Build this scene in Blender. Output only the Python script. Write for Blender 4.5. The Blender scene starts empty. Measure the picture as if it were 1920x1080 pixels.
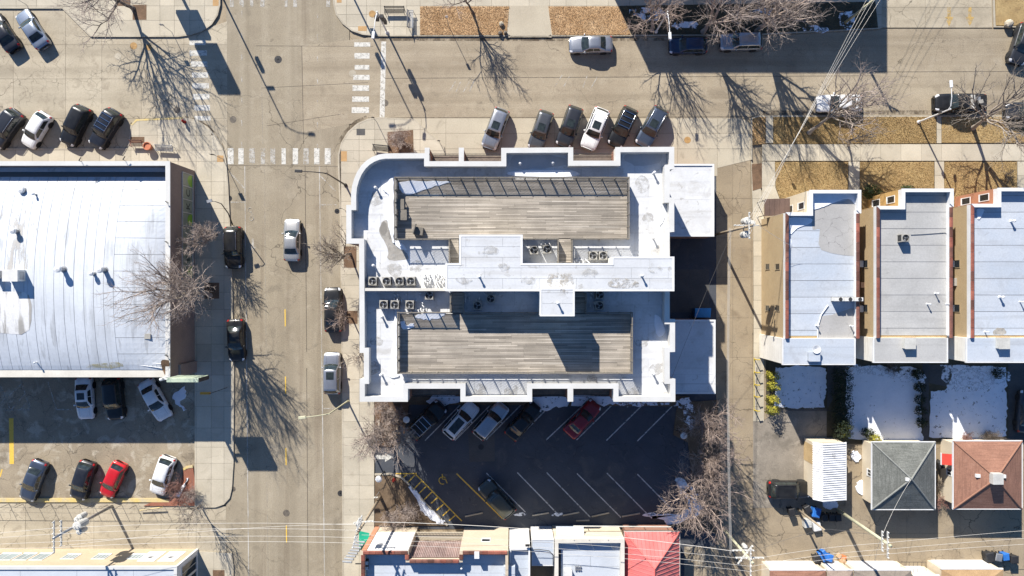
import bpy, bmesh, math, random
import numpy as np
from mathutils import Vector, Matrix

# ------------------------------------------------------------------ camera, sky, sun, exposure
H = 77.0                      # height of the drone above the street (m)
F = 1278.0                    # focal length in photograph pixels (1920 wide)
SUN_ELEV = math.radians(31.5)
SUN_AZ = math.radians(-26.1)  # clockwise from +Y (north)
SC = bpy.context.scene
COL = SC.collection
cam = bpy.data.cameras.new('camera')
cam.sensor_width = 36.0
cam.lens = 36.0 * F / 1920.0
cam.clip_start = 0.5
cam.clip_end = 6000.0
cam_o = bpy.data.objects.new('camera', cam)
cam_o.location = (0, 0, H)
COL.objects.link(cam_o)
SC.camera = cam_o

world = bpy.data.worlds.new('World')
SC.world = world
world.use_nodes = True
_n = world.node_tree.nodes
_bg = _n['Background']
_sky = _n.new('ShaderNodeTexSky')
_sky.sky_type = 'NISHITA'
_sky.sun_disc = False
_sky.sun_elevation = SUN_ELEV
_sky.sun_rotation = SUN_AZ
_sky.air_density = 1.0
_sky.dust_density = 0.0
_sky.ozone_density = 8.0
world.node_tree.links.new(_sky.outputs[0], _bg.inputs[0])
_bg.inputs[1].default_value = 0.078

SUN_TO = Vector((math.sin(SUN_AZ) * math.cos(SUN_ELEV), math.cos(SUN_AZ) * math.cos(SUN_ELEV), math.sin(SUN_ELEV)))
sun = bpy.data.lights.new('sun', 'SUN')
sun.energy = 5.0
sun.angle = math.radians(0.53)
sun.color = (1.0, 0.945, 0.86)
sun_o = bpy.data.objects.new('sun', sun)
sun_o.rotation_euler = (-SUN_TO).to_track_quat('-Z', 'Y').to_euler()
sun_o.location = (-60, 120, 90)
COL.objects.link(sun_o)

vs = SC.view_settings
vs.view_transform = 'Standard'
vs.look = 'None'
vs.exposure = 0.80
vs.gamma = 1.0
vs.use_curve_mapping = False
SC.cycles.use_denoising = True
SC.cycles.max_bounces = 6
SC.cycles.diffuse_bounces = 2
SC.cycles.transparent_max_bounces = 8

rnd = random.Random(7)

# ------------------------------------------------------------------ helpers
def P(x, y, z=0.0):
    """the place in the world that a photograph pixel shows when it lies at height z"""
    k = (H - z) / F
    return Vector(((x - 960) * k, (540 - y) * k, z))

def R(x0, y0, x1, y1, z=0.0):
    a = P(x0, y1, z); b = P(x1, y0, z)
    return a.x, b.x, a.y, b.y

def PP(pts, z=0.0):
    return [(P(x, y, z).x, P(x, y, z).y) for x, y in pts]

def area2(poly):
    return sum(poly[i][0] * poly[(i + 1) % len(poly)][1] - poly[(i + 1) % len(poly)][0] * poly[i][1] for i in range(len(poly)))

def ccw(poly):
    return poly if area2(poly) > 0 else poly[::-1]

def inset(poly, d):
    poly = ccw(poly); n = len(poly); out = []
    for i in range(n):
        p0 = Vector(poly[i - 1]); p1 = Vector(poly[i]); p2 = Vector(poly[(i + 1) % n])
        e1 = (p1 - p0); e2 = (p2 - p1)
        if e1.length < 1e-6 or e2.length < 1e-6:
            out.append(tuple(p1)); continue
        e1.normalize(); e2.normalize()
        n1 = Vector((-e1.y, e1.x)); n2 = Vector((-e2.y, e2.x))
        m = n1 + n2
        if m.length < 1e-4:
            out.append(tuple(p1 + n1 * d)); continue
        m.normalize()
        out.append(tuple(p1 + m * (d / max(0.35, m.dot(n1)))))
    return out

def clip_rect(poly, x0, x1, y0, y1):
    def cut(pts, f, g):
        res = []
        for i in range(len(pts)):
            a, b = pts[i - 1], pts[i]
            fa, fb = f(a), f(b)
            if fb >= 0:
                if fa < 0: res.append(g(a, b, fa, fb))
                res.append(b)
            elif fa >= 0:
                res.append(g(a, b, fa, fb))
        return res
    def g(a, b, fa, fb):
        t = fa / (fa - fb)
        return (a[0] + (b[0] - a[0]) * t, a[1] + (b[1] - a[1]) * t)
    for f in (lambda p: p[0] - x0, lambda p: x1 - p[0], lambda p: p[1] - y0, lambda p: y1 - p[1]):
        poly = cut(poly, f, g)
        if len(poly) < 3: return []
    return poly

class MB:
    def __init__(s):
        s.v = []; s.f = []; s.mi = []
    def add(s, verts, faces, mi=0):
        o = len(s.v)
        s.v.extend([tuple(v) for v in verts])
        s.f.extend([tuple(i + o for i in f) for f in faces])
        s.mi.extend([mi] * len(faces))
        return s
    def box(s, x0, x1, y0, y1, z0, z1, mi=0):
        return s.add([(x0, y0, z0), (x1, y0, z0), (x1, y1, z0), (x0, y1, z0), (x0, y0, z1), (x1, y0, z1), (x1, y1, z1), (x0, y1, z1)],
                     [(3, 2, 1, 0), (4, 5, 6, 7), (0, 1, 5, 4), (1, 2, 6, 5), (2, 3, 7, 6), (3, 0, 4, 7)], mi)
    def cbox(s, c, sz, rot=0.0, mi=0):
        """box centred in x/y, standing on c.z, turned by rot"""
        hx, hy = sz[0] / 2, sz[1] / 2
        ca, sa = math.cos(rot), math.sin(rot)
        q = [(-hx, -hy), (hx, -hy), (hx, hy), (-hx, hy)]
        q = [(c[0] + x * ca - y * sa, c[1] + x * sa + y * ca) for x, y in q]
        return s.add([(x, y, c[2]) for x, y in q] + [(x, y, c[2] + sz[2]) for x, y in q],
                     [(3, 2, 1, 0), (4, 5, 6, 7), (0, 1, 5, 4), (1, 2, 6, 5), (2, 3, 7, 6), (3, 0, 4, 7)], mi)
    def prism(s, poly, z0, z1, bottom=False, ch=0.0, mi=0):
        poly = ccw(poly); n = len(poly)
        v = [(x, y, z0) for x, y in poly]
        f = []
        if ch > 0:
            pi = inset(poly, ch)
            v += [(x, y, z1 - ch) for x, y in poly] + [(x, y, z1) for x, y in pi]
            for k in (0, 1):
                f += [(k * n + i, k * n + (i + 1) % n, (k + 1) * n + (i + 1) % n, (k + 1) * n + i) for i in range(n)]
            f.append(tuple(range(2 * n, 3 * n)))
        else:
            v += [(x, y, z1) for x, y in poly]
            f += [(i, (i + 1) % n, n + (i + 1) % n, n + i) for i in range(n)]
            f.append(tuple(range(n, 2 * n)))
        if bottom: f.append(tuple(range(n - 1, -1, -1)))
        return s.add(v, f, mi)
    def ring(s, outer, inner, z0, z1, zi=None):
        """a wall between two outlines with the same number of corners"""
        n = len(outer); zi = z0 if zi is None else zi
        v = [(x, y, z0) for x, y in outer] + [(x, y, z1) for x, y in outer] + [(x, y, z1) for x, y in inner] + [(x, y, zi) for x, y in inner]
        f = []
        for k in range(3):
            f += [(k * n + i, k * n + (i + 1) % n, (k + 1) * n + (i + 1) % n, (k + 1) * n + i) for i in range(n)]
        return s.add(v, f)
    def sheet(s, poly, z):
        poly = ccw(poly)
        return s.add([(x, y, z) for x, y in poly], [tuple(range(len(poly)))])
    def tube(s, pts, rad, n=6, cap=True, mi=0):
        pts = [Vector(p) for p in pts]
        if not hasattr(rad, '__len__'): rad = [rad] * len(pts)
        v = []; f = []
        prev = None
        for i, p in enumerate(pts):
            d = (pts[min(i + 1, len(pts) - 1)] - pts[max(i - 1, 0)])
            d = d.normalized() if d.length > 1e-9 else Vector((0, 0, 1))
            if prev is None:
                a = d.cross(Vector((0, 0, 1)) if abs(d.z) < 0.9 else Vector((1, 0, 0))).normalized()
            else:
                a = (prev - d * prev.dot(d))
                a = a.normalized() if a.length > 1e-6 else d.orthogonal().normalized()
            prev = a; b = d.cross(a)
            for k in range(n):
                t = 2 * math.pi * k / n
                v.append(tuple(p + (a * math.cos(t) + b * math.sin(t)) * rad[i]))
        for i in range(len(pts) - 1):
            for k in range(n):
                f.append((i * n + k, i * n + (k + 1) % n, (i + 1) * n + (k + 1) % n, (i + 1) * n + k))
        if cap:
            f.append(tuple(range(n - 1, -1, -1))); m = (len(pts) - 1) * n
            f.append(tuple(range(m, m + n)))
        return s.add(v, f, mi)
    def lathe(s, c, prof, n=16, axis='z', mi=0):
        """profile of (radius, height)"""
        v = []; f = []; m = len(prof)
        for r, h in prof:
            for k in range(n):
                t = 2 * math.pi * k / n
                a, b = r * math.cos(t), r * math.sin(t)
                v.append((c[0] + a, c[1] + b, c[2] + h) if axis == 'z' else ((c[0] + a, c[1] + h, c[2] - b) if axis == 'y' else (c[0] + h, c[1] + a, c[2] + b)))
        for i in range(m - 1):
            for k in range(n):
                f.append((i * n + k, i * n + (k + 1) % n, (i + 1) * n + (k + 1) % n, (i + 1) * n + k))
        if prof[0][0] > 1e-4: f.append(tuple(range(n - 1, -1, -1)))
        if prof[-1][0] > 1e-4: f.append(tuple(range((m - 1) * n, m * n)))
        return s.add(v, f, mi)
    def ball(s, c, r, n=8, m=5, sz=1.0):
        return s.lathe(c, [(max(1e-3, r * math.sin(math.pi * i / m)), -r * sz * math.cos(math.pi * i / m)) for i in range(m + 1)], n)

def mesh_of(name, mb, smooth=False, shift=(0, 0, 0)):
    me = bpy.data.meshes.new(name)
    v = mb.v if shift == (0, 0, 0) else [(x - shift[0], y - shift[1], z - shift[2]) for x, y, z in mb.v]
    me.from_pydata(v, [], mb.f)
    if any(mb.mi): me.polygons.foreach_set('material_index', mb.mi)
    if smooth: me.polygons.foreach_set('use_smooth', [True] * len(mb.f))
    me.update()
    return me

def tag(o, label=None, cat=None, group=None, kind=None):
    if label: o['label'] = label
    if cat: o['category'] = cat
    if group: o['group'] = group
    if kind: o['kind'] = kind
    return o

def thing(name, label, cat, loc, group=None, rot=0.0):
    o = bpy.data.objects.new(name, None)
    o.empty_display_size = 0.3
    o.location = loc; o.rotation_euler = (0, 0, rot)
    COL.objects.link(o)
    return tag(o, label, cat, group)

def origin_of(o):
    """world place of an object that has unrotated parents"""
    p = Vector((0, 0, 0))
    while o is not None:
        p += o.location; o = o.parent
    return p

def part(name, mb, m, parent=None, smooth=False, label=None, kind=None, bevel=0.0):
    """one mesh object from world coordinates, its origin at its own base"""
    a = np.array(mb.v, dtype=float)
    lo, hi = a.min(0), a.max(0)
    c = (float((lo[0] + hi[0]) / 2), float((lo[1] + hi[1]) / 2), float(lo[2]))
    me = mesh_of(name, mb, smooth, c)
    for q in (m if isinstance(m, (list, tuple)) else [m]): me.materials.append(q)
    o = bpy.data.objects.new(name, me)
    if parent is not None:
        o.parent = parent
        o.location = Vector(c) - origin_of(parent)
    else:
        o.location = c
    COL.objects.link(o)
    if label: o['label'] = label
    if kind: o['kind'] = kind
    if bevel > 0:
        b = o.modifiers.new('bevel', 'BEVEL'); b.width = bevel; b.segments = 2; b.limit_method = 'ANGLE'
    return o

def solo(name, mb, m, label, cat, group=None, smooth=False, kind=None, bevel=0.0):
    return tag(part(name, mb, m, None, smooth, bevel=bevel), label, cat, group, kind)

def struct(name, mb, m):
    return tag(part(name, mb, m), kind='structure')

def text_mesh(s, size, depth=0.01):
    cu = bpy.data.curves.new('lettering', 'FONT')
    cu.body = s; cu.size = size; cu.extrude = depth; cu.align_x = 'CENTER'; cu.align_y = 'CENTER'; cu.resolution_u = 3
    o = bpy.data.objects.new('lettering', cu)
    COL.objects.link(o)
    dg = bpy.context.evaluated_depsgraph_get()
    me = bpy.data.meshes.new_from_object(o.evaluated_get(dg))
    mb = MB(); mb.add([tuple(v.co) for v in me.vertices], [tuple(p.vertices) for p in me.polygons])
    bpy.data.objects.remove(o); bpy.data.curves.remove(cu); bpy.data.meshes.remove(me)
    return mb

def transform(mb, mat4):
    mb.v = [tuple(mat4 @ Vector(v)) for v in mb.v]
    return mb

# ------------------------------------------------------------------ materials
MATS = {}
def lin(c):
    """a colour given as 0-255 sRGB"""
    return tuple((v / 255 / 12.92) if v <= 10 else ((v / 255 + 0.055) / 1.055) ** 2.4 for v in c)

def M(name, c1, c2=None, ls=0.25, fs=6.0, famt=0.12, rough=0.85, bump=0.15, bs=None, rnd_amt=0.0, island=0.0, crack=None, streak=None,
      blotch=None, obj=False, metal=0.0, coat=0.0, spec=0.4, alpha=None, trans=0.0, ior=1.45, emit=None, lo=0.36, hi=0.64, brick=None):
    if name in MATS: return MATS[name]
    m = bpy.data.materials.new(name); m.use_nodes = True
    nt = m.node_tree; N = nt.nodes; L = nt.links
    b = N['Principled BSDF']
    b.inputs['Roughness'].default_value = rough
    b.inputs['Metallic'].default_value = metal
    b.inputs['Specular IOR Level'].default_value = spec
    b.inputs['IOR'].default_value = ior
    b.inputs['Coat Weight'].default_value = coat
    b.inputs['Coat Roughness'].default_value = 0.05
    b.inputs['Transmission Weight'].default_value = trans
    if emit:
        b.inputs['Emission Color'].default_value = (*emit[0], 1); b.inputs['Emission Strength'].default_value = emit[1]
    if obj:
        co = N.new('ShaderNodeTexCoord').outputs['Object']
    else:
        co = N.new('ShaderNodeNewGeometry').outputs['Position']
    def noise(scale, detail=4.0, vec=None, stretch=None, dist=0.0, rough_=0.55):
        v = vec or co
        if stretch:
            mp = N.new('ShaderNodeMapping'); mp.inputs['Scale'].default_value = stretch
            L.new(v, mp.inputs['Vector']); v = mp.outputs[0]
        t = N.new('ShaderNodeTexNoise'); t.inputs['Scale'].default_value = scale
        t.inputs['Detail'].default_value = detail; t.inputs['Distortion'].default_value = dist; t.inputs['Roughness'].default_value = rough_
        L.new(v, t.inputs['Vector'])
        return t.outputs[0]
    def mrange(v, a, c, d, e):
        t = N.new('ShaderNodeMapRange'); t.inputs[1].default_value = a; t.inputs[2].default_value = c
        t.inputs[3].default_value = d; t.inputs[4].default_value = e
        L.new(v, t.inputs[0]); return t.outputs[0]
    def math_(op, a, c):
        t = N.new('ShaderNodeMath'); t.operation = op
        for i, q in enumerate((a, c)):
            if isinstance(q, (int, float)): t.inputs[i].default_value = q
            else: L.new(q, t.inputs[i])
        return t.outputs[0]
    def mix(fac, a, c):
        t = N.new('ShaderNodeMix'); t.data_type = 'RGBA'
        if isinstance(fac, (int, float)): t.inputs[0].default_value = fac
        else: L.new(fac, t.inputs[0])
        for i, q in ((6, a), (7, c)):
            if isinstance(q, tuple): t.inputs[i].default_value = (*q[:3], 1)
            else: L.new(q, t.inputs[i])
        return t.outputs[2]
    col = c1
    if c2 is not None:
        col = mix(mrange(noise(ls, 6.0), lo, hi, 0, 1), c1, c2)
    for bl in (blotch or []):        # (scale, low, high, colour, strength)
        col = mix(mrange(noise(bl[0], 5.0, dist=0.6), bl[1], bl[2], 0, bl[4]), col, bl[3])
    for st in (streak or []):        # (stretch, scale, low, high, colour, strength)
        col = mix(mrange(noise(st[1], 4.0, stretch=st[0]), st[2], st[3], 0, st[5]), col, st[4])
    if brick:                        # (width, height, mortar colour)
        t = N.new('ShaderNodeTexBrick'); t.inputs['Scale'].default_value = 1.0
        t.inputs['Brick Width'].default_value = brick[0]; t.inputs['Row Height'].default_value = brick[1]; t.inputs['Mortar Size'].default_value = 0.012
        t.inputs['Color1'].default_value = (1, 1, 1, 1); t.inputs['Color2'].default_value = (0.72, 0.72, 0.72, 1); t.inputs['Mortar'].default_value = (0, 0, 0, 1)
        sx = N.new('ShaderNodeSeparateXYZ'); L.new(co, sx.inputs[0])
        cx = N.new('ShaderNodeCombineXYZ'); L.new(math_('ADD', sx.outputs[0], sx.outputs[1]), cx.inputs[0]); L.new(sx.outputs[2], cx.inputs[1])
        L.new(cx.outputs[0], t.inputs['Vector'])
        mm = N.new('ShaderNodeMix'); mm.data_type = 'RGBA'; mm.blend_type = 'MULTIPLY'; mm.inputs[0].default_value = 0.55
        if isinstance(col, tuple): mm.inputs[6].default_value = (*col, 1)
        else: L.new(col, mm.inputs[6])
        L.new(t.outputs[0], mm.inputs[7])
        col = mix(t.outputs[1], mm.outputs[2], brick[2])
    if crack:                        # list of (scale, width, amount, mask_low, mask_high)
        for (cs, cw, ca, ml, mh) in crack:
            wv = N.new('ShaderNodeTexNoise'); wv.inputs['Scale'].default_value = cs * 1.7; wv.inputs['Detail'].default_value = 5.0
            L.new(co, wv.inputs['Vector'])
            sub = N.new('ShaderNodeVectorMath'); sub.operation = 'SCALE'; sub.inputs['Scale'].default_value = 0.9 / cs
            L.new(wv.outputs[1], sub.inputs[0])
            ad = N.new('ShaderNodeVectorMath'); ad.operation = 'ADD'
            L.new(co, ad.inputs[0]); L.new(sub.outputs[0], ad.inputs[1])
            vo = N.new('ShaderNodeTexVoronoi'); vo.feature = 'DISTANCE_TO_EDGE'; vo.voronoi_dimensions = '2D'; vo.inputs['Scale'].default_value = cs
            L.new(ad.outputs[0], vo.inputs['Vector'])
            fac = math_('MULTIPLY', mrange(vo.outputs[0], 0.0, cw * cs, ca, 0.0), mrange(noise(cs * 0.35, 3.0), ml, mh, 0, 1))
            col = mix(fac, col, tuple(0.22 * v for v in c1))
    val = None
    if famt > 0:
        val = mrange(noise(fs, 5.0, rough_=0.7), 0.3, 0.7, 1 - famt, 1 + famt)
    if rnd_amt > 0:
        r = mrange(N.new('ShaderNodeObjectInfo').outputs['Random'], 0, 1, 1 - rnd_amt, 1 + rnd_amt)
        val = math_('MULTIPLY', val, r) if val is not None else r
    if island > 0:
        r = mrange(N.new('ShaderNodeNewGeometry').outputs['Random Per Island'], 0, 1, 1 - island, 1 + island)
        val = math_('MULTIPLY', val, r) if val is not None else r
    if val is not None:
        hs = N.new('ShaderNodeHueSaturation')
        L.new(val, hs.inputs['Value'])
        if isinstance(col, tuple): hs.inputs['Color'].default_value = (*col, 1)
        else: L.new(col, hs.inputs['Color'])
        col = hs.outputs[0]
    if isinstance(col, tuple): b.inputs['Base Color'].default_value = (*col, 1)
    else: L.new(col, b.inputs['Base Color'])
    if bump > 0:
        bp = N.new('ShaderNodeBump'); bp.inputs['Strength'].default_value = bump; bp.inputs['Distance'].default_value = 0.03
        L.new(noise(bs or fs * 2.0, 4.0), bp.inputs['Height']); L.new(bp.outputs[0], b.inputs['Normal'])
    if alpha:                        # worn away: (scale, low, high, least, most, stretch)
        a = mrange(noise(alpha[0], 7.0, rough_=0.72, stretch=alpha[5] if len(alpha) > 5 else None), alpha[1], alpha[2], alpha[3], alpha[4])
        tb = N.new('ShaderNodeBsdfTransparent'); mx = N.new('ShaderNodeMixShader')
        L.new(a, mx.inputs[0]); L.new(tb.outputs[0], mx.inputs[1]); L.new(b.outputs[0], mx.inputs[2])
        L.new(mx.outputs[0], N['Material Output'].inputs[0])
    MATS[name] = m
    return m

def paint(name, c, metal=0.0, rough=0.35, coat=0.45):
    return M(name, c, tuple(v * .86 + .012 for v in c), ls=1.6, famt=0.10, fs=9, rough=rough, bump=0.0, metal=metal, coat=coat, obj=True, spec=0.5)

asphalt_street = M('asphalt_street', (0.331, 0.28, 0.2), (0.267, 0.224, 0.16), ls=.12, fs=9, famt=.22, crack=[(.13, .06, .85, .45, .6), (.5, .035, .7, .54, .64)],
                   streak=[((1, .03, 1), .45, .46, .68, (0.202, 0.168, 0.117), .45), ((1, .02, 1), 1.1, .5, .7, (0.378, 0.327, 0.244), .4), ((1, .05, 1), .8, .58, .7, (0.172, 0.133, 0.0926), .5)],
                   blotch=[(.8, .54, .68, (.24, .198, .142), .5), (.7, .56, .68, (.40, .345, .26), .45), (.35, .6, .72, (0.181, 0.153, 0.113), .6), (.12, .52, .66, (0.387, 0.331, 0.244), .55), (1.4, .66, .72, (0.146, 0.12, 0.0884), .6)])
asphalt_cross = M('asphalt_cross', (0.375, 0.315, 0.226), (0.3, 0.247, 0.175), ls=.15, fs=9, famt=.22, crack=[(.15, .055, .85, .48, .62), (.55, .035, .7, .54, .64)],
                  streak=[((.03, 1, 1), .5, .46, .66, (0.225, 0.183, 0.127), .6), ((.03, 1, 1), 1.2, .52, .7, (0.42, 0.356, 0.264), .4)], blotch=[(.8, .54, .68, (.24, .198, .142), .5), (.7, .56, .68, (.40, .345, .26), .45), (.4, .6, .74, (0.45, 0.386, 0.287), .6), (.3, .6, .72, (0.21, 0.173, 0.125), .5), (1.4, .66, .72, (0.17, 0.139, 0.101), .6)])
concrete_road = M('concrete_road', (0.461, 0.402, 0.301), (0.38, 0.326, 0.238), ls=.2, fs=7, famt=.12, rnd_amt=.06, crack=[(.30, .06, .95, .40, .55), (.8, .04, .7, .5, .62)],
                  streak=[((.04, 1, 1), .5, .46, .66, (0.289, 0.246, 0.18), .6)], blotch=[(.9, .55, .68, (.25, .205, .15), .5), (2.2, .64, .72, (.19, .155, .11), .5), (.5, .6, .72, (0.278, 0.236, 0.174), .45)])
concrete_walk = M('concrete_walk', (0.514, 0.459, 0.358), (0.437, 0.389, 0.3), ls=.35, crack=[(.35, .03, .6, .56, .66)], fs=10, famt=.09, rnd_amt=.085, blotch=[(.6, .58, .74, (0.357, 0.308, 0.23), .5)])
concrete_kerb = M('concrete_kerb', (.46, .41, .32), (.36, .315, .24), ls=.7, fs=10, famt=.16, rnd_amt=.05)
concrete_apron = M('concrete_apron', (0.466, 0.413, 0.314), (0.407, 0.355, 0.268), ls=.25, fs=8, famt=.1, rnd_amt=.06, crack=[(.22, .045, .8, .5, .64)], blotch=[(.7, .62, .76, (0.233, 0.202, 0.151), .6)])
alley_paving = M('alley_paving', (0.34, 0.274, 0.186), (0.269, 0.214, 0.144), ls=.2, fs=8, famt=.16, rnd_amt=.06, crack=[(.26, .07, .9, .42, .56), (.8, .04, .7, .5, .6)], blotch=[(.9, .55, .68, (.25, .205, .15), .5), (2.2, .64, .72, (.19, .155, .11), .5), (.35, .58, .72, (0.194, 0.149, 0.0999), .7)])
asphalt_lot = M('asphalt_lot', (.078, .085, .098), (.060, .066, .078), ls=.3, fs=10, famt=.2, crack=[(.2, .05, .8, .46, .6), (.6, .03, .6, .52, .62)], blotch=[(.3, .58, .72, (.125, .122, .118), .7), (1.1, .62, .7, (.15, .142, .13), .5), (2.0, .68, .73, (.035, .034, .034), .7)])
asphalt_old = M('asphalt_old', (0.336, 0.278, 0.197), (0.252, 0.207, 0.148), ls=.3, fs=7, famt=.18, crack=[(.35, .05, .8, .4, .56), (1.0, .035, .7, .5, .6)], blotch=[(.6, .52, .62, (0.447, 0.395, 0.308), .75), (.45, .6, .7, (0.16, 0.129, 0.0917), .6)])
asphalt_lane = M('asphalt_lane', (.075, .074, .073), (.10, .096, .09), ls=.5, fs=8, famt=.18, rnd_amt=.08, crack=[(.4, .03, .7, .5, .62)])
joint_dark = M('joint_dark', (.12, .10, .075), (.17, .145, .11), ls=1.5, famt=.1, alpha=(.9, .35, .55, .25, 1.0))
joint_pale = M('joint_pale', (.4, .36, .29), None, famt=.1, alpha=(1.2, .4, .6, .0, .8))
soil = M('soil', (.12, .082, .05), (.17, .12, .075), ls=.8, fs=9, famt=.3, bump=.6)
mulch = M('mulch', (.19, .115, .068), (.125, .078, .047), ls=1.2, fs=12, famt=.4, bump=.8)
dry_grass = M('dry_grass', (0.39, 0.281, 0.131), (0.308, 0.212, 0.0949), ls=.5, fs=4, famt=.18, bump=.8, blotch=[(.3, .5, .68, (0.339, 0.222, 0.104), .7), (1.0, .58, .72, (0.226, 0.153, 0.0723), .6)])
dry_leaves = M('dry_leaves', (.52, .345, .185), (.38, .235, .115), ls=.9, fs=6, famt=.35, bump=.9, blotch=[(.5, .55, .75, (.60, .45, .28), .6)])
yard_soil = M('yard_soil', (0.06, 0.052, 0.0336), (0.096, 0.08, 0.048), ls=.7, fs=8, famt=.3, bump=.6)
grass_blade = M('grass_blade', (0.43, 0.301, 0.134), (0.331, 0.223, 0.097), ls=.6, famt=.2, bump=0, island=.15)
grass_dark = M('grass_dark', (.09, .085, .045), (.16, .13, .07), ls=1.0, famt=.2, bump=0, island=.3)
paint_white = M('paint_white', (.64, .62, .56), None, fs=7, famt=.1, alpha=(2.6, .34, .52, .12, .95))
paint_worn = M('paint_worn', (.56, .53, .47), None, fs=7, famt=.1, alpha=(1.9, .42, .58, .05, .8))
paint_lot = M('paint_lot', (.56, .56, .54), None, fs=7, famt=.15, alpha=(3.0, .32, .52, .15, .95))
paint_yellow = M('paint_yellow', (.72, .47, .08), None, fs=7, famt=.12, alpha=(2.4, .26, .42, .5, 1.0))
kerb_yellow = M('kerb_yellow', (.62, .47, .17), (.52, .44, .28), ls=1.0, fs=7, famt=.15)
snow = M('snow', (.84, .86, .9), (.76, .79, .84), ls=1.2, fs=8, famt=.04, rough=.6, bump=.35, bs=3)
snow_thin = M('snow_thin', (.84, .86, .9), (.74, .78, .84), ls=1.2, fs=8, famt=.04, rough=.6, bump=.2, bs=3, alpha=(2.2, .33, .42, 0, 1))
snow_sheet = M('snow_sheet', (.82, .84, .88), (.74, .77, .82), ls=.6, fs=6, famt=.05, rough=.6, bump=.3, bs=2, alpha=(2.6, .29, .37, 0, 1))
snow_patchy = M('snow_patchy', (.80, .83, .88), None, fs=8, famt=.06, rough=.6, bump=.3, alpha=(1.3, .46, .53, 0, 1))
white_roof = M('white_roof', (.60, .61, .62), (.53, .54, .55), ls=.35, fs=5, famt=.06, rough=.6, blotch=[(.45, .58, .7, (.43, .425, .41), .6), (1.3, .63, .7, (.36, .345, .32), .6)],
               streak=[((.05, 1, 1), .9, .53, .68, (.45, .44, .42), .6)])
white_roof_grid = M('white_roof_grid', (.65, .66, .67), (.585, .592, .60), ls=.5, fs=5, famt=.06, rough=.6, rnd_amt=.035, blotch=[(.7, .57, .68, (.48, .475, .46), .7), (.3, .55, .68, (.53, .53, .52), .6), (1.8, .63, .7, (.36, .345, .32), .6)], streak=[((.08, 1, 1), .9, .56, .68, (.46, .45, .435), .5)])
vault_roof = M('vault_roof', (0.609, 0.638, 0.675), (0.548, 0.576, 0.609), ls=.3, fs=4, famt=.05, rough=.6, rnd_amt=.025,
               streak=[((1, .06, 1), .5, .56, .7, (0.435, 0.453, 0.476), .5), ((1, .05, 1), 1.6, .58, .68, (0.331, 0.34, 0.348), .6), ((1, .04, 1), 4.0, .56, .64, (0.453, 0.472, 0.485), .5)])
vault_worn = M('vault_worn', (.72, .71, .69), None, fs=5, famt=.1, rough=.7, streak=[((1, .12, 1), 1.3, .46, .56, (.30, .28, .25), .85)])
roof_blue = M('roof_blue', (.43, .475, .535), (.48, .51, .55), ls=.3, fs=6, famt=.09, rough=.6, rnd_amt=.05, blotch=[(.6, .56, .7, (.38, .405, .44), .7), (1.5, .64, .72, (.31, .32, .34), .6)], streak=[((.06, 1, 1), 1.1, .56, .68, (.37, .39, .42), .6)])
roof_grey = M('roof_grey', (.44, .435, .42), (.38, .375, .36), ls=.3, fs=6, famt=.1, rough=.65, rnd_amt=.035, blotch=[(.5, .56, .72, (.31, .305, .295), .65), (1.5, .64, .72, (.26, .255, .245), .5)], streak=[((.06, 1, 1), 1.1, .56, .68, (.33, .325, .315), .6)])
roof_patch = M('roof_patch', (.40, .39, .375), (.345, .335, .32), ls=.5, fs=7, famt=.1, rough=.7, rnd_amt=.05, crack=[(.6, .03, .7, .4, .5)])
roof_pale = M('roof_pale', (0.52, 0.555, 0.6), (0.46, 0.49, 0.53), ls=.35, fs=6, famt=.06, rough=.65, blotch=[(.5, .6, .72, (0.38, 0.39, 0.4), .5)])
parapet_white = M('parapet_white', (0.62, 0.612, 0.585), (0.568, 0.556, 0.525), ls=.6, fs=6, famt=.04, rough=.7, bump=.05, blotch=[(1.2, .62, .75, (0.474, 0.456, 0.413), .4)])
coping_cream = M('coping_cream', (.66, .625, .55), (.58, .545, .475), ls=.6, fs=6, famt=.06, rough=.8)
tar_seam = M('tar_seam', (.25, .25, .25), None, famt=.2, fs=4, rough=.5, alpha=(1.6, .4, .56, .1, .85))
seam_pale = M('seam_pale', (.52, .52, .51), (.44, .44, .43), ls=1.0, famt=.1, rough=.6, rnd_amt=.1)
scuff = M('scuff', (.36, .335, .295), (.47, .44, .395), ls=2.0, fs=9, famt=.2, alpha=(2.6, .46, .60, 0, .85))
puddle = M('puddle', (.33, .31, .275), (.41, .385, .345), ls=1.5, fs=6, famt=.12, rough=.25, bump=0, alpha=(1.6, .30, .5, .15, .95))
brick_brown = M('brick_brown', (0.248, 0.168, 0.131), (0.192, 0.131, 0.106), ls=.6, fs=14, famt=.15, brick=(.22, .075, (0.32, 0.28, 0.248)))
brick_red = M('brick_red', (.33, .115, .065), (.26, .09, .052), ls=.8, fs=14, famt=.15, brick=(.22, .075, (.33, .27, .22)))
brick_tan = M('brick_tan', (.47, .335, .17), (.40, .275, .135), ls=.6, fs=14, famt=.14, brick=(.22, .075, (.48, .40, .28)), blotch=[(.8, .58, .72, (.33, .22, .115), .5)])
brick_ochre = M('brick_ochre', (.60, .37, .12), (.50, .29, .09), ls=.6, fs=14, famt=.15, brick=(.22, .075, (.45, .33, .17)))
brick_orange = M('brick_orange', (.50, .19, .10), (.42, .155, .08), ls=.6, fs=14, famt=.14, brick=(.22, .075, (.45, .30, .2)))
brick_cream = M('brick_cream', (.62, .52, .39), (.55, .455, .335), ls=.6, fs=14, famt=.08, brick=(.22, .075, (.55, .48, .38)))
brick_yellow = M('brick_yellow', (0.497, 0.399, 0.253), (0.421, 0.331, 0.201), ls=.6, fs=14, famt=.12, brick=(.22, .075, (0.518, 0.449, 0.35)))
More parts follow.
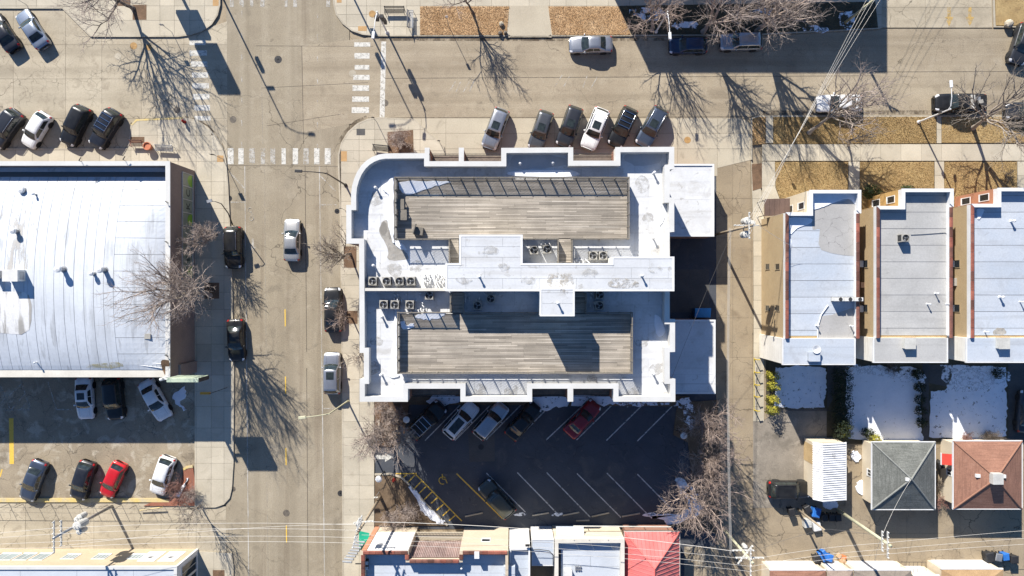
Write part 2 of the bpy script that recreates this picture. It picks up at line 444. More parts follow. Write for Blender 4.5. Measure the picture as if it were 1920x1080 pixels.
clay_tile = M('clay_tile', (.20, .085, .06), (.13, .06, .045), ls=1.4, fs=8, famt=.2, rnd_amt=.35, rough=.6)
clay_red = M('clay_red', (0.296, 0.103, 0.0686), (0.211, 0.0729, 0.0515), ls=1.4, fs=8, famt=.2, rnd_amt=.25, rough=.6)
render_cream = M('render_cream', (.64, .56, .43), (.58, .5, .375), ls=.6, fs=8, famt=.06)
siding_white = M('siding_white', (0.814, 0.797, 0.748), (0.726, 0.704, 0.649), ls=.6, fs=8, famt=.05, streak=[((1, 1, 14), .5, .55, .62, (0.55, 0.528, 0.484), .5)])
paint_wall = M('paint_wall', (0.702, 0.698, 0.684), (0.648, 0.639, 0.621), ls=.5, fs=8, famt=.04)
deck_wood = M('deck_wood', (0.448, 0.394, 0.324), (0.325, 0.286, 0.234), ls=.5, fs=12, famt=.16, island=.26, rough=.85, streak=[((.1, 9, 1), 1.0, .5, .62, (0.213, 0.185, 0.153), .7), ((.1, 8, 1), .8, .57, .66, (0.582, 0.531, 0.455), .7)], blotch=[(.25, .55, .7, (0.28, 0.246, 0.204), .45)])
rail_wood = M('rail_wood', (.22, .195, .16), (.16, .145, .122), ls=1.0, fs=9, famt=.15, island=.12)
metal_dark = M('metal_dark', (.028, .028, .03), (.05, .047, .045), ls=1.0, famt=.1, rough=.5)
metal_grey = M('metal_grey', (.36, .37, .38), (.29, .295, .3), ls=1.0, famt=.08, rough=.45, metal=.5)
metal_white = M('metal_white', (.74, .74, .73), (.66, .66, .65), ls=1.0, famt=.06, rough=.5)
metal_pale = M('metal_pale', (.55, .54, .5), (.46, .45, .415), ls=1.0, famt=.1, rough=.5)
pole_wood = M('pole_wood', (.42, .345, .25), (.31, .25, .175), ls=1.2, fs=9, famt=.2, streak=[((4, 4, .3), 2, .45, .62, (.22, .175, .125), .5)])
pole_green = M('pole_green', (.50, .485, .335), (.41, .39, .26), ls=1.2, fs=9, famt=.15)
wire_mat = M('wire_mat', (.55, .52, .47), None, famt=0, rough=.5, bump=0)
wire_dark = M('wire_dark', (.10, .095, .09), None, famt=0, rough=.5, bump=0)
glass_dark = M('glass_dark', (.018, .022, .026), None, famt=0, rough=.06, bump=0, spec=.7)
glass_car = M('glass_car', (.035, .046, .044), (.018, .022, .022), ls=2.5, famt=.2, rough=.06, bump=0, spec=.8, obj=True)
glass_pale = M('glass_pale', (.30, .36, .37), (.22, .27, .28), ls=.8, famt=.1, rough=.08, bump=0, spec=.8)
black_plastic = M('black_plastic', (.018, .018, .019), None, famt=.1, rough=.55, bump=0, obj=True)
rubber = M('rubber', (.02, .02, .02), None, famt=.1, rough=.85, bump=0, obj=True)
alloy = M('alloy', (.42, .43, .44), None, famt=.05, rough=.35, metal=.8, bump=0, obj=True)
lamp_clear = M('lamp_clear', (.75, .76, .78), None, famt=0, rough=.12, bump=0, spec=.7, obj=True)
lamp_red = M('lamp_red', (.42, .015, .012), None, famt=0, rough=.15, bump=0, spec=.6, obj=True)
chrome = M('chrome', (.62, .63, .65), None, famt=0, rough=.2, metal=1.0, bump=0, obj=True)
fan_black = M('fan_black', (.03, .03, .032), (.05, .05, .05), ls=3, famt=.1, rough=.6)
cabinet_beige = M('cabinet_beige', (0.367, 0.351, 0.312), (0.312, 0.296, 0.265), ls=1.5, famt=.08, rough=.55)
cabinet_white = M('cabinet_white', (.68, .67, .64), (.60, .59, .56), ls=1.5, famt=.06, rough=.5)
bark_pink = M('bark_pink', (0.414, 0.342, 0.297), (0.319, 0.26, 0.224), ls=.8, famt=.2, bump=0)
bark_grey = M('bark_grey', (0.341, 0.292, 0.242), (0.259, 0.22, 0.182), ls=.8, famt=.2, bump=0)
bark_pale = M('bark_pale', (.40, .315, .265), (.30, .232, .195), ls=.8, famt=.22, bump=0)
bark_dark = M('bark_dark', (.12, .098, .08), (.165, .135, .11), ls=.8, famt=.25, bump=.3)
twig_red = M('twig_red', (.30, .165, .13), (.22, .12, .095), ls=.8, famt=.2, bump=0)
gutter_dirt = M('gutter_dirt', (.11, .082, .055), (.16, .125, .085), ls=1.2, fs=9, famt=.3, alpha=(.8, .42, .6, 0, .85, (1, .5, 1)))
frame_tan = M('frame_tan', (.34, .27, .17), (.28, .22, .14), ls=2, famt=.1)
asphalt_drive = M('asphalt_drive', (0.282, 0.246, 0.198), (0.204, 0.178, 0.144), ls=.35, fs=7, famt=.18, crack=[(.4, .05, .8, .42, .58)], blotch=[(.5, .58, .7, (0.12, 0.106, 0.084), .7), (.7, .56, .68, (0.372, 0.33, 0.27), .6)])
gutter_dirt = M('gutter_dirt', (.11, .082, .055), (.16, .125, .085), ls=1.2, fs=9, famt=.3, alpha=(.8, .42, .6, 0, .85, (1, .5, 1)))
frame_tan = M('frame_tan', (.34, .27, .17), (.28, .22, .14), ls=2, famt=.1)
# ------------------------------------------------------------------ the ground
Z_LOT, Z_ALLEY, Z_STREET, Z_CROSS, Z_APRON, Z_MARK, Z_WALK = 0.0, 0.004, 0.008, 0.012, 0.016, 0.022, 0.14
def sheet_px(name, pts, z, m, parent=None):
    mb = MB(); mb.prism(PP(pts), z - 0.03, z)
    return struct(name, mb, m) if parent is None else part(name, mb, m, parent)

def band(pts, w):
    """quads that follow a polyline, w to its left"""
    pts = [Vector(p) for p in pts]; n = len(pts); off = []
    for i in range(n):
        d1 = (pts[i] - pts[i - 1]).normalized() if i > 0 else (pts[1] - pts[0]).normalized()
        d2 = (pts[i + 1] - pts[i]).normalized() if i < n - 1 else d1
        n1 = Vector((-d1.y, d1.x)); n2 = Vector((-d2.y, d2.x)); m_ = (n1 + n2)
        m_ = m_.normalized() if m_.length > 1e-5 else n1
        off.append(pts[i] + m_ * (w / max(0.4, m_.dot(n1))))
    return [[tuple(pts[i]), tuple(pts[i + 1]), tuple(off[i + 1]), tuple(off[i])] for i in range(n - 1)]

def line_mark(x0, y0, x1, y1, w, m, parent, name='stripe', z=Z_MARK):
    a, b = P(x0, y0), P(x1, y1)
    d = (b - a); d.z = 0; d.normalize(); q = Vector((-d.y, d.x, 0)) * (w / 2)
    mb = MB(); mb.prism([tuple((a + q).xy), tuple((a - q).xy), tuple((b - q).xy), tuple((b + q).xy)], z - 0.003, z)
    return part(name, mb, m, parent)

def pave(name, poly_px, xs, ys, z, m, base_mat=joint_dark, gap=0.012, jitter=0.004, slab='slab', depth=0.1, keep=None):
    """a paved area: a bed (the structure) and its slabs, each an object; xs, ys are joint lines in photograph pixels"""
    poly = ccw(PP(poly_px))
    mb = MB(); mb.prism(poly, z - depth - 0.03, z - 0.014)
    base = struct(name, mb, base_mat)
    X = sorted(P(x, 0).x for x in xs); Y = sorted(P(0, y).y for y in ys)
    for i in range(len(X) - 1):
        for j in range(len(Y) - 1):
            q = clip_rect(poly, X[i] + gap, X[i + 1] - gap, Y[j] + gap, Y[j + 1] - gap)
            if len(q) < 3 or abs(area2(q)) < 0.12: continue
            dz = rnd.uniform(-jitter, jitter)
            sb = MB(); sb.prism(q, z - depth, z + dz)
            part(slab, sb, m, base)
    return base

def frange(a, b, step):
    r = []; v = a
    while v < b + step: r.append(v); v += step
    return r

def kerb(pts_px, parent, m=concrete_kerb, w=0.17, z=Z_WALK + 0.012, name='kerb', z0=-0.02):
    mb = MB()
    for q in band(PP(pts_px), w): mb.prism(q, z0, z)
    return part(name, mb, m, parent)

def scatter_blades(name, label, cat, poly_px, count, hgt, m, z=0.0, w=0.05, seed=1):
    rs = np.random.RandomState(seed)
    poly = PP(poly_px); xs = [p[0] for p in poly]; ys = [p[1] for p in poly]
    pts = np.stack([rs.uniform(min(xs), max(xs), count), rs.uniform(min(ys), max(ys), count)], 1)
    ins = np.zeros(count, bool); n = len(poly)
    for i in range(n):
        (xa, ya), (xb, yb) = poly[i], poly[(i + 1) % n]
        c = ((ya > pts[:, 1]) != (yb > pts[:, 1]))
        with np.errstate(divide='ignore', invalid='ignore'):
            t = (xb - xa) * (pts[:, 1] - ya) / (yb - ya) + xa
        ins ^= c & (pts[:, 0] < t)
    pts = pts[ins]; k = len(pts)
    an = rs.uniform(0, 6.283, k); ln = rs.uniform(.5, 1.0, k) * hgt; le = rs.uniform(.4, 1.3, k) * hgt; al = rs.uniform(0, 6.283, k)
    dx, dy = np.cos(an) * w * .5, np.sin(an) * w * .5
    v = np.empty((k, 3, 3))
    v[:, 0] = np.stack([pts[:, 0] - dx, pts[:, 1] - dy, np.full(k, z)], 1)
    v[:, 1] = np.stack([pts[:, 0] + dx, pts[:, 1] + dy, np.full(k, z)], 1)
    v[:, 2] = np.stack([pts[:, 0] + np.cos(al) * le, pts[:, 1] + np.sin(al) * le, z + ln], 1)
    mb = MB(); mb.v = [tuple(q) for q in v.reshape(-1, 3)]; mb.f = [(3 * i, 3 * i + 1, 3 * i + 2) for i in range(k)]; mb.mi = [0] * k
    return solo(name, mb, m, label, cat, kind='stuff')

def blob(pts_px, z, seed, sub=4, amp=0.12, straight=False):
    """an uneven outline through the given corners (in pixels at height z)"""
    rs = random.Random(seed); poly = PP(pts_px, z); out = []
    n = len(poly)
    for i in range(n):
        p0, p1, p2, p3 = (Vector(poly[(i + k) % n]) for k in (-1, 0, 1, 2))
        for k in range(sub):
            t = k / sub
            if straight:
                q = p1.lerp(p2, t); out.append((q.x + rs.gauss(0, amp), q.y + rs.gauss(0, amp))); continue
            q = 0.5 * ((2 * p1) + (p2 - p0) * t + (2 * p0 - 5 * p1 + 4 * p2 - p3) * t * t + (3 * p1 - p0 - 3 * p2 + p3) * t ** 3)
            out.append((q.x + rs.uniform(-amp, amp), q.y + rs.uniform(-amp, amp)))
    return out

def snow_patch(pts_px, z, label, h=0.05, seed=1, m=snow, amp=0.12, name='snow_patch', sub=4):
    mb = MB(); poly = ccw(blob(pts_px, z, seed, sub, amp, sub > 5)); n = len(poly)
    pi = inset(poly, min(.035, h * .5))
    mb.add([(x, y, z + .003) for x, y in poly] + [(x, y, z + h) for x, y in pi], [(i, (i + 1) % n, n + (i + 1) % n, n + i) for i in range(n)] + [tuple(range(n, 2 * n))])
    return solo(name, mb, m, label, 'snow', kind='stuff')

mb = MB(); mb.sheet([(-1500, -1500), (1500, -1500), (1500, 1500), (-1500, 1500)], -0.06)
struct('ground', mb, alley_paving)
street = sheet_px('street', [(424, -700), (655, -700), (655, 1900), (424, 1900)], Z_STREET, asphalt_street)
cross = sheet_px('side_street', [(566, 86), (712, 68), (1400, 69), (1650, 54), (3600, 54), (3600, 214), (1420, 216), (1390, 223), (700, 224), (566, 250)], Z_CROSS, asphalt_cross)
wroad = pave('concrete_street', [(-900, 12), (118, 12), (176, 68), (345, 68), (426, 40), (426, 300), (345, 228), (245, 230), (240, 290), (-900, 290)],
             [-900, -500, -180, -110, -42, 25, 123, 191, 265, 345, 430], [0, 84, 148, 222, 296], Z_APRON, concrete_road)
apron = pave('parking_apron', [(700, 222), (1390, 222), (1407, 232), (1407, 300), (1345, 315), (1345, 330), (830, 330), (830, 286)],
             [700, 790, 836, 940, 1040, 1150, 1270, 1345, 1410], [220, 250, 279, 332], Z_APRON + .004, concrete_apron)
alley = pave('alley', [(1343, 300), (1407, 300), (1412, 800), (1412, 948), (3600, 948), (3600, 1065), (1430, 1068), (1430, 1900), (1350, 1900), (1343, 900)],
             [1340, 1374, 1432, 1540, 1640, 1700, 1800, 1920, 2300, 3600], [300, 372, 446, 520, 596, 670, 748, 826, 905, 1000, 1070, 1300, 1900], Z_ALLEY, alley_paving)
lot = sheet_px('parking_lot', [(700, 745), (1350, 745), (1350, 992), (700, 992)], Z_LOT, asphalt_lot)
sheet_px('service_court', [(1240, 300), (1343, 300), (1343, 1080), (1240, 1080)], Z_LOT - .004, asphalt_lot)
court = pave('driveway_slabs', [(1255, 505), (1330, 505), (1330, 586), (1255, 586)], [1255, 1292, 1330], [505, 546, 586], Z_ALLEY + .004, asphalt_lane)
wlot = sheet_px('side_parking_lot', [(-900, 690), (366, 690), (366, 934), (-900, 934)], Z_LOT, asphalt_old)
walley = pave('side_alley', [(-900, 941), (366, 941), (424, 950), (424, 1040), (-900, 1040)], [-900, -400, -40, 48, 150, 176, 302, 368, 424], [941, 976, 1040], Z_ALLEY, concrete_road)
sheet_px('back_driveway', [(1412, 765), (1552, 765), (1552, 952), (1412, 952)], Z_ALLEY + .006, asphalt_drive)
sheet_px('garage_pad', [(1585, 820), (3000, 820), (3000, 952), (1585, 952)], Z_ALLEY + .004, alley_paving)
sheet_px('rear_court', [(1283, 1025), (1352, 1025), (1352, 1500), (1283, 1500)], Z_LOT + .004, asphalt_old)

# sidewalks: a bed, slabs and a kerb
K_NW = [(-900, 17), (118, 17), (171, 70), (335, 70), (358, 67), (380, 60), (398, 47), (409, 30), (414, 10), (417, -500)]
nw = pave('sidewalk', K_NW + [(-900, -500)], [-900, -400, -60, 0, 32, 70, 110, 150, 201, 266, 301, 328, 357, 385, 420], [-500, -200, -60, -25, 12, 39, 72], Z_WALK, concrete_walk)
kerb(K_NW, nw)
K_SW = [(-900, 281), (243, 281), (249, 236), (258, 227), (345, 223), (368, 228), (388, 240), (404, 257), (416, 278), (422, 300), (426, 345), (433, 500), (437, 700), (436, 868), (433, 915), (429, 932), (419, 943), (404, 948), (366, 948)]
sw = pave('sidewalk', K_SW + [(366, 695), (300, 690), (300, 310), (-900, 310)], [-900, -400, -40, 0, 31, 62, 92, 122, 155, 188, 218, 247, 262, 296, 335, 369, 397, 421, 440],
          [220, 254, 282, 303, 341, 366, 391, 418, 450, 484, 516, 548, 580, 612, 645, 678, 703, 733, 762, 802, 838, 868, 898, 950], Z_WALK, concrete_walk)
kerb(K_SW, sw)
K_SW2 = [(424, 1033), (433, 1036), (436, 1060), (436, 1900)]
sw2 = pave('sidewalk', K_SW2[1:] + [(366, 1900), (366, 1033)], [366, 402, 440], [1033, 1066, 1100, 1300, 1600, 1900], Z_WALK, concrete_walk)
kerb(K_SW2[1:], sw2)
K_NE = [(625, -500), (625, 8), (630, 28), (642, 45), (660, 59), (680, 66), (712, 69), (954, 69), (957, 71), (1029, 71), (1032, 69), (1400, 68), (1648, 55)]
ne = pave('sidewalk', K_NE + [(1652, 53), (1652, -500)], [620, 650, 688, 714, 739, 763, 788, 814, 840, 865, 891, 922, 954, 992, 1030, 1061, 1100, 1140, 1180, 1230, 1300, 1370, 1440, 1510, 1580, 1654],
          [-500, -60, -20, 12, 28, 51, 72], Z_WALK, concrete_walk)
kerb(K_NE, ne)
K_SE = [(646, 1900), (645, 1000), (644, 700), (641, 420), (637, 310), (637, 290), (643, 268), (655, 249), (672, 234), (690, 226), (710, 223), (777, 226), (830, 276), (833, 300)]
se = pave('sidewalk', K_SE + [(833, 330), (702, 330), (702, 1900)], [640, 674, 703, 740, 788, 835], [220, 243, 262, 283, 303, 325, 351, 378, 406, 431, 460, 490, 515, 535, 559, 583, 609, 636, 662, 686, 711, 735, 757, 790, 820, 856, 890, 910, 935, 965, 985, 1016, 1041, 1080, 1300, 1900], Z_WALK, concrete_walk)
kerb(K_SE, se)
K_ER = [(1408, 300), (1412, 420), (1413, 600), (1412, 790)]
er = pave('sidewalk', [(1432, 372), (1432, 790)] + K_ER[::-1], [1405, 1434], [300, 320, 345, 372, 397, 423, 452, 480, 508, 535, 563, 590, 616, 643, 670, 700, 731, 762, 792], .05, concrete_walk)
e_walk = pave('sidewalk', [(1428, 271), (3600, 269), (3600, 301), (1428, 302)], [1428, 1460, 1498, 1536, 1574, 1612, 1650, 1688, 1726, 1764, 1802, 1840, 1878, 1920, 2100, 2600, 3600], [268, 303], Z_WALK, concrete_walk)
front_walk = pave('front_path', [(1428, 303), (1452, 303), (1453, 352), (1462, 376), (1428, 376)], [1420, 1470], [303, 349, 378], Z_WALK - .01, concrete_walk)
for a, b, c, d in ((1590, 303, 1611, 362), (1751, 303, 1769, 356), (1906, 303, 1960, 356)):
    pave('front_path', [(a, b), (c, b), (c, d), (a, d)], [a, c], [b, (b + d) / 2, d], Z_WALK - .01, concrete_walk)
for a, c in ((1435, 1449), (1755, 1764)):
    pave('parkway_path', [(a, 218), (c, 218), (c, 269), (a, 269)], [a, c], [218, 243, 269], Z_WALK - .01, concrete_walk)
K_E = [(1407, 300), (1407, 222), (1420, 217), (3600, 216)]
mb = MB()
for q in band(PP(K_E), -.17): mb.prism(q, -.02, Z_WALK + .01)
tag(part('kerb', mb, concrete_kerb), kind='structure')
dw = pave('entrance_drive', [(1652, -500), (1848, -500), (1860, 52), (1652, 52)], [1652, 1735, 1862], [-500, -100, 14, 54], Z_APRON + .02, concrete_road)
mb = MB()
for q in band(PP([(3600, 52), (1862, 52), (1846, -500)]), -.2): mb.prism(q, -.02, Z_WALK)
tag(part('kerb', mb, concrete_kerb), kind='structure')
drive = [sheet_px('driveway_apron', [(956, 12), (1028, 12), (1034, 71), (953, 71)], Z_WALK + .012, concrete_apron)]

# dry lawns and planting beds
def lawn(name, pts, m, z=Z_WALK + .006, tufts=None, seed=3):
    mb = MB(); mb.prism(PP(pts), -.02, z); o = struct(name, mb, m)
    if tufts: scatter_blades(*tufts[:3], pts, tufts[3], tufts[4], tufts[5], z, seed=seed)
    return o
lawn('leaf_strewn_verge', [(788, 13), (955, 13), (950, 67), (788, 67)], dry_leaves, Z_WALK + .012, ('fallen_leaves', 'tan fallen leaves on the verge beside the two street benches', 'leaves', 9000, .09, M('leaf_litter', (.56, .38, .215), (.40, .25, .125), ls=1.5, famt=.2, bump=0, island=.35)), 3)
lawn('leaf_strewn_verge', [(1028, 13), (1160, 13), (1183, 67), (1035, 67)], dry_leaves, Z_WALK + .012, ('fallen_leaves', 'tan fallen leaves on the verge above the silver parked sedan', 'leaves', 7500, .09, MATS['leaf_litter']), 4)
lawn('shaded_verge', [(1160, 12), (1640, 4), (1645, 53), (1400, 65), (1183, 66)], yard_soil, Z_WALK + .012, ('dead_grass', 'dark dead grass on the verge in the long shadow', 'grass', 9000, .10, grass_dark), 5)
lawn('parkway_lawn', [(1410, 222), (1434, 220), (1434, 270), (1410, 272)], dry_leaves, Z_WALK + .002, ('dry_grass_tufts', 'dry tan grass on the small parkway corner by the alley', 'grass', 1500, .10, grass_blade), 6)
lawn('parkway_lawn', [(1450, 220), (1754, 219), (1754, 269), (1450, 270)], dry_grass, Z_WALK + .002, ('dry_grass_tufts', 'dry tan grass on the parkway under the leaning bare tree', 'grass', 16000, .11, grass_blade), 7)
lawn('parkway_lawn', [(1765, 219), (2200, 219), (2200, 268), (1765, 268)], dry_grass, Z_WALK + .002, ('dry_grass_tufts', 'dry tan grass on the parkway beside the black pickup', 'grass', 9000, .11, grass_blade), 8)
lawn('front_lawn', [(1453, 304), (1589, 304), (1589, 420), (1463, 420), (1463, 376), (1454, 352)], dry_grass, Z_WALK - .004, ('dry_grass_tufts', 'dry tan grass on the front lawn beside the brown porch canopy', 'grass', 9000, .12, grass_blade), 9)
lawn('front_lawn', [(1612, 304), (1750, 304), (1750, 420), (1612, 420)], dry_grass, Z_WALK - .004, ('dry_grass_tufts', 'dry tan grass on the front lawn with two round bushes', 'grass', 9000, .12, grass_blade), 10)
lawn('front_lawn', [(1770, 304), (1905, 304), (1905, 420), (1770, 420)], dry_grass, Z_WALK - .004, ('dry_grass_tufts', 'dry tan grass on the front lawn before the orange brick house', 'grass', 9000, .12, grass_blade), 11)
lawn('corner_lawn', [(1864, -300), (2400, -300), (2400, 50), (1866, 50)], dry_grass, Z_WALK, ('dry_grass_tufts', 'dry yellow grass beside the driveway with painted arrows', 'grass', 8000, .12, grass_blade), 12)
lawn('alley_bed', [(1409, 308), (1432, 306), (1430, 352), (1411, 358)], mulch, .07)
lawn('side_yard', [(1560, 420), (2400, 420), (2400, 690), (1560, 690)], yard_soil, .02)
lawn('side_yard', [(1430, 376), (1560, 420), (1560, 690), (1430, 790)], alley_paving, .03)
lawn('back_yard', [(1436, 660), (1550, 660), (1550, 766), (1436, 766)], yard_soil, .04)
lawn('back_yard', [(1550, 660), (1732, 660), (1732, 832), (1550, 832)], yard_soil, .05)
lawn('back_yard', [(1732, 660), (1890, 660), (1890, 832), (1732, 832)], yard_soil, .06)
lawn('side_driveway', [(1890, 660), (2500, 660), (2500, 832), (1890, 832)], asphalt_lane, .06)
sheet_px('garden_path', [(1729, 680), (1741, 680), (1741, 830), (1729, 830)], .075, asphalt_lane)
sheet_px('patio', [(1741, 684), (1784, 684), (1776, 725), (1742, 718)], .08, asphalt_lane)
sheet_px('patio', [(1551, 684), (1589, 684), (1589, 700), (1551, 766)], .07, asphalt_lane)
lawn('planting_bed', [(703, 754), (768, 754), (758, 815), (736, 838), (703, 835)], mulch, Z_WALK - .02)
bed = lawn('planting_bed', [(703, 893), (733, 892), (752, 897), (768, 912), (800, 948), (838, 985), (703, 985)], soil, Z_WALK - .02)
kerb([(838, 986), (800, 948), (768, 911), (752, 896), (733, 890), (703, 891)][::-1], bed, w=.2, z=Z_WALK)
lawn('planting_bed', [(1270, 755), (1345, 750), (1352, 905), (1345, 1000), (1255, 985), (1300, 930), (1290, 830), (1262, 815)], soil, .10)
lawn('building_bed', [(700, 742), (1290, 742), (1290, 762), (700, 758)], soil, .08)
lawn('planting_bed', [(345, 878), (362, 872), (367, 905), (368, 948), (270, 948), (300, 935), (335, 934)], brick_red, .12)
lawn('tree_pit', [(727, 248), (775, 244), (776, 286), (728, 288)], mulch, Z_WALK + .006)
for a in ((222, -14, 246, 12), (250, 10, 276, 38), (645, 462, 669, 502), (650, 583, 671, 607), (246, 257, 272, 268), (400, 1068, 422, 1090), (384, 530, 412, 560)):
    lawn('tree_pit', [(a[0], a[1]), (a[2], a[1]), (a[2], a[3]), (a[0], a[3])], mulch, Z_WALK + .008)
lawn('tactile_paving', [(669, 242), (685, 242), (685, 254), (669, 254)], asphalt_lane, Z_WALK + .008)
for a in ((640, 284, 651, 303), (400, 0, 411, 12), (672, 50, 688, 59), (632, 0, 641, 6), (408, 292, 420, 304)):
    lawn('tactile_paving', [(a[0], a[1]), (a[2], a[1]), (a[2], a[3]), (a[0], a[3])], M('tactile', (.50, .31, .14), (.42, .26, .12), ls=2, fs=20, famt=.2, bump=.6), Z_WALK + .008)

# snow lying in the yards and along kerbs
snow_patch([(1453, 690), (1500, 686), (1548, 690), (1549, 730), (1545, 764), (1500, 765), (1452, 763)], .046, 'thin speckled snow in the small yard beside the yellow-green bushes', .012, 1, snow_thin, .07, sub=9)
snow_patch([(1592, 688), (1650, 684), (1690, 700), (1720, 704), (1728, 740), (1727, 800), (1730, 826), (1660, 828), (1590, 822), (1586, 760), (1587, 710)], .056, 'smooth snow sheet in the yard of the middle row house', .02, 2, snow_sheet, .07, sub=9)
snow_patch([(1590, 686), (1640, 686), (1722, 690), (1728, 720), (1640, 705), (1592, 700)], .06, 'thin trodden snow beside the back wall of the middle house', .055, 5, snow_patchy, .15)
snow_patch([(1745, 735), (1775, 730), (1790, 690), (1840, 686), (1886, 690), (1888, 760), (1887, 818), (1820, 824), (1742, 820)], .066, 'speckled snow in the yard behind the brown hipped garage', .014, 3, snow_thin, .07, sub=9)
snow_patch([(1765, 690), (1780, 686), (1880, 690), (1884, 720), (1800, 735), (1775, 728)], .07, 'thin trodden snow below the third row house', .035, 6, snow_patchy, .2)
snow_patch([(1000, 742), (1065, 744), (1068, 756), (1050, 762), (1025, 768), (1000, 758)], .085, 'broken snow under the recess above the dark lot', .05, 7, snow_thin, .2)
snow_patch([(1074, 742), (1150, 742), (1152, 758), (1110, 760), (1078, 762)], .085, 'broken snow beside the red car in the lot', .05, 8, snow_thin, .2)
snow_patch([(1160, 752), (1262, 754), (1264, 760), (1200, 762), (1160, 760)], .085, 'narrow snow strip under the wall above the empty bays', .04, 9, snow_patchy, .15)
snow_patch([(820, 738), (862, 742), (862, 752), (840, 760), (800, 756)], .085, 'broken snow between the wall and the black car', .05, 10, snow_thin, .2)
snow_patch([(1266, 752), (1292, 746), (1300, 764), (1306, 790), (1296, 806), (1284, 790), (1278, 768)], .105, 'grey snow heap on the island at the lot entrance', .10, 11, snow_patchy, .15)
snow_patch([(1268, 896), (1280, 898), (1300, 915), (1310, 930), (1300, 945), (1282, 930), (1270, 915)], .105, 'long white snow heap under the spreading bare tree', .22, 12, snow, .2)
snow_patch([(1290, 945), (1312, 938), (1318, 955), (1296, 975), (1262, 982), (1225, 972), (1230, 964), (1280, 960)], .105, 'broken snow round the foot of the spreading bare tree', .1, 13, snow_thin, .3)
snow_patch([(768, 914), (785, 925), (800, 948), (825, 968), (832, 980), (815, 978), (792, 958), (782, 938)], .13, 'melting grey snow along the curved planter kerb', .12, 14, snow_thin, .2)
for i, (x, wd) in enumerate(((962, 26), (1034, 22), (1205, 30))):
    snow_patch([(x, 966), (x + wd * .5, 961), (x + wd, 963), (x + wd * .6, 968)], .004, ('grey snow by the wheel stop beside the dark olive wagon', 'grey snow by the second wheel stop of the lower row', 'grey snow by the wheel stop under the bare branches')[i], .03, 30 + i, snow_patchy, .06)
snow_patch([(322, 738), (345, 726), (348, 742), (338, 755), (350, 770), (340, 765), (328, 752)], .004, 'wind-blown snow beneath the pale green pole sign', .08, 15, snow, .15)
snow_patch([(330, 925), (348, 905), (352, 898), (346, 915), (336, 932)], .125, 'small snow streak under the red twiggy bush', .1, 16, snow, .1)
snow_patch([(1600, 845), (1612, 850), (1613, 862), (1602, 866), (1596, 856)], .014, 'small snow heap nearer the hedge between shed and grey garage', .14, 17, snow, .1)
snow_patch([(1607, 905), (1618, 900), (1622, 918), (1616, 928), (1605, 920)], .014, 'small snow heap beside the wall of the grey hipped garage', .14, 18, snow, .1)
snow_patch([(1540, 940), (1568, 938), (1572, 950), (1550, 955)], .014, 'trampled snow at the corrugated shed door', .06, 19, snow_thin, .2)
for i, q in enumerate(([(1180, 20), (1230, 14), (1250, 30), (1210, 40)], [(1262, 45), (1300, 40), (1305, 52), (1268, 54)], [(1405, 18), (1450, 12), (1440, 30)], [(1510, 48), (1548, 52), (1550, 60), (1512, 58)], [(1575, 25), (1600, 20), (1600, 50), (1580, 52)])):
    snow_patch(q, Z_WALK + .014, ('thin snow on the shaded verge by the first lamp', 'thin snow on the shaded verge behind the dark blue car', 'thin snow on the shaded verge between the two big trees', 'snow streak at the kerb in the long shadow', 'thin snow below the leaning utility pole')[i], .04, 40 + i, snow_patchy, .2)

# painted markings
paint_edge = M('paint_edge', (.60, .57, .51), None, fs=7, famt=.1, alpha=(.9, .36, .6, .1, .85, (1, .4, 1)))
yellow_worn = M('yellow_worn', (.60, .40, .13), None, fs=7, famt=.12, alpha=(2.4, .4, .56, .08, .75))
for (a, b, c, d) in ((355.5, 75, 386, 84.5), (355.5, 94.5, 388, 104.5), (358, 115, 389.5, 125), (360, 135.7, 390, 145.7), (360.7, 156, 392, 166), (362, 176, 393, 186.7), (363.7, 197, 394, 207.5), (365, 217.5, 395, 226)):
    mb = MB(); x0, x1, y0, y1 = R(a, b, c, d); mb.box(x0, x1, y0, y1, Z_MARK - .003, Z_MARK); part('crosswalk_bar', mb, paint_white, street)
for (a, b, c, d) in ((664, 79.5, 694.5, 87.5), (664.5, 99.5, 693, 110), (665, 122, 692.5, 130.5), (662.5, 140.5, 693, 150), (661, 160, 692, 170.5), (660.5, 181, 692, 191), (659.5, 201, 692, 212)):
    mb = MB(); x0, x1, y0, y1 = R(a, b, c, d); mb.box(x0, x1, y0, y1, Z_MARK - .003, Z_MARK); part('crosswalk_bar', mb, paint_white, cross)
for a, c in ((427, 438), (447, 457), (467, 478), (489, 497), (507, 516), (528, 536), (549, 559), (569, 579), (589, 599), (609, 620)):
    mb = MB(); x0, x1, y0, y1 = R(a, 278, c, 308); mb.box(x0, x1, y0, y1, Z_MARK - .003, Z_MARK); part('crosswalk_bar', mb, paint_worn if a in (467, 489, 507, 569) else paint_white, street)
for a, c in ((431, 438), (449, 457), (469, 475), (488, 496), (534, 539), (550, 557), (612, 619)):
    mb = MB(); x0, x1, y0, y1 = R(a, -20, c, 13); mb.box(x0, x1, y0, y1, Z_MARK - .003, Z_MARK); part('crosswalk_bar', mb, paint_worn, street)
line_mark(719.5, 78, 716.5, 220, .55, paint_white, cross, 'stop_line')
line_mark(459, 312, 467, 1150, .10, paint_edge, street)
line_mark(599, 312, 609.5, 1150, .11, paint_edge, street)
for a in ((430, 322, 459, 354), (433, 379, 459, 379), (600, 329, 630, 359), (602, 384, 631, 384), (606, 766, 625, 766), (608, 566, 636, 566)):
    line_mark(*a, .12, paint_worn, street)
for y in range(20, 300, 41):
    line_mark(453, y, 454, y + 11, .11, paint_worn, street); line_mark(595, y + 4, 596, y + 14, .11, paint_worn, street)
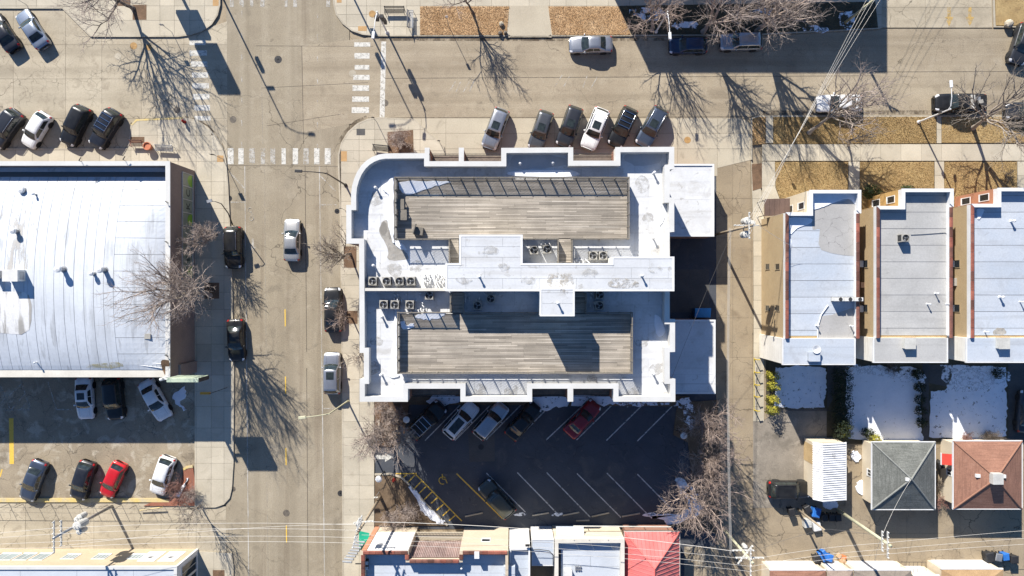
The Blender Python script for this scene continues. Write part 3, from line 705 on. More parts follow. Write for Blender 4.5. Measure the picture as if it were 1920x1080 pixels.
for y in (580, 706, 840, 985): line_mark(534.5 + (y - 580) * .006, y, 535 + (y - 580) * .006, y + 32, .12, paint_yellow, street)
for x, y0, y1 in ((496, 310, 760), (500, 870, 1150), (489, 86, 270)): line_mark(x, y0, x + 4, y1, .06, joint_pale, street, 'joint', Z_MARK - .004)
for x, y0, y1 in ((572, 310, 660), (575, 690, 1150), (566, 86, 270), (640, 330, 1000)): line_mark(x, y0, x + 3, y1, .07, joint_dark, street, 'joint', Z_MARK - .006)
for a in ((480, 86, 700, 87), (430, 310, 636, 312), (490, 165, 690, 155), (500, 236, 640, 214)): line_mark(*a, .05, joint_dark, street, 'joint', Z_MARK - .007)
for a in ((712, 147, 1640, 142), (690, 221, 1400, 219), (1640, 135, 1920, 134)): line_mark(*a, .07, joint_dark, cross, 'joint', Z_MARK - .006)
for i in range(4):
    line_mark((842, 855, 869, 880)[i], 172, (854, 864, 881, 890)[i], (153, 153, 152, 149)[i], .1, paint_worn, cross)
    line_mark((1040, 1057, 1093, 1108)[i], (162, 162, 164, 165)[i], (1054, 1068, 1101, 1121)[i], (141, 143, 142, 142)[i], .1, paint_worn, cross)
# bicycle symbol and arrow in the bicycle lane
mb = MB()
for cx, cy in ((469, 394), (472, 409)):
    c = P(cx, cy); pts = [(c.x + .22 * math.cos(t * .5236), c.y + .28 * math.sin(t * .5236), Z_MARK) for t in range(13)]
    mb.tube(pts, .035, 4, False)
mb.tube([P(469, 396, Z_MARK), P(474, 402, Z_MARK), P(471, 408, Z_MARK)], .035, 4)
part('bicycle_symbol', mb, paint_worn, street)
def arrow(pts_px, m, parent, z=Z_MARK, name='arrow'):
    mb = MB(); mb.prism(PP(pts_px), z - .003, z); part(name, mb, m, parent)
arrow([(472, 447), (476, 447), (476, 463), (480, 463), (474, 476), (468, 463), (472, 463)], paint_worn, street)
arrow([(702, 853), (722, 853), (722, 849), (737, 857), (722, 866), (722, 861), (702, 861)], paint_white, lot, Z_LOT + .006)
for x in (1779, 1818):
    arrow([(x - 3, 14), (x + 3, 14), (x + 3, 32), (x + 8, 32), (x, 50), (x - 8, 32), (x - 3, 32)], yellow_worn, dw, Z_APRON + .032)
# bay lines of the two lots
ZL = Z_LOT + .005
for a in ((797, 826, 865, 757), (853, 826, 922, 757), (911, 825, 979, 757), (968, 825, 1032, 760), (1024, 825, 1096, 757), (1081, 825, 1147, 760), (1137, 826, 1204, 760), (1195, 827, 1260, 762),
          (912, 887, 985, 960), (970, 886, 1044, 962), (1025, 886, 1107, 970), (1082, 888, 1164, 970), (1138, 887, 1220, 970), (1195, 889, 1262, 957)):
    line_mark(*a, .12, paint_lot, lot, 'bay_line', ZL)
line_mark(856, 888, 942, 972, .13, paint_yellow, lot, 'bay_line', ZL)
for a in ((742, 888, 781, 888), (777, 887, 866, 977), (762, 891, 751, 898), (763.5, 906, 777.5, 891), (776, 917, 790, 902.5), (785, 926, 800, 911), (795, 937, 810, 922), (808, 944, 821, 932), (818, 957, 832, 945), (830, 967, 843, 955), (842, 976, 854, 966)):
    line_mark(*a, .13, paint_yellow, lot, 'access_line', ZL + .0035)
c = P(830, 899, ZL + .004); mb = MB()
mb.tube([(c.x + .42 * math.cos(t * .45 + .6), c.y - .1 + .42 * math.sin(t * .45 + .6), c.z) for t in range(11)], .05, 4)
mb.tube([(c.x - .05, c.y + .62, c.z), (c.x - .02, c.y + .05, c.z), (c.x + .34, c.y + .02, c.z), (c.x + .5, c.y - .42, c.z)], .06, 4)
part('access_symbol', mb, paint_yellow, lot)
sheet_px('asphalt_patch', [(878, 815), (927, 814), (928, 865), (880, 866)], Z_LOT + .003, asphalt_lane)
for a in ((0, 720, 20, 770), (40, 716, 57, 768), (57, 768, 10, 769), (90, 716, 106, 768), (0, 757, 40, 720), (20, 769, 47, 738), (38, 769, 52, 752), (106, 768, 135, 768)):
    line_mark(*a, .1, paint_worn, wlot, 'bay_line', ZL)
line_mark(21, 784, 22, 870, .5, paint_yellow, wlot, 'painted_stripe', ZL)
line_mark(0, 894, 4, 880, .14, paint_yellow, wlot, 'painted_stripe', ZL)
mb = MB(); mb.prism(PP([(-900, 933), (300, 934), (318, 936), (318, 941), (-900, 941)]), -.02, .13)
lk = part('lot_kerb', mb, kerb_yellow); tag(lk, kind='structure')
mb = MB()
for q in band(PP([(249, 236), (258, 227.5), (345, 223.5)]), .2): mb.prism(q, .0, Z_WALK + .016)
part('painted_kerb', mb, kerb_yellow, sw)
mb = MB()
for q in band(PP([(344, 878), (350, 874), (362, 872)]), -.25): mb.prism(q, -.02, .16)
tag(part('painted_kerb', mb, kerb_yellow), kind='structure')
# manhole covers, drain grates
def manhole(x, y, r, z, m, parent, ring=True, grate=False):
    c = P(x, y, z); mb = MB()
    mb.lathe((c.x, c.y, z), [(r * 1.12, 0), (r * 1.12, .006), (r, .006), (r, .002), (.01, .002)], 18)
    if grate:
        for k in range(6):
            t = k * math.pi / 6
            mb.cbox((c.x, c.y, z + .003), (r * 1.7, .05, .006), t)
    o = part('manhole_cover', mb, m, parent)
    return o
iron = M('cast_iron', (.16, .135, .105), (.10, .086, .07), ls=3, fs=20, famt=.3, rough=.6, bump=.5)
iron_rust = M('cast_iron_rust', (.45, .27, .10), (.34, .2, .08), ls=3, fs=20, famt=.3, rough=.7, bump=.5)
for a in ((521.5, 111.5, .38, Z_STREET + .004, metal_dark, street, True, True), (661, 137.5, .36, Z_CROSS + .004, concrete_kerb, cross), (722, 193, .34, Z_CROSS + .004, iron, cross), (250.5, 86, .36, Z_APRON + .004, iron_rust, wroad), (279, 89, .3, Z_APRON + .004, iron_rust, wroad),
          (332, 206, .34, Z_APRON + .004, iron, wroad), (221, 105, .34, Z_APRON + .004, concrete_kerb, wroad), (363, 105, .34, Z_STREET + .004, concrete_kerb, street), (437, 224, .34, Z_STREET + .004, iron, street), (698, 26, .35, Z_WALK + .006, iron_rust, ne),
          (1289, 262.5, .34, Z_APRON + .012, iron_rust, apron), (430, 372, .28, Z_STREET + .004, metal_dark, street, True, True), (632, 396, .26, Z_STREET + .004, metal_dark, street, True, True), (638.5, 925, .3, Z_STREET + .004, metal_dark, street, True, True),
          (902, 838, .28, Z_LOT + .006, metal_dark, lot), (437, 917, .26, Z_STREET + .004, iron, street), (537, 962, .34, Z_STREET + .004, iron, street), (903, 62, .3, Z_CROSS, iron, cross)):
    manhole(*a)

# leaves and grit that gather along the kerbs
for pts, w_ in (([(640, 640), (643, 760), (643.5, 900), (644, 1080), (645, 1200)], .55), ([(637, 300), (639, 400), (640, 520), (641, 640)], .3), ([(712, 70.5), (954, 71), (1180, 71), (1380, 70)], -.35), ([(428, 345), (434, 500), (438, 700), (437.5, 868)], -.35), ([(415, 282), (403, 259), (386, 242), (366, 230), (345, 225)], -.5), ([(640, 268), (652, 250), (670, 233), (690, 224)], .5), ([(1430, 215), (1600, 214.5), (1920, 214)], .45)):
    mb = MB()
    for q in band(PP(pts), w_): mb.sheet(q, Z_MARK + .004)
    solo('gutter_litter', mb, gutter_dirt, 'dark grit and leaf litter lying along the kerb', 'litter', 'kerb litter', kind='stuff')
# ------------------------------------------------------------------ building helpers
def roof_panels(parent, poly, z, cw, chh, m, gap=.012, jit=.003, name='roof_panel', thick=.03, ox=0.0, oy=0.0, skip=()):
    poly = ccw(poly)
    xs = [p[0] for p in poly]; ys = [p[1] for p in poly]
    y = min(ys) + oy - chh; row = 0
    while y < max(ys):
        x = min(xs) + ox - cw - (cw * .5 if row % 2 else 0)
        while x < max(xs):
            q = clip_rect(poly, x + gap, x + cw - gap, y + gap, y + chh - gap)
            if len(q) >= 3 and abs(area2(q)) > .1:
                cx = sum(p[0] for p in q) / len(q); cy = sum(p[1] for p in q) / len(q)
                if not any(a < cx < b and c < cy < d for a, b, c, d in skip):
                    mb = MB(); mb.prism(q, z - thick, z + rnd.uniform(0, jit)); part(name, mb, m, parent)
            x += cw
        y += chh; row += 1

def railing(parent, pts, z, h=1.1, m=rail_wood, post=1.22, bal=.125, name='railing', bw=.046):
    """a run of railing through world x, y points: rails, posts and balusters"""
    rails = MB(); bals = MB(); posts = []
    for i in range(len(pts) - 1):
        a, b = Vector(pts[i]), Vector(pts[i + 1]); d = b - a; ln = d.length; d.normalize(); an = math.atan2(d.y, d.x); c = (a + b) / 2
        rails.cbox((c.x, c.y, z + h - .05), (ln, .1, .05), an); rails.cbox((c.x, c.y, z + .08), (ln, .05, .06), an)
        n = max(1, round(ln / post))
        for k in range(n + (1 if i == len(pts) - 2 else 0)): posts.append(a + d * (ln * k / n))
        n = int(ln / bal)
        for k in range(1, n):
            p = a + d * (ln * k / n); bals.cbox((p.x, p.y, z + .14), (bw, bw, h - .19), an)
    o = part(name, rails, m, parent)
    for p in posts:
        mb = MB(); mb.cbox((p.x, p.y, z), (.11, .11, h + .04), an); part('post', mb, m, o)
    part('balusters', bals, m, o, kind='stuff')
    return o

def wall_window(parent, x0, x1, z0, z1, plane, axis, sgn, frame=metal_white, glass=glass_dark, bars=1, t=.07, deep=.05):
    """a window on a wall: axis 'x' -> the wall runs along x at y = plane, facing sgn"""
    def bx(mb, a, b, c, d, p, q):
        lo, hi = min(p, q), max(p, q)
        if axis == 'x': mb.box(a, b, lo, hi, c, d)
        else: mb.box(lo, hi, a, b, c, d)
    w = MB(); e = plane + sgn * deep
    bx(w, x0, x1, z1 - t, z1, plane, e); bx(w, x0, x1, z0, z0 + t, plane, e + sgn * .06)
    bx(w, x0, x0 + t, z0 + t, z1 - t, plane, e); bx(w, x1 - t, x1, z0 + t, z1 - t, plane, e)
    for k in range(1, bars + 1):
        m_ = x0 + (x1 - x0) * k / (bars + 1); bx(w, m_ - .03, m_ + .03, z0 + t, z1 - t, plane, e - sgn * .01)
    o = part('window', w, frame, parent)
    g = MB(); bx(g, x0 + t, x1 - t, z0 + t, z1 - t, plane + sgn * .004, plane + sgn * .02)
    part('pane', g, glass, o)
    return o

def vent_pipe(x, y, z, label, group, r=.09, h=.5, cap=True, m=metal_white, name='vent_pipe'):
    c = P(x, y, z); mb = MB()
    pr = [(r * 1.9, 0), (r * 1.5, .04), (r, .10), (r, h)]
    if cap: pr += [(r * 1.55, h + .02), (r * 1.5, h + .12), (r * .5, h + .17), (.005, h + .18)]
    else: pr += [(r * .8, h), (r * .8, h - .1), (.005, h - .1)]
    mb.lathe(c, pr, 10)
    return solo(name, mb, m, label, 'vent', group, smooth=False)

def condenser(c, s, label, group, m=cabinet_beige, rot=0.0, h=.85):
    t = thing('air_conditioner', label, 'air conditioner', c, group)
    mb = MB(); q = s / 2
    pl = [(-q, -q), (q, -q), (q, q), (-q, q)]; ca, sa = math.cos(rot), math.sin(rot)
    pl = [(c[0] + x * ca - y * sa, c[1] + x * sa + y * ca) for x, y in pl]
    n = 20; r = s * .43
    mb.prism(inset(pl, .03), c[2], c[2] + .06); mb.prism(inset(pl, .035), c[2] + .06, c[2] + h - .14)
    part('coil', mb, fan_black, t)
    mb = MB()
    for dx, dy in ((-1, -1), (1, -1), (1, 1), (-1, 1)):
        a = c[0] + (dx * ca - dy * sa) * (q - .04); b = c[1] + (dx * sa + dy * ca) * (q - .04); mb.cbox((a, b, c[2]), (.09, .09, h - .12), rot)
    zt = c[2] + h
    o4 = ccw(pl); v = [(x, y, zt - .12) for x, y in o4] + [(x, y, zt - .015) for x, y in inset(o4, .012)]
    circ = [(c[0] + r * math.cos(2 * math.pi * k / n + rot - math.pi * .75), c[1] + r * math.sin(2 * math.pi * k / n + rot - math.pi * .75), zt) for k in range(n)]
    low = [(x, y, zt - .16) for x, y, _ in circ]
    v += circ + low
    f = [(i, (i + 1) % 4, 4 + (i + 1) % 4, 4 + i) for i in range(4)]
    for i in range(4):
        k0 = i * n // 4; k1 = (i + 1) * n // 4
        f.append(tuple([4 + i, 4 + (i + 1) % 4] + [8 + k % n for k in range(k1, k0 - 1, -1)]))
    f += [(8 + k, 8 + (k + 1) % n, 8 + n + (k + 1) % n, 8 + n + k) for k in range(n)]
    mb.add(v, f)
    part('cabinet', mb, m, t)
    mb = MB(); mb.lathe((c[0], c[1], zt - .3), [(r * .99, 0), (r * .99, .02), (.01, .02)], n); part('fan_well', mb, fan_black, t)
    mb = MB(); mb.lathe((c[0], c[1], zt - .14), [(s * .1, 0), (s * .1, .06), (.01, .08)], 10)
    for k in range(3):
        a0 = rot + k * 2.094 + .3
        p = [(c[0] + rr * math.cos(a0 + w), c[1] + rr * math.sin(a0 + w), zt - .14 + z) for rr, w, z in ((s * .09, -.4, 0), (r * .92, -.45, 0), (r * .92, .35, .06), (s * .09, .4, .05))]
        mb.add(p, [(0, 1, 2, 3)])
    part('fan', mb, metal_grey, t)
    mb = MB()
    for rr in (.3, .55, .8, .97):
        mb.tube([(c[0] + r * rr * math.cos(a * .3927), c[1] + r * rr * math.sin(a * .3927), zt + .005) for a in range(17)], .006, 3, False)
    for k in range(8):
        a = k * math.pi / 4; mb.tube([(c[0] + r * .1 * math.cos(a), c[1] + r * .1 * math.sin(a), zt + .008), (c[0] + r * math.cos(a), c[1] + r * math.sin(a), zt + .008)], .006, 3, False)
    part('grille', mb, fan_black, t)
    return t

def copings(parent, a, b, z, w, length, mats, h=.09, name='coping_tile'):
    a, b = Vector(a), Vector(b); d = b - a; ln = d.length; d.normalize(); n = max(1, round(ln / length)); an = math.atan2(d.y, d.x)
    for k in range(n):
        c = a + d * (ln * (k + .5) / n); l2 = ln / n - .025; q = Vector((-d.y, d.x))
        prof = [(-.5, 0), (-.5, h * .45), (-.28, h), (.28, h), (.5, h * .45), (.5, 0)]
        v = []; 
        for s in (-.5, .5):
            for u, hh in prof:
                p = c + d * (s * l2) + q * (u * w); v.append((p.x, p.y, z + hh + rnd.uniform(0, .006)))
        f = [(i, i + 1, i + 7, i + 6) for i in range(5)] + [(5, 4, 3, 2, 1, 0), (6, 7, 8, 9, 10, 11)]
        mb = MB(); mb.add(v, f); part(name, mb, rnd.choice(mats), parent)

# ------------------------------------------------------------------ the apartment block in the middle
ZP, ZR, ZD = 12.0, 10.75, 11.25
OUT = [(650, 456), (650, 385), (659, 385), (659, 366), (660.5, 350), (664.5, 336), (670, 323), (678, 311), (687, 302), (698, 295), (710, 290.5), (722, 288.5), (804, 288), (804, 303), (940.5, 303), (940.5, 278), (1074, 277), (1074, 302), (1154.5, 302), (1154.5, 276.5), (1263.5, 276), (1263.5, 316), (1255, 317), (1255, 371), (1263.5, 371), (1263.5, 434), (1255, 434.5),
       (1255, 599), (1265, 599), (1265, 659), (1255, 659.5), (1255, 711), (1265.5, 711), (1265.5, 752.5), (1151, 752.5), (1151, 728), (997, 728), (997, 752.5), (864, 752.5), (864, 728), (764, 728), (764, 752.5),
       (675, 752.5), (675, 711), (683, 711), (683, 661), (675, 661), (674, 456)]
out = ccw(PP(OUT, ZP))
apt = thing('apartment_building', 'large flat-roofed apartment block with white parapet, rounded corner and two roof decks', 'building', (0, 0, 0))
mb = MB(); mb.prism(out, 0, ZR - .05); part('wall', mb, brick_red, apt)
inn = inset(out, .40)
mb = MB(); mb.ring(out, inn, ZR - .05, ZP - .12, ZR - .05); part('parapet', mb, parapet_white, apt)
o1, i1 = inset(out, -.04), inset(out, .45)
mb = MB(); mb.ring(o1, i1, ZP - .118, ZP, ZP - .118)
n_ = len(o1); mb.add([(x, y, ZP - .118) for x, y in o1] + [(x, y, ZP - .118) for x, y in i1], [(i, (i + 1) % n_, n_ + (i + 1) % n_, n_ + i) for i in range(n_)])
part('coping', mb, parapet_white, apt)
for a, b, c, d in ((797, 277.5, 804.5, 287), (861, 277.5, 869, 302), (1065, 729, 1074, 752.5)):
    x0, x1, y0, y1 = R(a, b, c, d, ZP); mb = MB(); mb.box(x0, x1, y0, y1, 0, ZP - .12); part('wall_fin', mb, brick_red, apt); mb = MB(); mb.box(x0 - .04, x1 + .04, y0 - .03, y1 + .04, ZP - .118, ZP - .003); part('fin_coping', mb, parapet_white, apt)
# the roof membrane, in sheets
mb = MB(); mb.prism(inset(out, .402), ZR - .05, ZR - .012); part('roof_underlay', mb, seam_pale, apt)
roof_panels(apt, inset(out, .405), ZR, 2.6, 1.75, white_roof_grid, gap=.014, thick=.02)

# low wall between the two halves of the roof
x0, x1, y0, y1 = R(678, 540, 837, 545.5, ZP)
mb = MB(); mb.box(P(678, 0, ZP).x, P(836, 0, ZP).x, y0, y1, ZR, ZP - .05); part('dividing_wall', mb, coping_cream, apt)
# penthouse
Z1, Z2 = 14.05, 15.1
def px_box(a, b, c, d, z): return R(a, b, c, d, z)
pent = [(836, 545), (836, 494.5), (862, 494.5), (862, 441), (979, 441), (979, 494.5), (1148, 494.5), (1148, 482), (1263.5, 482), (1263.5, 545)]
pp_ = PP(pent, Z1)
mb = MB(); mb.prism(pp_, ZR + .004, Z1 - .06); ph = part('penthouse', mb, siding_white, apt)
mb = MB(); po = inset(pp_, -.05); pi_ = inset(pp_, .14); mb.ring(po, pi_, Z1 - .2, Z1, Z1 - .2)
part('roof_trim', mb, metal_white, ph)
roof_panels(ph, inset(pp_, .145), Z1 - .03, 3.4, .98, white_roof, name='roof_panel')
sb = PP([(1013, 541), (1076.5, 541), (1076.5, 592), (1013, 592)], Z2)
mb = MB(); mb.prism(sb, ZR + .006, Z2 - .06); sh = part('stair_tower', mb, siding_white, apt)
mb = MB(); mb.ring(inset(sb, -.05), inset(sb, .12), Z2 - .2, Z2, Z2 - .2); part('roof_trim', mb, metal_white, sh)
roof_panels(sh, inset(sb, .125), Z2 - .03, 3.4, .98, white_roof, name='roof_panel')
# scuffed patches and snow-melt stains on the roofs
def flat_patch(name, pts, z, m, parent, seed=1, amp=.05, sub=3, dz=.008):
    mb = MB(); mb.sheet(blob(pts, z, seed, sub, amp), z + dz); return part(name, mb, m, parent)
flat_patch('scuffed_patch', [(1030, 514), (1071, 514), (1071, 536), (1030, 536)], Z1, scuff, ph, 1)
flat_patch('scuffed_patch', [(1148, 522), (1180, 523), (1198, 530), (1192, 538), (1142, 538)], Z1, scuff, ph, 2)
flat_patch('scuffed_patch', [(1051, 542), (1064, 542), (1063, 550), (1052, 549)], Z2, scuff, sh, 3)
flat_patch('water_stain', [(716, 416), (727, 413), (733, 424), (735, 446), (747, 458), (758, 470), (765, 486), (729, 487), (728, 468), (719, 450), (711, 434)], ZR, puddle, apt, 4)
wetm = M('wet_patch', (.24, .225, .2), None, famt=.1, rough=.2, bump=0)
flat_patch('wet_patch', [(715, 420), (722, 416), (726, 432), (720, 442), (713, 436)], ZR, wetm, apt, 5, dz=.012)
flat_patch('wet_patch', [(728, 432), (733, 430), (734, 446), (729, 448)], ZR, wetm, apt, 6, dz=.012)
for i, q in enumerate(([(968, 290), (1010, 288), (1058, 297), (1066, 308), (1020, 315), (968, 316), (956, 303)], [(1178, 288), (1210, 284), (1240, 287), (1235, 305), (1205, 312), (1172, 300)], [(1186, 297), (1225, 291), (1228, 308), (1190, 310)], [(780, 311), (800, 309), (812, 318), (800, 324), (784, 320)], [(735, 314), (746, 312), (749, 318), (738, 320)])):
    flat_patch('water_stain', q, ZR, M('damp_film', (.46, .465, .47), (.52, .525, .53), ls=1, famt=.05, rough=.3, bump=0), apt, 60 + i, amp=.08, dz=.005 + .002 * i)
dirt = M('drain_dirt', (.40, .385, .355), (.48, .465, .44), ls=1.5, famt=.15, rough=.7, alpha=(1.5, .42, .62, 0, .7))
for i, (x, y, r) in enumerate(((706, 372, 14), (1205, 345, 16), (1232, 470, 13), (1205, 640, 15), (1232, 690, 14), (706, 640, 12), (700, 690, 14), (740, 505, 15), (780, 500, 14), (1215, 410, 12), (900, 735, 16), (960, 735, 14), (1110, 712, 12), (1190, 735, 14))):
    flat_patch('drain_stain', [(x + r * math.cos(a) * rnd.uniform(.7, 1.2), y + r * math.sin(a) * rnd.uniform(.6, 1.1)) for a in (0, .9, 1.8, 2.7, 3.6, 4.5, 5.4)], ZR, dirt, apt, 80 + i, .05, 3, .016 + i * .0006)
for i, (x, y, r) in enumerate(((920, 470, 16), (870, 525, 14), (990, 525, 18), (1105, 512, 15), (1230, 505, 14), (945, 500, 13))):
    flat_patch('drain_stain', [(x + r * math.cos(a) * rnd.uniform(.7, 1.3), y + .6 * r * math.sin(a) * rnd.uniform(.6, 1.1)) for a in (0, .9, 1.8, 2.7, 3.6, 4.5, 5.4)], Z1, dirt, ph, 100 + i, .05, 3, .012 + i * .0006)
# balconies in the recesses
for (a, c, y0_, y1_, sgn) in ((804, 861, 279, 303, 1), (869, 940.5, 279, 303, 1), (1074, 1154.5, 278, 302, 1), (764, 864, 728, 751, -1), (997, 1065, 728, 751, -1), (1074, 1151, 728, 751, -1)):
    xa, xb, ya, yb = R(a, y0_, c, y1_, ZP)
    for zz in (3.1, 6.1, 9.1):
        mb = MB(); mb.box(xa + .004, xb - .004, ya + .05, yb - .05, zz - .18, zz); bo = part('balcony', mb, M('balcony_floor', (.24, .2, .165), (.18, .15, .125), ls=2, famt=.15), apt)
        ye = yb - .12 if sgn > 0 else ya + .12
        bb = MB(); bb.box(xa + .01, xb - .01, ye - .02, ye + .02, zz + 1.0, zz + 1.05); bb.box(xa + .01, xb - .01, ye - .02, ye + .02, zz + .08, zz + .12)
        k = xa + .1
        while k < xb - .05: bb.box(k - .012, k + .012, ye - .012, ye + .012, zz + .1, zz + 1.0); k += .13
        part('balcony_rail', bb, metal_dark, bo)
# windows round the outside walls
W0, E0, N0, S0 = P(650, 0, ZP).x, P(1255, 0, ZP).x, P(0, 288, ZP).y, P(0, 752.5, ZP).y
for zz in (1.0, 4.2, 7.4):
    for px in (692, 716, 740, 820, 845, 900, 945): wall_window(apt, P(px, 0, ZP).x, P(px + 15, 0, ZP).x, zz, zz + 1.6, S0, 'x', -1) if px + 15 < 760 or 866 < px < 980 else None
    for py in (345, 400, 480, 520, 575, 625): wall_window(apt, P(0, py + 18, ZP).y, P(0, py, ZP).y, zz, zz + 1.6, E0, 'y', 1)
    for py in (475, 510, 560, 605): wall_window(apt, P(0, py + 18, ZP).y, P(0, py, ZP).y, zz, zz + 1.6, P(674.3, 0, ZP).x, 'y', -1)
    for px in (735, 765, 965, 1000, 1035, 1175, 1215): wall_window(apt, P(px, 0, ZP).x, P(px + 16, 0, ZP).x, zz, zz + 1.6, N0 if px < 800 else P(0, 277.3, ZP).y, 'x', 1)

# roof decks: bearers, boards, railings
def deck(label, rects, rails, z=ZD):
    fr = MB()
    for (a, b, c, d) in rects:
        x0, x1, y0, y1 = R(a, b, c, d, z); y = y0 + .05
        fr.box(x0 + .03, x1 - .03, y0 + .03, y1 - .03, ZR + .01, z - .035)
    dk = part('deck', fr, rail_wood, apt, label=label)
    bd = MB()
    for (a, b, c, d) in rects:
        x0, x1, y0, y1 = R(a, b, c, d, z); y = y0; row = 0; ph_ = 0
        while y + .13 < y1:
            x = x0 - rnd.choice((0, .6, 1.2, 1.8, 2.4, 3.0))
            while x < x1:
                a0, a1 = max(x, x0), min(x + rnd.choice((2.4, 3.6, 3.6, 4.8)), x1)
                if a1 - a0 > .08: bd.box(a0 + .008, a1 - .008, y + .010, y + .130, z - .03, z + rnd.uniform(0, .004))
                x = a1 if a1 < x1 else x1 + 1
            y += .14; row += 1
    part('boards', bd, deck_wood, dk, kind='stuff')
    for r in rails: railing(apt, PP(r, z + .6), z)
    return dk
deck('wide wooden deck on the upper half of the roof', [(743, 336, 1177, 447), (844, 447.6, 860, 493), (1047, 447.6, 1071, 492)],
     [[(843, 449), (742, 449), (742, 334), (1178, 334), (1178, 448), (1072, 448), (1072, 492)], [(1046, 492), (1046, 448), (980, 448)], [(843, 450.5), (843, 492)]])
deck('wide wooden deck on the lower half of the roof', [(749, 588, 1183, 698), (846, 548, 868, 587.4), (1077, 548, 1097, 587.4)],
     [[(1012, 586), (869, 586), (869, 550)], [(845, 550), (845, 586), (747, 586), (747, 699), (1184, 699), (1184, 586), (1098, 586), (1098, 550)]])
# things on the decks
c = P(786, 434, ZD)
t = thing('storage_bench', 'weathered wooden storage box with open lid on the upper deck', 'box', c)
mb = MB(); mb.cbox(c, (.85, .75, .55), -.12); part('chest', mb, rail_wood, t, bevel=.01)
mb = MB(); mb.cbox((c.x - .35, c.y + .2, c.z + .55), (.1, .95, .5), -.3); part('lid', mb, rail_wood, t)
for i, (x, y) in enumerate(((752, 384), (757, 404))):
    c = P(x, y, ZD); t = thing('deck_table', ('dark frame table in the railing shadow, nearest the roof corner', 'dark frame table in the railing shadow beside the storage box')[i], 'table', c, 'tables on the upper deck')
    mb = MB(); mb.cbox((c.x, c.y, c.z + .5), (.75, 1.0, .05)); part('tabletop', mb, rail_wood, t)
    for sx in (-.32, .32):
        for sy in (-.44, .44): mb = MB(); mb.cbox((c.x + sx, c.y + sy, c.z), (.06, .06, .5)); part('leg', mb, metal_dark, t)
snow_patch([(750, 341), (800, 339), (845, 341), (830, 346), (800, 354), (770, 365), (758, 364), (750, 354)], ZD + .004, 'snow wedge inside the railing at the corner of the upper deck', .06, 50, snow, .06)
snow_patch([(717, 352), (727, 340), (738, 332), (739, 360), (739, 400), (739, 436), (739, 456), (733, 446), (727, 420), (724, 405), (730, 388), (730, 368), (722, 360)], ZR + .003, 'snow bank against the outside of the upper deck', .14, 51, snow, .05)
snow_patch([(964, 320), (1070, 319), (1077, 331), (962, 331)], ZR + .003, 'thin snow strip beside the upper deck railing', .1, 52, snow, .04)
snow_patch([(743, 562), (745, 580), (745, 610), (745, 660), (745, 690), (748, 706), (731, 706), (736, 680), (734, 660), (739, 645), (737, 615), (741, 590)], ZR + .003, 'narrow snow bank beside the lower deck railing', .12, 53, snow, .04)
snow_patch([(779, 590), (800, 588), (835, 587), (830, 594), (805, 600), (785, 598)], ZD + .004, 'ragged snow patch on the lower deck behind the rail', .05, 54, snow, .1)
snow_patch([(751, 605), (758, 602), (762, 610), (774, 606), (776, 612), (757, 618)], ZD + .004, 'small snow heap in the corner of the lower deck', .1, 55, snow, .06)
snow_patch([(1103, 668), (1108, 648), (1104, 690)], ZR, 'x', .01, 56) if False else None
snow_patch([(1228, 590), (1240, 600), (1247, 622), (1236, 632), (1228, 618)], ZR + .003, 'thin snow by the parapet beside the lower right corner', .05, 57, snow, .05)
snow_patch([(1240, 398), (1246, 400), (1244, 415), (1236, 424), (1237, 408)], ZR + .003, 'small white snow scrap by the right parapet', .08, 58, snow, .03)
snow_patch([(740, 455), (752, 455), (762, 468), (748, 466)], ZR + .003, 'snow scrap under the corner post of the upper deck', .08, 59, snow, .05)
# condensers
AC = [(698.5, 527, 'first condenser from the white parapet in the row of four'), (724.5, 527, 'second condenser from the parapet in the row of four'), (748.5, 527, 'third condenser from the parapet in the row of four'), (770, 527, 'last condenser of the row of four, next to white pipes'),
      (719, 571, 'condenser at the edge of shade, first of three beside the low wall'), (740, 571.5, 'middle condenser of three below the low dividing wall'), (768, 571.5, 'third condenser below the low wall, beside the deck corner'), (804.5, 554, 'lone condenser tucked against the low dividing wall'),
      (1001.5, 469, 'first condenser in the dark well beside the penthouse'), (1026, 467, 'second condenser in the dark well, by the railing'), (1112, 479, 'first of two condensers side by side on striped shade'), (1131, 479, 'second of two condensers side by side, nearer the penthouse step'),
      (895, 573, 'condenser in deep shade beside the lower deck gate'), (920, 560, 'condenser in deep shade against the penthouse wall'), (1125, 553, 'upper of two shaded condensers beside the stair tower walk'), (1124, 573, 'lower of two shaded condensers beside the stair tower walk')]
for x, y, l in AC:
    c = P(x, y, ZR + .85); condenser((c.x, c.y, ZR), .82, 'beige square ' + l, 'condensers on the apartment roof', rot=rnd.uniform(-.04, .04))
# white pipe elbows beside them
def pipes(label, pts, z=ZR):
    c = P(*pts[0], z); t = thing('pipe_cluster', label, 'pipes', c, 'white pipes on the apartment roof')
    for (x, y) in pts:
        a = P(x, y, z); h = rnd.uniform(.3, .55); an = rnd.uniform(-.6, .4) - 1.1; ln = rnd.uniform(.12, .3); mb = MB()
        mb.tube([(a.x, a.y, z + .01), (a.x, a.y, z + h), (a.x + .05 * math.cos(an), a.y + .05 * math.sin(an), z + h + .08), (a.x + ln * math.cos(an), a.y + ln * math.sin(an), z + h + .09)], .055, 6); part('pipe', mb, metal_white, t)
pipes('bunch of bent white pipes next to the row of four condensers', [(793 + (i % 4) * 4.2 + (i // 4), 518 + (i // 4) * 6 - (i % 2) * 3) for i in range(12)])
pipes('bunch of bent white pipes against the penthouse end', [(816 + (i % 5) * 4, 516 + (i // 5) * 6 - (i % 2) * 3) for i in range(15)])
pipes('white pipe stubs in shade below the low dividing wall', [(740, 551), (746, 551), (740, 559), (747, 559), (754, 562), (763, 551), (788, 549), (788, 553), (781, 563), (792, 566), (793, 572), (762 + 10, 583)])
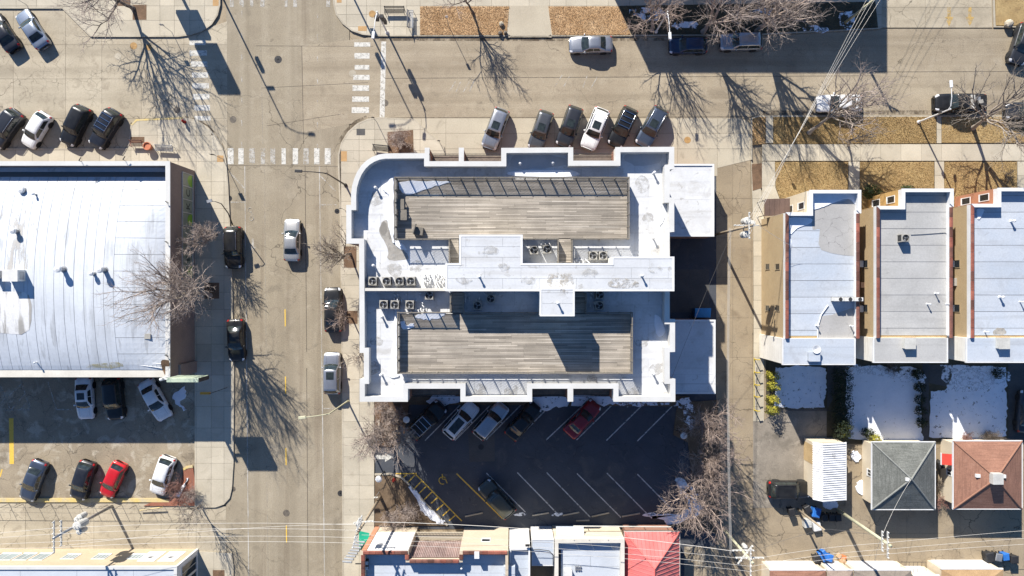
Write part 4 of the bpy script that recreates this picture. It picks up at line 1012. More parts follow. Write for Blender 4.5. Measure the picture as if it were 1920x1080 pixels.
pipes('row of white pipe stubs along the lower deck railing', [(780, 579), (785, 581), (790, 578), (795, 581), (800, 579), (803, 583)])
pipes('three white pipe caps in the dark well by the railing', [(1014, 458), (1022, 457.5), (1029, 457)])
pipes('tangle of white pipes beside the two side-by-side condensers', [(1080 + i * 4.2, 486 + (i % 2) * 4) for i in range(7)])
pipes('white pipe stubs in shade by the lower deck gate', [(873, 552), (880, 549), (873, 558), (880, 557), (873, 563), (880, 564), (893, 562), (899, 559), (936, 552), (909, 550)])
pipes('white pipe stubs in shade beside the two stacked condensers', [(1106, 549), (1112, 553), (1107, 556), (1113, 566), (1106, 570), (1112, 575)])
g = 'vent pipes on the apartment roof'
for x, y, l in ((706, 353, 'vent pipe in the curve of the rounded corner roof'), (702, 498, 'vent pipe above the row of four condensers'), (717, 594, 'vent pipe beside the lower deck corner by the condensers'), (1225, 325, 'vent pipe at the upper right corner of the block roof'), (1224, 446, 'vent pipe on the right roof strip above the penthouse end'), (1224, 700, 'vent pipe on the right roof strip by the lower deck'), (716, 702, 'vent pipe at the lower left corner of the block roof'), (975, 308, 'vent pipe in the shaded bay behind the parapet, nearer the balconies'), (1036, 307, 'vent pipe in the shaded bay behind the parapet, nearer the white SUV'), (685, 620, 'upper of two vent pipes close to the left parapet'), (685, 628, 'lower of two vent pipes close to the left parapet')):
    vent_pipe(x, y, ZR, 'short white ' + l, g, .09, .55)
for x, y, l in ((899, 519, 'by the square roof block'), (1203, 517, 'by its far right end')): vent_pipe(x, y, Z1, 'short white vent pipe on the long penthouse roof ' + l, 'vent pipes on the penthouse', .08, .5)
vent_pipe(1046, 568, Z2, 'short white vent pipe on the square stair tower roof', None, .08, .5)

# low garages built against the block
for lab, (a, b, c, d), zg in (('low white-roofed garage against the block, beside the tall utility pole', (1255, 308, 1338.5, 443), 3.5), ('low white-roofed garage against the block in blue shade near the parking lot', (1256, 600, 1341, 738), 3.3)):
    x0, x1, y0, y1 = R(a, b, c, d, zg); x0 = E0 + .02
    t = thing('garage', lab, 'garage', ((x0 + x1) / 2, (y0 + y1) / 2, 0), 'garages against the apartment block')
    mb = MB(); mb.box(x0, x1, y0, y1, 0, zg - .12); part('wall', mb, brick_red, t)
    pl = [(x0, y0), (x1, y0), (x1, y1), (x0, y1)]
    mb = MB(); mb.ring(inset(pl, -.03), inset(pl, .16), zg - .115, zg + .05, zg - .115); part('roof_edge', mb, metal_white, t)
    mb = MB(); mb.prism(inset(pl, .162), zg - .119, zg - .06); part('roof_underlay', mb, seam_pale, t)
    roof_panels(t, inset(pl, .165), zg - .05, 7.0, 1.9, white_roof_grid, gap=.008, thick=.02)
    for k in range(3): 
        mb = MB(); q = (y1 - y0) / 3; mb.box(x1 + .001, x1 + .04, y0 + q * k + .3, y0 + q * (k + 1) - .3, .02, 2.4); part('garage_door', mb, metal_pale, t)

# ------------------------------------------------------------------ the vaulted store building
ZB = 5.8
bx0, bx1, by0, by1 = R(-700, 303, 318, 707, ZB)
wb_ = thing('store_building', 'store with a large white vaulted roof and brown brick side wall', 'building', ((bx0 + bx1) / 2, (by0 + by1) / 2, 0))
mb = MB(); mb.box(bx0, bx1, by0, by1, 0, 3.9); part('wall', mb, brick_brown, wb_)
pl = [(bx0, by0), (bx1, by0), (bx1, by1), (bx0, by1)]
ys_ = P(0, 690, ZB).y
mb = MB(); mb.box(bx0, bx1, by1 - .35, by1, 3.9, ZB - .1); mb.box(bx1 - .38, bx1, by0, by1 - .35, 3.9, ZB - .1); mb.box(bx0, bx1 - .38, by0, by0 + .3, 3.9, 5.5); part('parapet', mb, brick_brown, wb_)
mb = MB(); mb.box(bx0, bx1 + .04, by1 - .42, by1 + .05, ZB - .098, ZB); part('coping', mb, parapet_white, wb_)
mb = MB(); mb.box(bx1 - .44, bx1 + .05, by0 - .03, by1 - .422, ZB - .098, ZB); part('coping', mb, parapet_white, wb_)
mb = MB(); mb.box(bx0, bx1 - .445, by0 - .04, by0 + .8, 5.5, 5.6); part('gutter_ledge', mb, coping_cream, wb_)
mb = MB(); mb.box(bx0, bx1 - .385, P(0, 322, 4.4).y, by1 - .355, 4.2, 4.3); part('gutter', mb, white_roof, wb_)
yn, ysb = P(0, 332, 4.5).y, by0 + .75
def vz(y):
    t = max(0.0, min(1.0, (y - ysb) / (yn - ysb)))
    return 5.62 + (4.55 - 5.62) * t + 1.75 * (1 - (2 * t - 1) ** 2) ** .9
mb = MB(); mb.box(bx0, bx1 - .39, ysb - .02, yn + .02, 3.95, 4.54); part('roof_base', mb, white_roof, wb_)
def vault_strip(x0, x1, y0, y1, lift, m, name='roof_strip', hip=False):
    n = max(2, int((y1 - y0) / .45)); nx = 6 if hip else 1; mb = MB(); v = []; f = []; w = nx + 3
    for i in range(n + 1):
        y = y0 + (y1 - y0) * i / n; z = vz(y) + lift; lo_ = min(z, 5.7 + lift) if hip else z
        row = [(x0 + (x1 - x0) * k / nx, y, z + (lo_ - z) * (k / nx) ** 2) for k in range(nx + 1)]
        v += [(x0, y, z - .05)] + row + [(x1, y, row[-1][2] - .05)]
    for i in range(n):
        for k in range(w - 1): f.append((w * i + k, w * i + w + k, w * i + w + 1 + k, w * i + 1 + k))
    f += [tuple(range(w)), tuple(range(w * n + w - 1, w * n - 1, -1))]
    mb.add(v, f); part(name, mb, m, wb_, smooth=False)
xe = bx1 - .40
xm = P(222, 0, 6).x
mb = MB(); ng = 24; yg = [ysb + (yn - ysb) * i / ng for i in range(ng + 1)]
mb.add([(xe + .005, y, 4.0) for y in yg] + [(xe + .005, y, min(vz(y), 5.7) + .03) for y in yg], [(i, i + 1, ng + 2 + i, ng + 1 + i) for i in range(ng)]); mb.add([(xe - .3, ysb + .02, 4.0), (bx0, ysb + .02, 4.0), (bx0, ysb + .02, 5.62), (xe - .3, ysb + .02, 5.62)], [(0, 1, 2, 3)]); part('vault_end', mb, white_roof, wb_)
x = xm; k = 0
while x > bx0 + .5:
    w = 1.02 if x > P(-60, 0, 6).x else 6.0
    vault_strip(max(x - w, bx0), x - .04, ysb, yn, rnd.uniform(0, .01) + .015, vault_roof); x -= w
y = ysb
while y < yn - .2:
    vault_strip(xm, xe, y, min(y + 1.72, yn) - .035, rnd.uniform(0, .012) + .02, vault_roof, hip=True); y += 1.72
def vault_patch(pts, m, seed, name='worn_patch', lift=.035):
    pl2 = blob(pts, 6.3, seed, 3, .12); xs = [p[0] for p in pl2]; ys2 = [p[1] for p in pl2]; mb = MB(); y = min(ys2)
    while y < max(ys2):
        q = clip_rect(pl2, min(xs), max(xs), y, y + .5)
        if len(q) > 2: mb.add([(a, b, vz(b) + lift) for a, b in ccw(q)], [tuple(range(len(q)))])
        y += .5
    part(name, mb, m, wb_)
vault_patch([(-20, 545), (20, 548), (62, 552), (60, 620), (0, 622), (-20, 620)], vault_worn, 5)
vault_patch([(-20, 400), (60, 400), (66, 500), (0, 505), (-20, 500)], M('vault_streaks', (.5, .48, .45), None, famt=.1, streak=None, alpha=(.9, .53, .6, 0, .75, (1, .12, 1))), 6)
vault_patch([(160, 683), (220, 680), (222, 690), (160, 692)], M('moss_stain', (.42, .38, .22), None, famt=.2, alpha=(1.5, .4, .6, 0, .7)), 7)
vault_patch([(300, 680), (312, 675), (312, 700), (301, 700)], mulch, 8, 'leaf_litter', .05)
c = P(290, 688, 5.7)
t = thing('ladder', 'white ladder lying flat on the store roof corner', 'ladder', c)
for s in (0, .4): mb = MB(); mb.tube([(c.x - 2.0, c.y + .25 + s, 5.78), (c.x + .8, c.y + s - .1, 5.78)], .035, 5); part('rail', mb, metal_white, t)
for k in range(7): mb = MB(); mb.tube([(c.x - 1.8 + k * .4, c.y + .22 - k * .05, 5.78), (c.x - 1.8 + k * .4, c.y + .62 - k * .05, 5.78)], .02, 4); part('rung', mb, metal_white, t)
# roof plant
def roof_box(x, y, z, sx, sy, h, label, m=cabinet_white, name='roof_unit', cat='air conditioner', lid=True):
    c = P(x, y, z); t = thing(name, label, cat, c)
    mb = MB(); mb.cbox(c, (sx, sy, h)); part('housing', mb, m, t, bevel=.015)
    if lid: mb = MB(); mb.cbox((c.x, c.y, c.z + h), (sx + .06, sy + .06, .05)); part('lid', mb, m, t)
    mb = MB(); mb.cbox((c.x + sx * .5, c.y, c.z + h * .2), (.02, sy * .7, h * .55)); part('louvre', mb, metal_grey, t)
    return t
roof_box(35, 517, vz(P(0, 517, 6.5).y), 1.5, 1.15, 1.2, 'boxy white rooftop unit on the vaulted roof')
roof_box(2, 515, vz(P(0, 515, 6.5).y), .8, .8, .9, 'small dark rooftop unit at the picture edge of the vault', metal_grey)
roof_box(281, 630, 5.75, .55, .5, .45, 'small tan roof hatch on the vaulted roof', cabinet_beige, 'roof_hatch', 'hatch')
def turbine(x, y, r, h, label, bend=True):
    z = vz(P(0, y, 6.3).y); c = P(x, y, z); t = thing('roof_vent', label, 'vent', c, 'round vents on the vaulted roof')
    mb = MB(); mb.lathe((c.x, c.y, z - .05), [(r * 1.2, 0), (r * 1.15, .12), (r * .8, .14), (r * .8, h)], 14); part('stack', mb, metal_grey, t)
    mb = MB(); mb.lathe((c.x, c.y, z + h - .1), [(r * 1.15, 0), (r * 1.2, .16), (r, .28), (.01, .36)], 14); part('cap', mb, metal_white, t, smooth=False)
turbine(33, 434, .26, .7, 'round white roof vent standing apart, nearest the gutter'); turbine(120, 505, .3, .95, 'round white roof vent, first of the pair by the streaked panels'); turbine(197, 506, .3, .95, 'round white roof vent with the longest shadow, nearest the bare tree')
turbine(177, 513, .2, .55, 'smaller round vent between two bigger vents')
turbine(43, 357, .3, .25, 'low grey roof vent near the shaded gutter'); turbine(68, 365, .1, .45, 'thin grey pipe vent near the shaded gutter')
for x, y, l in ((153, 303, 'above the shaded gutter, over the dark SUV'), (235, 301, 'above the shaded gutter, near the orange planter')):
    c = P(x, y, ZB); mb = MB(); mb.tube([c, (c.x + .02, c.y, ZB + .5)], .03, 5); mb.tube([(c.x, c.y, ZB + .45), (c.x + .25, c.y + .35, ZB + .5)], .05, 5); solo('parapet_light', mb, metal_dark, 'small dark floodlight on the store parapet ' + l, 'light', 'floodlights on the store parapet')
for y, l in ((378, 'above the letter C window'), (453, 'above the window strip end'), (665, 'near the lying ladder')):
    c = P(313, y, ZB); mb = MB(); mb.tube([c, (c.x - .05, c.y, ZB + .4)], .03, 5); mb.tube([(c.x, c.y, ZB + .35), (c.x + .35, c.y - .2, ZB + .4)], .06, 5); solo('parapet_light', mb, metal_dark, 'small dark floodlight on the store parapet ' + l, 'light', 'floodlights on the store parapet')
vent_pipe(72, 679, 5.7, 'thin white vent pipe by the lower edge of the vault', None, .06, .5)
# the side wall: shop windows with printed film
fw = P(0, 325, 2.0).y; xw = bx1
greenf = M('green_film', (.22, .40, .035), (.17, .33, .03), ls=1.5, famt=.1, rough=.3, bump=0)
film = M('pale_film', (.24, .27, .21), (.2, .225, .175), ls=1.5, famt=.08, rough=.3, bump=0)
ink = M('dark_ink', (.02, .025, .02), None, famt=0, rough=.4, bump=0)
pw = 24.6
for k in range(10):
    ya, yb = P(0, 325 + pw * (k + 1), 2.0).y, P(0, 325 + pw * k, 2.0).y
    mb = MB(); mb.box(xw, xw + .1, ya, yb, .7, .78); mb.box(xw, xw + .1, ya, yb, 3.1, 3.18); mb.box(xw, xw + .09, yb - .07, yb, .78, 3.1)
    o = part('shop_window', mb, metal_pale, wb_)
    mb = MB(); mb.box(xw + .002, xw + .03, ya + .005, yb - .075, .785, 3.095); part('pane', mb, film if k in (1, 2, 5, 6) or k > 7 else film, o)
    if k in (0, 3, 7):
        mb = MB(); n = 14; cy = (ya + yb) / 2; f0 = [(xw + .036, cy + .68 * math.cos(math.pi * i / n), .8 + 1.15 * math.sin(math.pi * i / n)) for i in range(n + 1)]
        mb.add(f0, [tuple(range(n, -1, -1))]); part('green_graphic', mb, greenf, o)
    if k in (1, 2, 6):
        tm = text_mesh({1: 'C', 2: 'K', 6: 'E'}[k], 1.25, .002)
        transform(tm, Matrix.Translation((xw + .037, (ya + yb) / 2, 1.75)) @ Matrix(((0, 0, 1, 0), (1, 0, 0, 0), (0, 1, 0, 0), (0, 0, 0, 1))))
        part('letter', tm, ink, o)
for k in range(22):
    x = P(-60 + k * 16, 0, 5).x
mb = MB(); mb.box(xw, xw + 1.1, P(0, 706, 3).y, P(0, 680, 3).y, 0, 3.0) if False else mb.box(xw, xw + .25, P(0, 704, 3).y, P(0, 682, 3).y, 0, 3.9); part('corner_pier', mb, brick_brown, wb_)

# ------------------------------------------------------------------ the yellow brick building at the lower corner
ZC = 4.9
cx0, cx1, cy0, cy1 = R(-500, 1062, 332, 1700, ZC)
cb = thing('brick_building', 'low yellow brick building with white roof at the lower picture corner', 'building', ((cx0 + cx1) / 2, (cy0 + cy1) / 2, 0))
mb = MB(); mb.box(cx0, cx1 - .25, cy0, cy1, 0, ZC - .12); part('wall', mb, brick_yellow, cb)
mb = MB(); mb.box(cx1 - .25, cx1, cy0, cy1 - .002, 0, ZC - .12); part('front_wall', mb, metal_white, cb)
pl = [(cx0, cy0), (cx1, cy0), (cx1, cy1), (cx0, cy1)]
mb = MB(); mb.ring(inset(pl, -.04), inset(pl, .3), ZC - .118, ZC + .1, ZC - .118); part('coping', mb, parapet_white, cb)
roof_panels(cb, inset(pl, .305), ZC - .05, 6.0, 1.8, roof_pale)
for k, (a, b) in enumerate(((-60, -20), (-15, 22), (26, 52), (57, 82))):
    wall_window(cb, P(a, 0, 3).x, P(b, 0, 3).x, 1.4, 3.3, cy1, 'x', 1, metal_white, glass_pale, 1)
for a, b in ((112, 138), (170, 196), (236, 262)): wall_window(cb, P(a, 0, 3).x, P(b, 0, 3).x, 1.6, 3.0, cy1, 'x', 1, metal_white, glass_pale, 3)
for a, b, s in ((262, 294, 'C'), (300, 332, 'C')):
    mb = MB(); mb.box(P(a, 0, 3).x, P(b, 0, 3).x, cy1 + .003, cy1 + .04, .9, 3.6); o = part('wall_poster', mb, paint_wall, cb)
    xc = (P(a, 0, 3).x + P(b, 0, 3).x) / 2; bm_ = MB(); bm_.lathe((xc, cy1 + .041, 2.5), [(.34, 0), (.34, .004), (.2, .005), (.2, 0)], 14, 'y'); bm_.box(xc - .7, xc + .7, cy1 + .041, cy1 + .045, 2.35, 2.5); part('emblem', bm_, M('poster_grey', (.35, .35, .35), None, famt=.1), o)
for k in range(4):
    y_ = cy1 - .5 - k * 1.7; wall_window(cb, y_ - 1.55, y_, .6, 3.9, cx1, 'y', 1, metal_pale, glass_dark, 1)
# ------------------------------------------------------------------ buildings along the lower edge
ZS = 7.0
yN = P(0, 1033, ZS).y; yRec = P(0, 1049, ZS).y; yS = yN - 22
xA, xB, xC, xD = (P(v, 0, ZS).x for v in (678, 766, 862, 953))
sbd = thing('corner_shop_building', 'cream brick corner building with blank white wall panel and corrugated recess', 'building', ((xA + xD) / 2, (yN + yS) / 2, 0))
op = [(xA, yS), (xD, yS), (xD, yN), (xC, yN), (xC, yRec), (xB, yRec), (xB, yN), (xA, yN)]
mb = MB(); mb.prism(op, 0, ZS - 1.05); part('wall', mb, brick_cream, sbd)
ip = inset(op, .3)
mb = MB(); mb.ring(ccw(op), ip, ZS - 1.05, ZS, ZS - 1.05); part('parapet', mb, brick_cream, sbd)
roof_panels(sbd, inset(op, .305), ZS - 1.0, 8.0, .95, roof_pale)
for a, b in (((xA + .15, yN - .17), (xB - .1, yN - .17)), ((xB - .15, yN - .35), (xB - .15, yRec)), ((xB + .1, yRec - .17), (xC - .1, yRec - .17)), ((xC + .15, yRec), (xC + .15, yN - .35)), ((xC + .3, yN - .17), (xD - .1, yN - .17)), ((xA + .16, yN - .4), (xA + .16, yS))):
    copings(sbd, a, b, ZS + .004, .42, .62, [clay_tile, clay_red])
mb = MB(); mb.box(xA + .55, xB - .05, yN + .004, yN + .05, 1.7, ZS - .05); part('wall_panel', mb, paint_wall, sbd)
mb = MB(); mb.box(xA - .02, xA + .5, yN + .003, yN + .07, .0, ZS - .02); part('corner_pier', mb, brick_orange, sbd)
# corrugated cladding of the recess, one sheet after another
n = 28; w = (xC - xB - .1) / n
corr = M('corrugated_brown', (.50, .385, .355), (.36, .265, .245), ls=.8, fs=6, famt=.1, rnd_amt=.12, rough=.45, metal=.2)
for k in range(n):
    a = xB + .05 + k * w; mb = MB(); d = .10
    q = [(a, yRec + .004), (a + w * .25, yRec + d), (a + w * .7, yRec + d), (a + w - .004, yRec + .004)]
    mb.add([(x, y, 1.9) for x, y in q] + [(x, y, ZS - .35) for x, y in q], [(0, 4, 5, 1), (1, 5, 6, 2), (2, 6, 7, 3)]); part('cladding_sheet', mb, corr, sbd)
mb = MB(); mb.box(xB + .02, xC - .02, yRec + .03, yN - .01, 1.5, 1.6); tr = part('terrace', mb, concrete_walk, sbd)
mb = MB(); mb.box(xB + .01, xC - .01, yN - .1, yN - .04, 2.5, 2.56)
k = xB + .1
while k < xC: mb.box(k - .02, k + .02, yN - .09, yN - .05, 1.6, 2.5); k += .16
part('terrace_rail', mb, metal_dark, tr)
wall_window(sbd, P(903, 0, 3.6).x, P(920, 0, 3.6).x, 3.6, 4.5, yN, 'x', 1, metal_white, glass_dark, 0)
wall_window(sbd, P(893, 0, 3.6).x, P(900, 0, 3.6).x, 3.6, 4.5, yN, 'x', 1, metal_white, glass_dark, 0) if False else None
c = P(894.5, 1037, ZS - .4); t = thing('roof_unit', 'small white boxed fan against the brick parapet', 'vent', c)
mb = MB(); mb.cbox(c, (.5, .7, .6)); part('housing', mb, metal_white, t); mb = MB(); mb.cbox((c.x, c.y - .36, c.z + .1), (.36, .02, .4)); part('louvre', mb, metal_dark, t)
for i, (x, y) in enumerate(((686, 1052), (686, 1062))):
    c = P(x, y, ZS - .97); t = thing('roof_unit', ('dark roof fan with white hood in the shaded roof corner', 'second dark roof fan below the shaded roof corner')[i], 'vent', c)
    mb = MB(); mb.cbox(c, (.6, .5, .5)); part('housing', mb, metal_dark, t); mb = MB(); mb.cbox((c.x, c.y, c.z + .5), (.7, .35, .1)); part('hood', mb, metal_white, t)
vent_pipe(866, 1062, ZS - .97, 'thin white vent pipe on the pale blue roof', None, .07, .5)
c = P(955, 1070, ZS - .97); mb = MB(); mb.cbox(c, (1.2, 1.3, .5)); solo('skylight', mb, roof_blue, 'pale blue box skylight on the corner building roof', 'skylight', bevel=.03)
# awnings on the street side
yaw = P(0, 1006, 3).y
t = thing('green_awning', 'green shop awning over the sidewalk by the orange brick corner', 'awning', (xA, yaw - .3, 2.6))
mb = MB(); xq = P(672, 0, 2.8).x
mb.add([(xA - .01, yaw + .45, 3.2), (xA - .01, yaw - 1.6, 3.2), (xq, yaw - 1.6, 2.5), (xq, yaw + .45, 2.5), (xq, yaw - 1.6, 2.25), (xq, yaw + .45, 2.25)], [(0, 3, 2, 1), (3, 5, 4, 2)])
part('canopy', mb, M('green_canvas', (.02, .36, .21), (.015, .28, .165), ls=1, famt=.1, rough=.6), t)
t = thing('striped_awning', 'row of grey rolled awning slats projecting over the sidewalk', 'awning', (xA - .5, yaw - 2.4, 2.6))
for k in range(8):
    mb = MB(); yy = yaw - .5 - k * .30; xx = P(676 - k * 3.4, 0, 3.2).x
    mb.tube([(xx - .55, yy, 3.1 + k * .02), (xx + .5, yy, 3.3 + k * .02)], [.1, .13], 8); part('slat', mb, metal_grey, t)
mb = MB(); mb.box(xA - 1.5, xA - .02, yaw - 2.9, yaw - 2.8, 3.2, 3.3); mb.box(xA - .35, xA - .02, yaw - 2.9, yaw - .4, 3.0, 3.08); part('bracket', mb, metal_dark, t)

def flat_building(label, rect, z, wallm, roofm, edge=metal_white, par=.25, panel=(6, .95), name='annex_building', pw_=.18):
    a, b, c, d = rect; x0, x1, y0, y1 = R(a, b, c, d, z)
    t = thing(name, label, 'building', ((x0 + x1) / 2, (y0 + y1) / 2, 0))
    pl = [(x0, y0), (x1, y0), (x1, y1), (x0, y1)]
    mb = MB(); mb.prism(pl, 0, z - par - .06); part('wall', mb, wallm, t)
    mb = MB(); mb.ring(pl, inset(pl, pw_), z - par - .06, z, z - par - .06); part('parapet', mb, edge, t)
    roof_panels(t, inset(pl, pw_ + .005), z - par, panel[0], panel[1], roofm)
    return t, pl
a1, _ = flat_building('narrow white-walled annex with pale blue roof beside the cream corner building', (955, 1028, 994, 1500), 6.0, paint_wall, roof_blue, paint_wall, .5)
c = P(989, 1022, 6.1); mb = MB(); mb.cbox(c, (.45, .2, .25)); mb.cbox((c.x + .1, c.y - .05, c.z + .25), (.1, .1, .1)); solo('wall_light', mb, metal_dark, 'small black lamp on the white annex parapet', 'light')
a2, _ = flat_building('small white annex with blue roof and bent conduit', (997, 1012, 1038.5, 1061), 4.2, paint_wall, roof_blue, metal_white, .04, (5, 1.2), 'annex_building', .06)
c = P(1000, 1030, 4.2)
mb = MB(); mb.tube([P(999, 1031, 4.3), P(1010, 1030, 4.35), P(1030, 1033, 4.35), P(1037, 1040, 4.35), P(1037, 1060, 4.3)], .04, 5); solo('conduit', mb, metal_dark, 'bent dark conduit across the small blue roof', 'conduit')
a3, pl3 = flat_building('low grey-roofed shop with cream parapet beside the red roof', (1040, 1011, 1171, 1500), 4.3, render_cream, roof_pale, coping_cream, .75, (7, 1.1), 'annex_building', .4)
x0, x1, y0, y1 = R(1040, 1060, 1072, 1200, 4.3)
for x in (1076, 1104, 1140):
    mb = MB(); a, b = P(x, 1011, 4.3), P(x + 10, 1030, 3.6); mb.tube([(a.x, a.y, 4.36), (b.x, b.y, 3.62)], .05, 5); part('parapet_brace', mb, metal_pale, a3)
mb = MB(); x0, x1, y0, y1 = R(1043, 990, 1095, 1000, 3.2); mb.add([(x0, y0 - .6, 3.3), (x1, y0 - .6, 3.3), (x1, y1, 2.7), (x0, y1, 2.7)], [(0, 1, 2, 3)]); solo('shed_canopy', mb, roof_blue, 'thin blue lean-to canopy along the lot edge', 'canopy')
roof_box(1064, 1073, 3.6, .8, .9, .8, 'white rooftop fan unit by the dark light well', cabinet_white)
mb = MB(); x0, x1, y0, y1 = R(1040, 1032, 1052, 1080, 3.7); mb.box(x0, x1, y0 - 3, y1, 3.4, 3.575); part('light_well', mb, metal_dark, a3)
c = P(1084, 1068, 3.6); mb = MB()
for i in range(6): mb.cbox((c.x - .25 + (i % 3) * .25, c.y + (i // 3) * .3, c.z), (.15, .2, .12), i)
solo('roof_debris', mb, metal_grey, 'small grey pile of loose fittings on the low roof', 'debris')
mb = MB(); mb.tube([P(1075, 986.5, 2.4), P(1258, 988, 2.4)], .07, 6)
for x in (1100, 1163, 1207, 1250): mb.tube([P(x, 987, 0), P(x, 987, 2.4)], .04, 5)
solo('pipe_fence', mb, metal_pale, 'long white pipe rail along the back of the parking lot', 'fence')
# red hipped roof
ZE = 3.3
x0, x1, y0, y1 = R(1171, 997, 1274, 1500, ZE); xm_ = P(1227, 0, 5.6).x; ya_ = P(0, 1066, 5.6).y
rb = thing('red_roof_building', 'small building with a bright red hipped metal roof', 'building', ((x0 + x1) / 2, y1 - 8, 0))
mb = MB(); mb.box(x0 + .3, x1 - .3, y0, y1 - .3, 0, ZE - .02); part('wall', mb, brick_red, rb)
red1 = M('red_metal_roof', (.60, .175, .165), (.53, .14, .13), ls=.5, fs=5, famt=.06, rnd_amt=.06, rough=.4)
zr = 5.7
def slope(x, y):
    """height of the red roof"""
    dn = (y1 - y) / (y1 - ya_); dw_ = (x - x0) / (xm_ - x0); de = (x1 - x) / (x1 - xm_)
    return ZE + (zr - ZE) * max(0, min(dn, dw_, de, 1))
step = .42
def red_sheet(poly, m):
    if len(poly) > 2 and abs(area2(poly)) > .01:
        mb = MB(); q = ccw(poly); mb.add([(x, y, slope(x, y)) for x, y in q], [tuple(range(len(q)))]); return part('roof_sheet', mb, m, rb)
tri_n = [(x0, y1), (xm_, ya_), (x1, y1)]
k = x0
while k < x1: red_sheet(clip_rect(tri_n, k + .008, k + step - .008, y0, y1), red1); k += step
for tri in ([(x0, y1), (x0, y0 + 12), (xm_, y0 + 12), (xm_, ya_)], [(x1, y1), (xm_, ya_), (xm_, y0 + 12), (x1, y0 + 12)]):
    k = y1
    while k > y0 + 12: red_sheet(clip_rect(ccw(tri), x0 - 1, x1 + 1, k - step + .008, k - .008), red1); k -= step
rib = MB()
k = x0 + step
while k < x1:
    yl = y1 - (y1 - ya_) * min((k - x0) / (xm_ - x0), (x1 - k) / (x1 - xm_), 1)
    rib.tube([(k, y1, slope(k, y1) + .02), (k, yl + .01, slope(k, yl + .01) + .02)], .03, 4); k += step
k = y1 - step
while k > y0 + 12:
    t_ = min(1, (y1 - k) / (y1 - ya_)); rib.tube([(x0, k, ZE + .02), (x0 + (xm_ - x0) * t_, k, ZE + (zr - ZE) * t_ + .02)], .03, 4); rib.tube([(x1, k, ZE + .02), (x1 + (xm_ - x1) * t_, k, ZE + (zr - ZE) * t_ + .02)], .03, 4); k -= step
part('standing_seam', rib, red1, rb, kind='stuff')
mb = MB()
for a, b in (((x0, y1, ZE), (xm_, ya_, zr)), ((x1, y1, ZE), (xm_, ya_, zr)), ((xm_, ya_, zr), (xm_, y0 + 12, zr))): mb.tube([(a[0], a[1], a[2] + .04), (b[0], b[1], b[2] + .04)], .07, 6)
part('ridge_cap', mb, M('red_ridge', (.64, .15, .13), None, famt=.08, rough=.4), rb)
mb = MB(); mb.box(x0 - .06, x0, y0 + 12, y1, ZE - .1, ZE + .03); mb.box(x1, x1 + .06, y0 + 12, y1, ZE - .1, ZE + .03); mb.box(x0 - .06, x1 + .06, y1, y1 + .06, ZE - .1, ZE + .03); part('gutter', mb, metal_pale, rb)

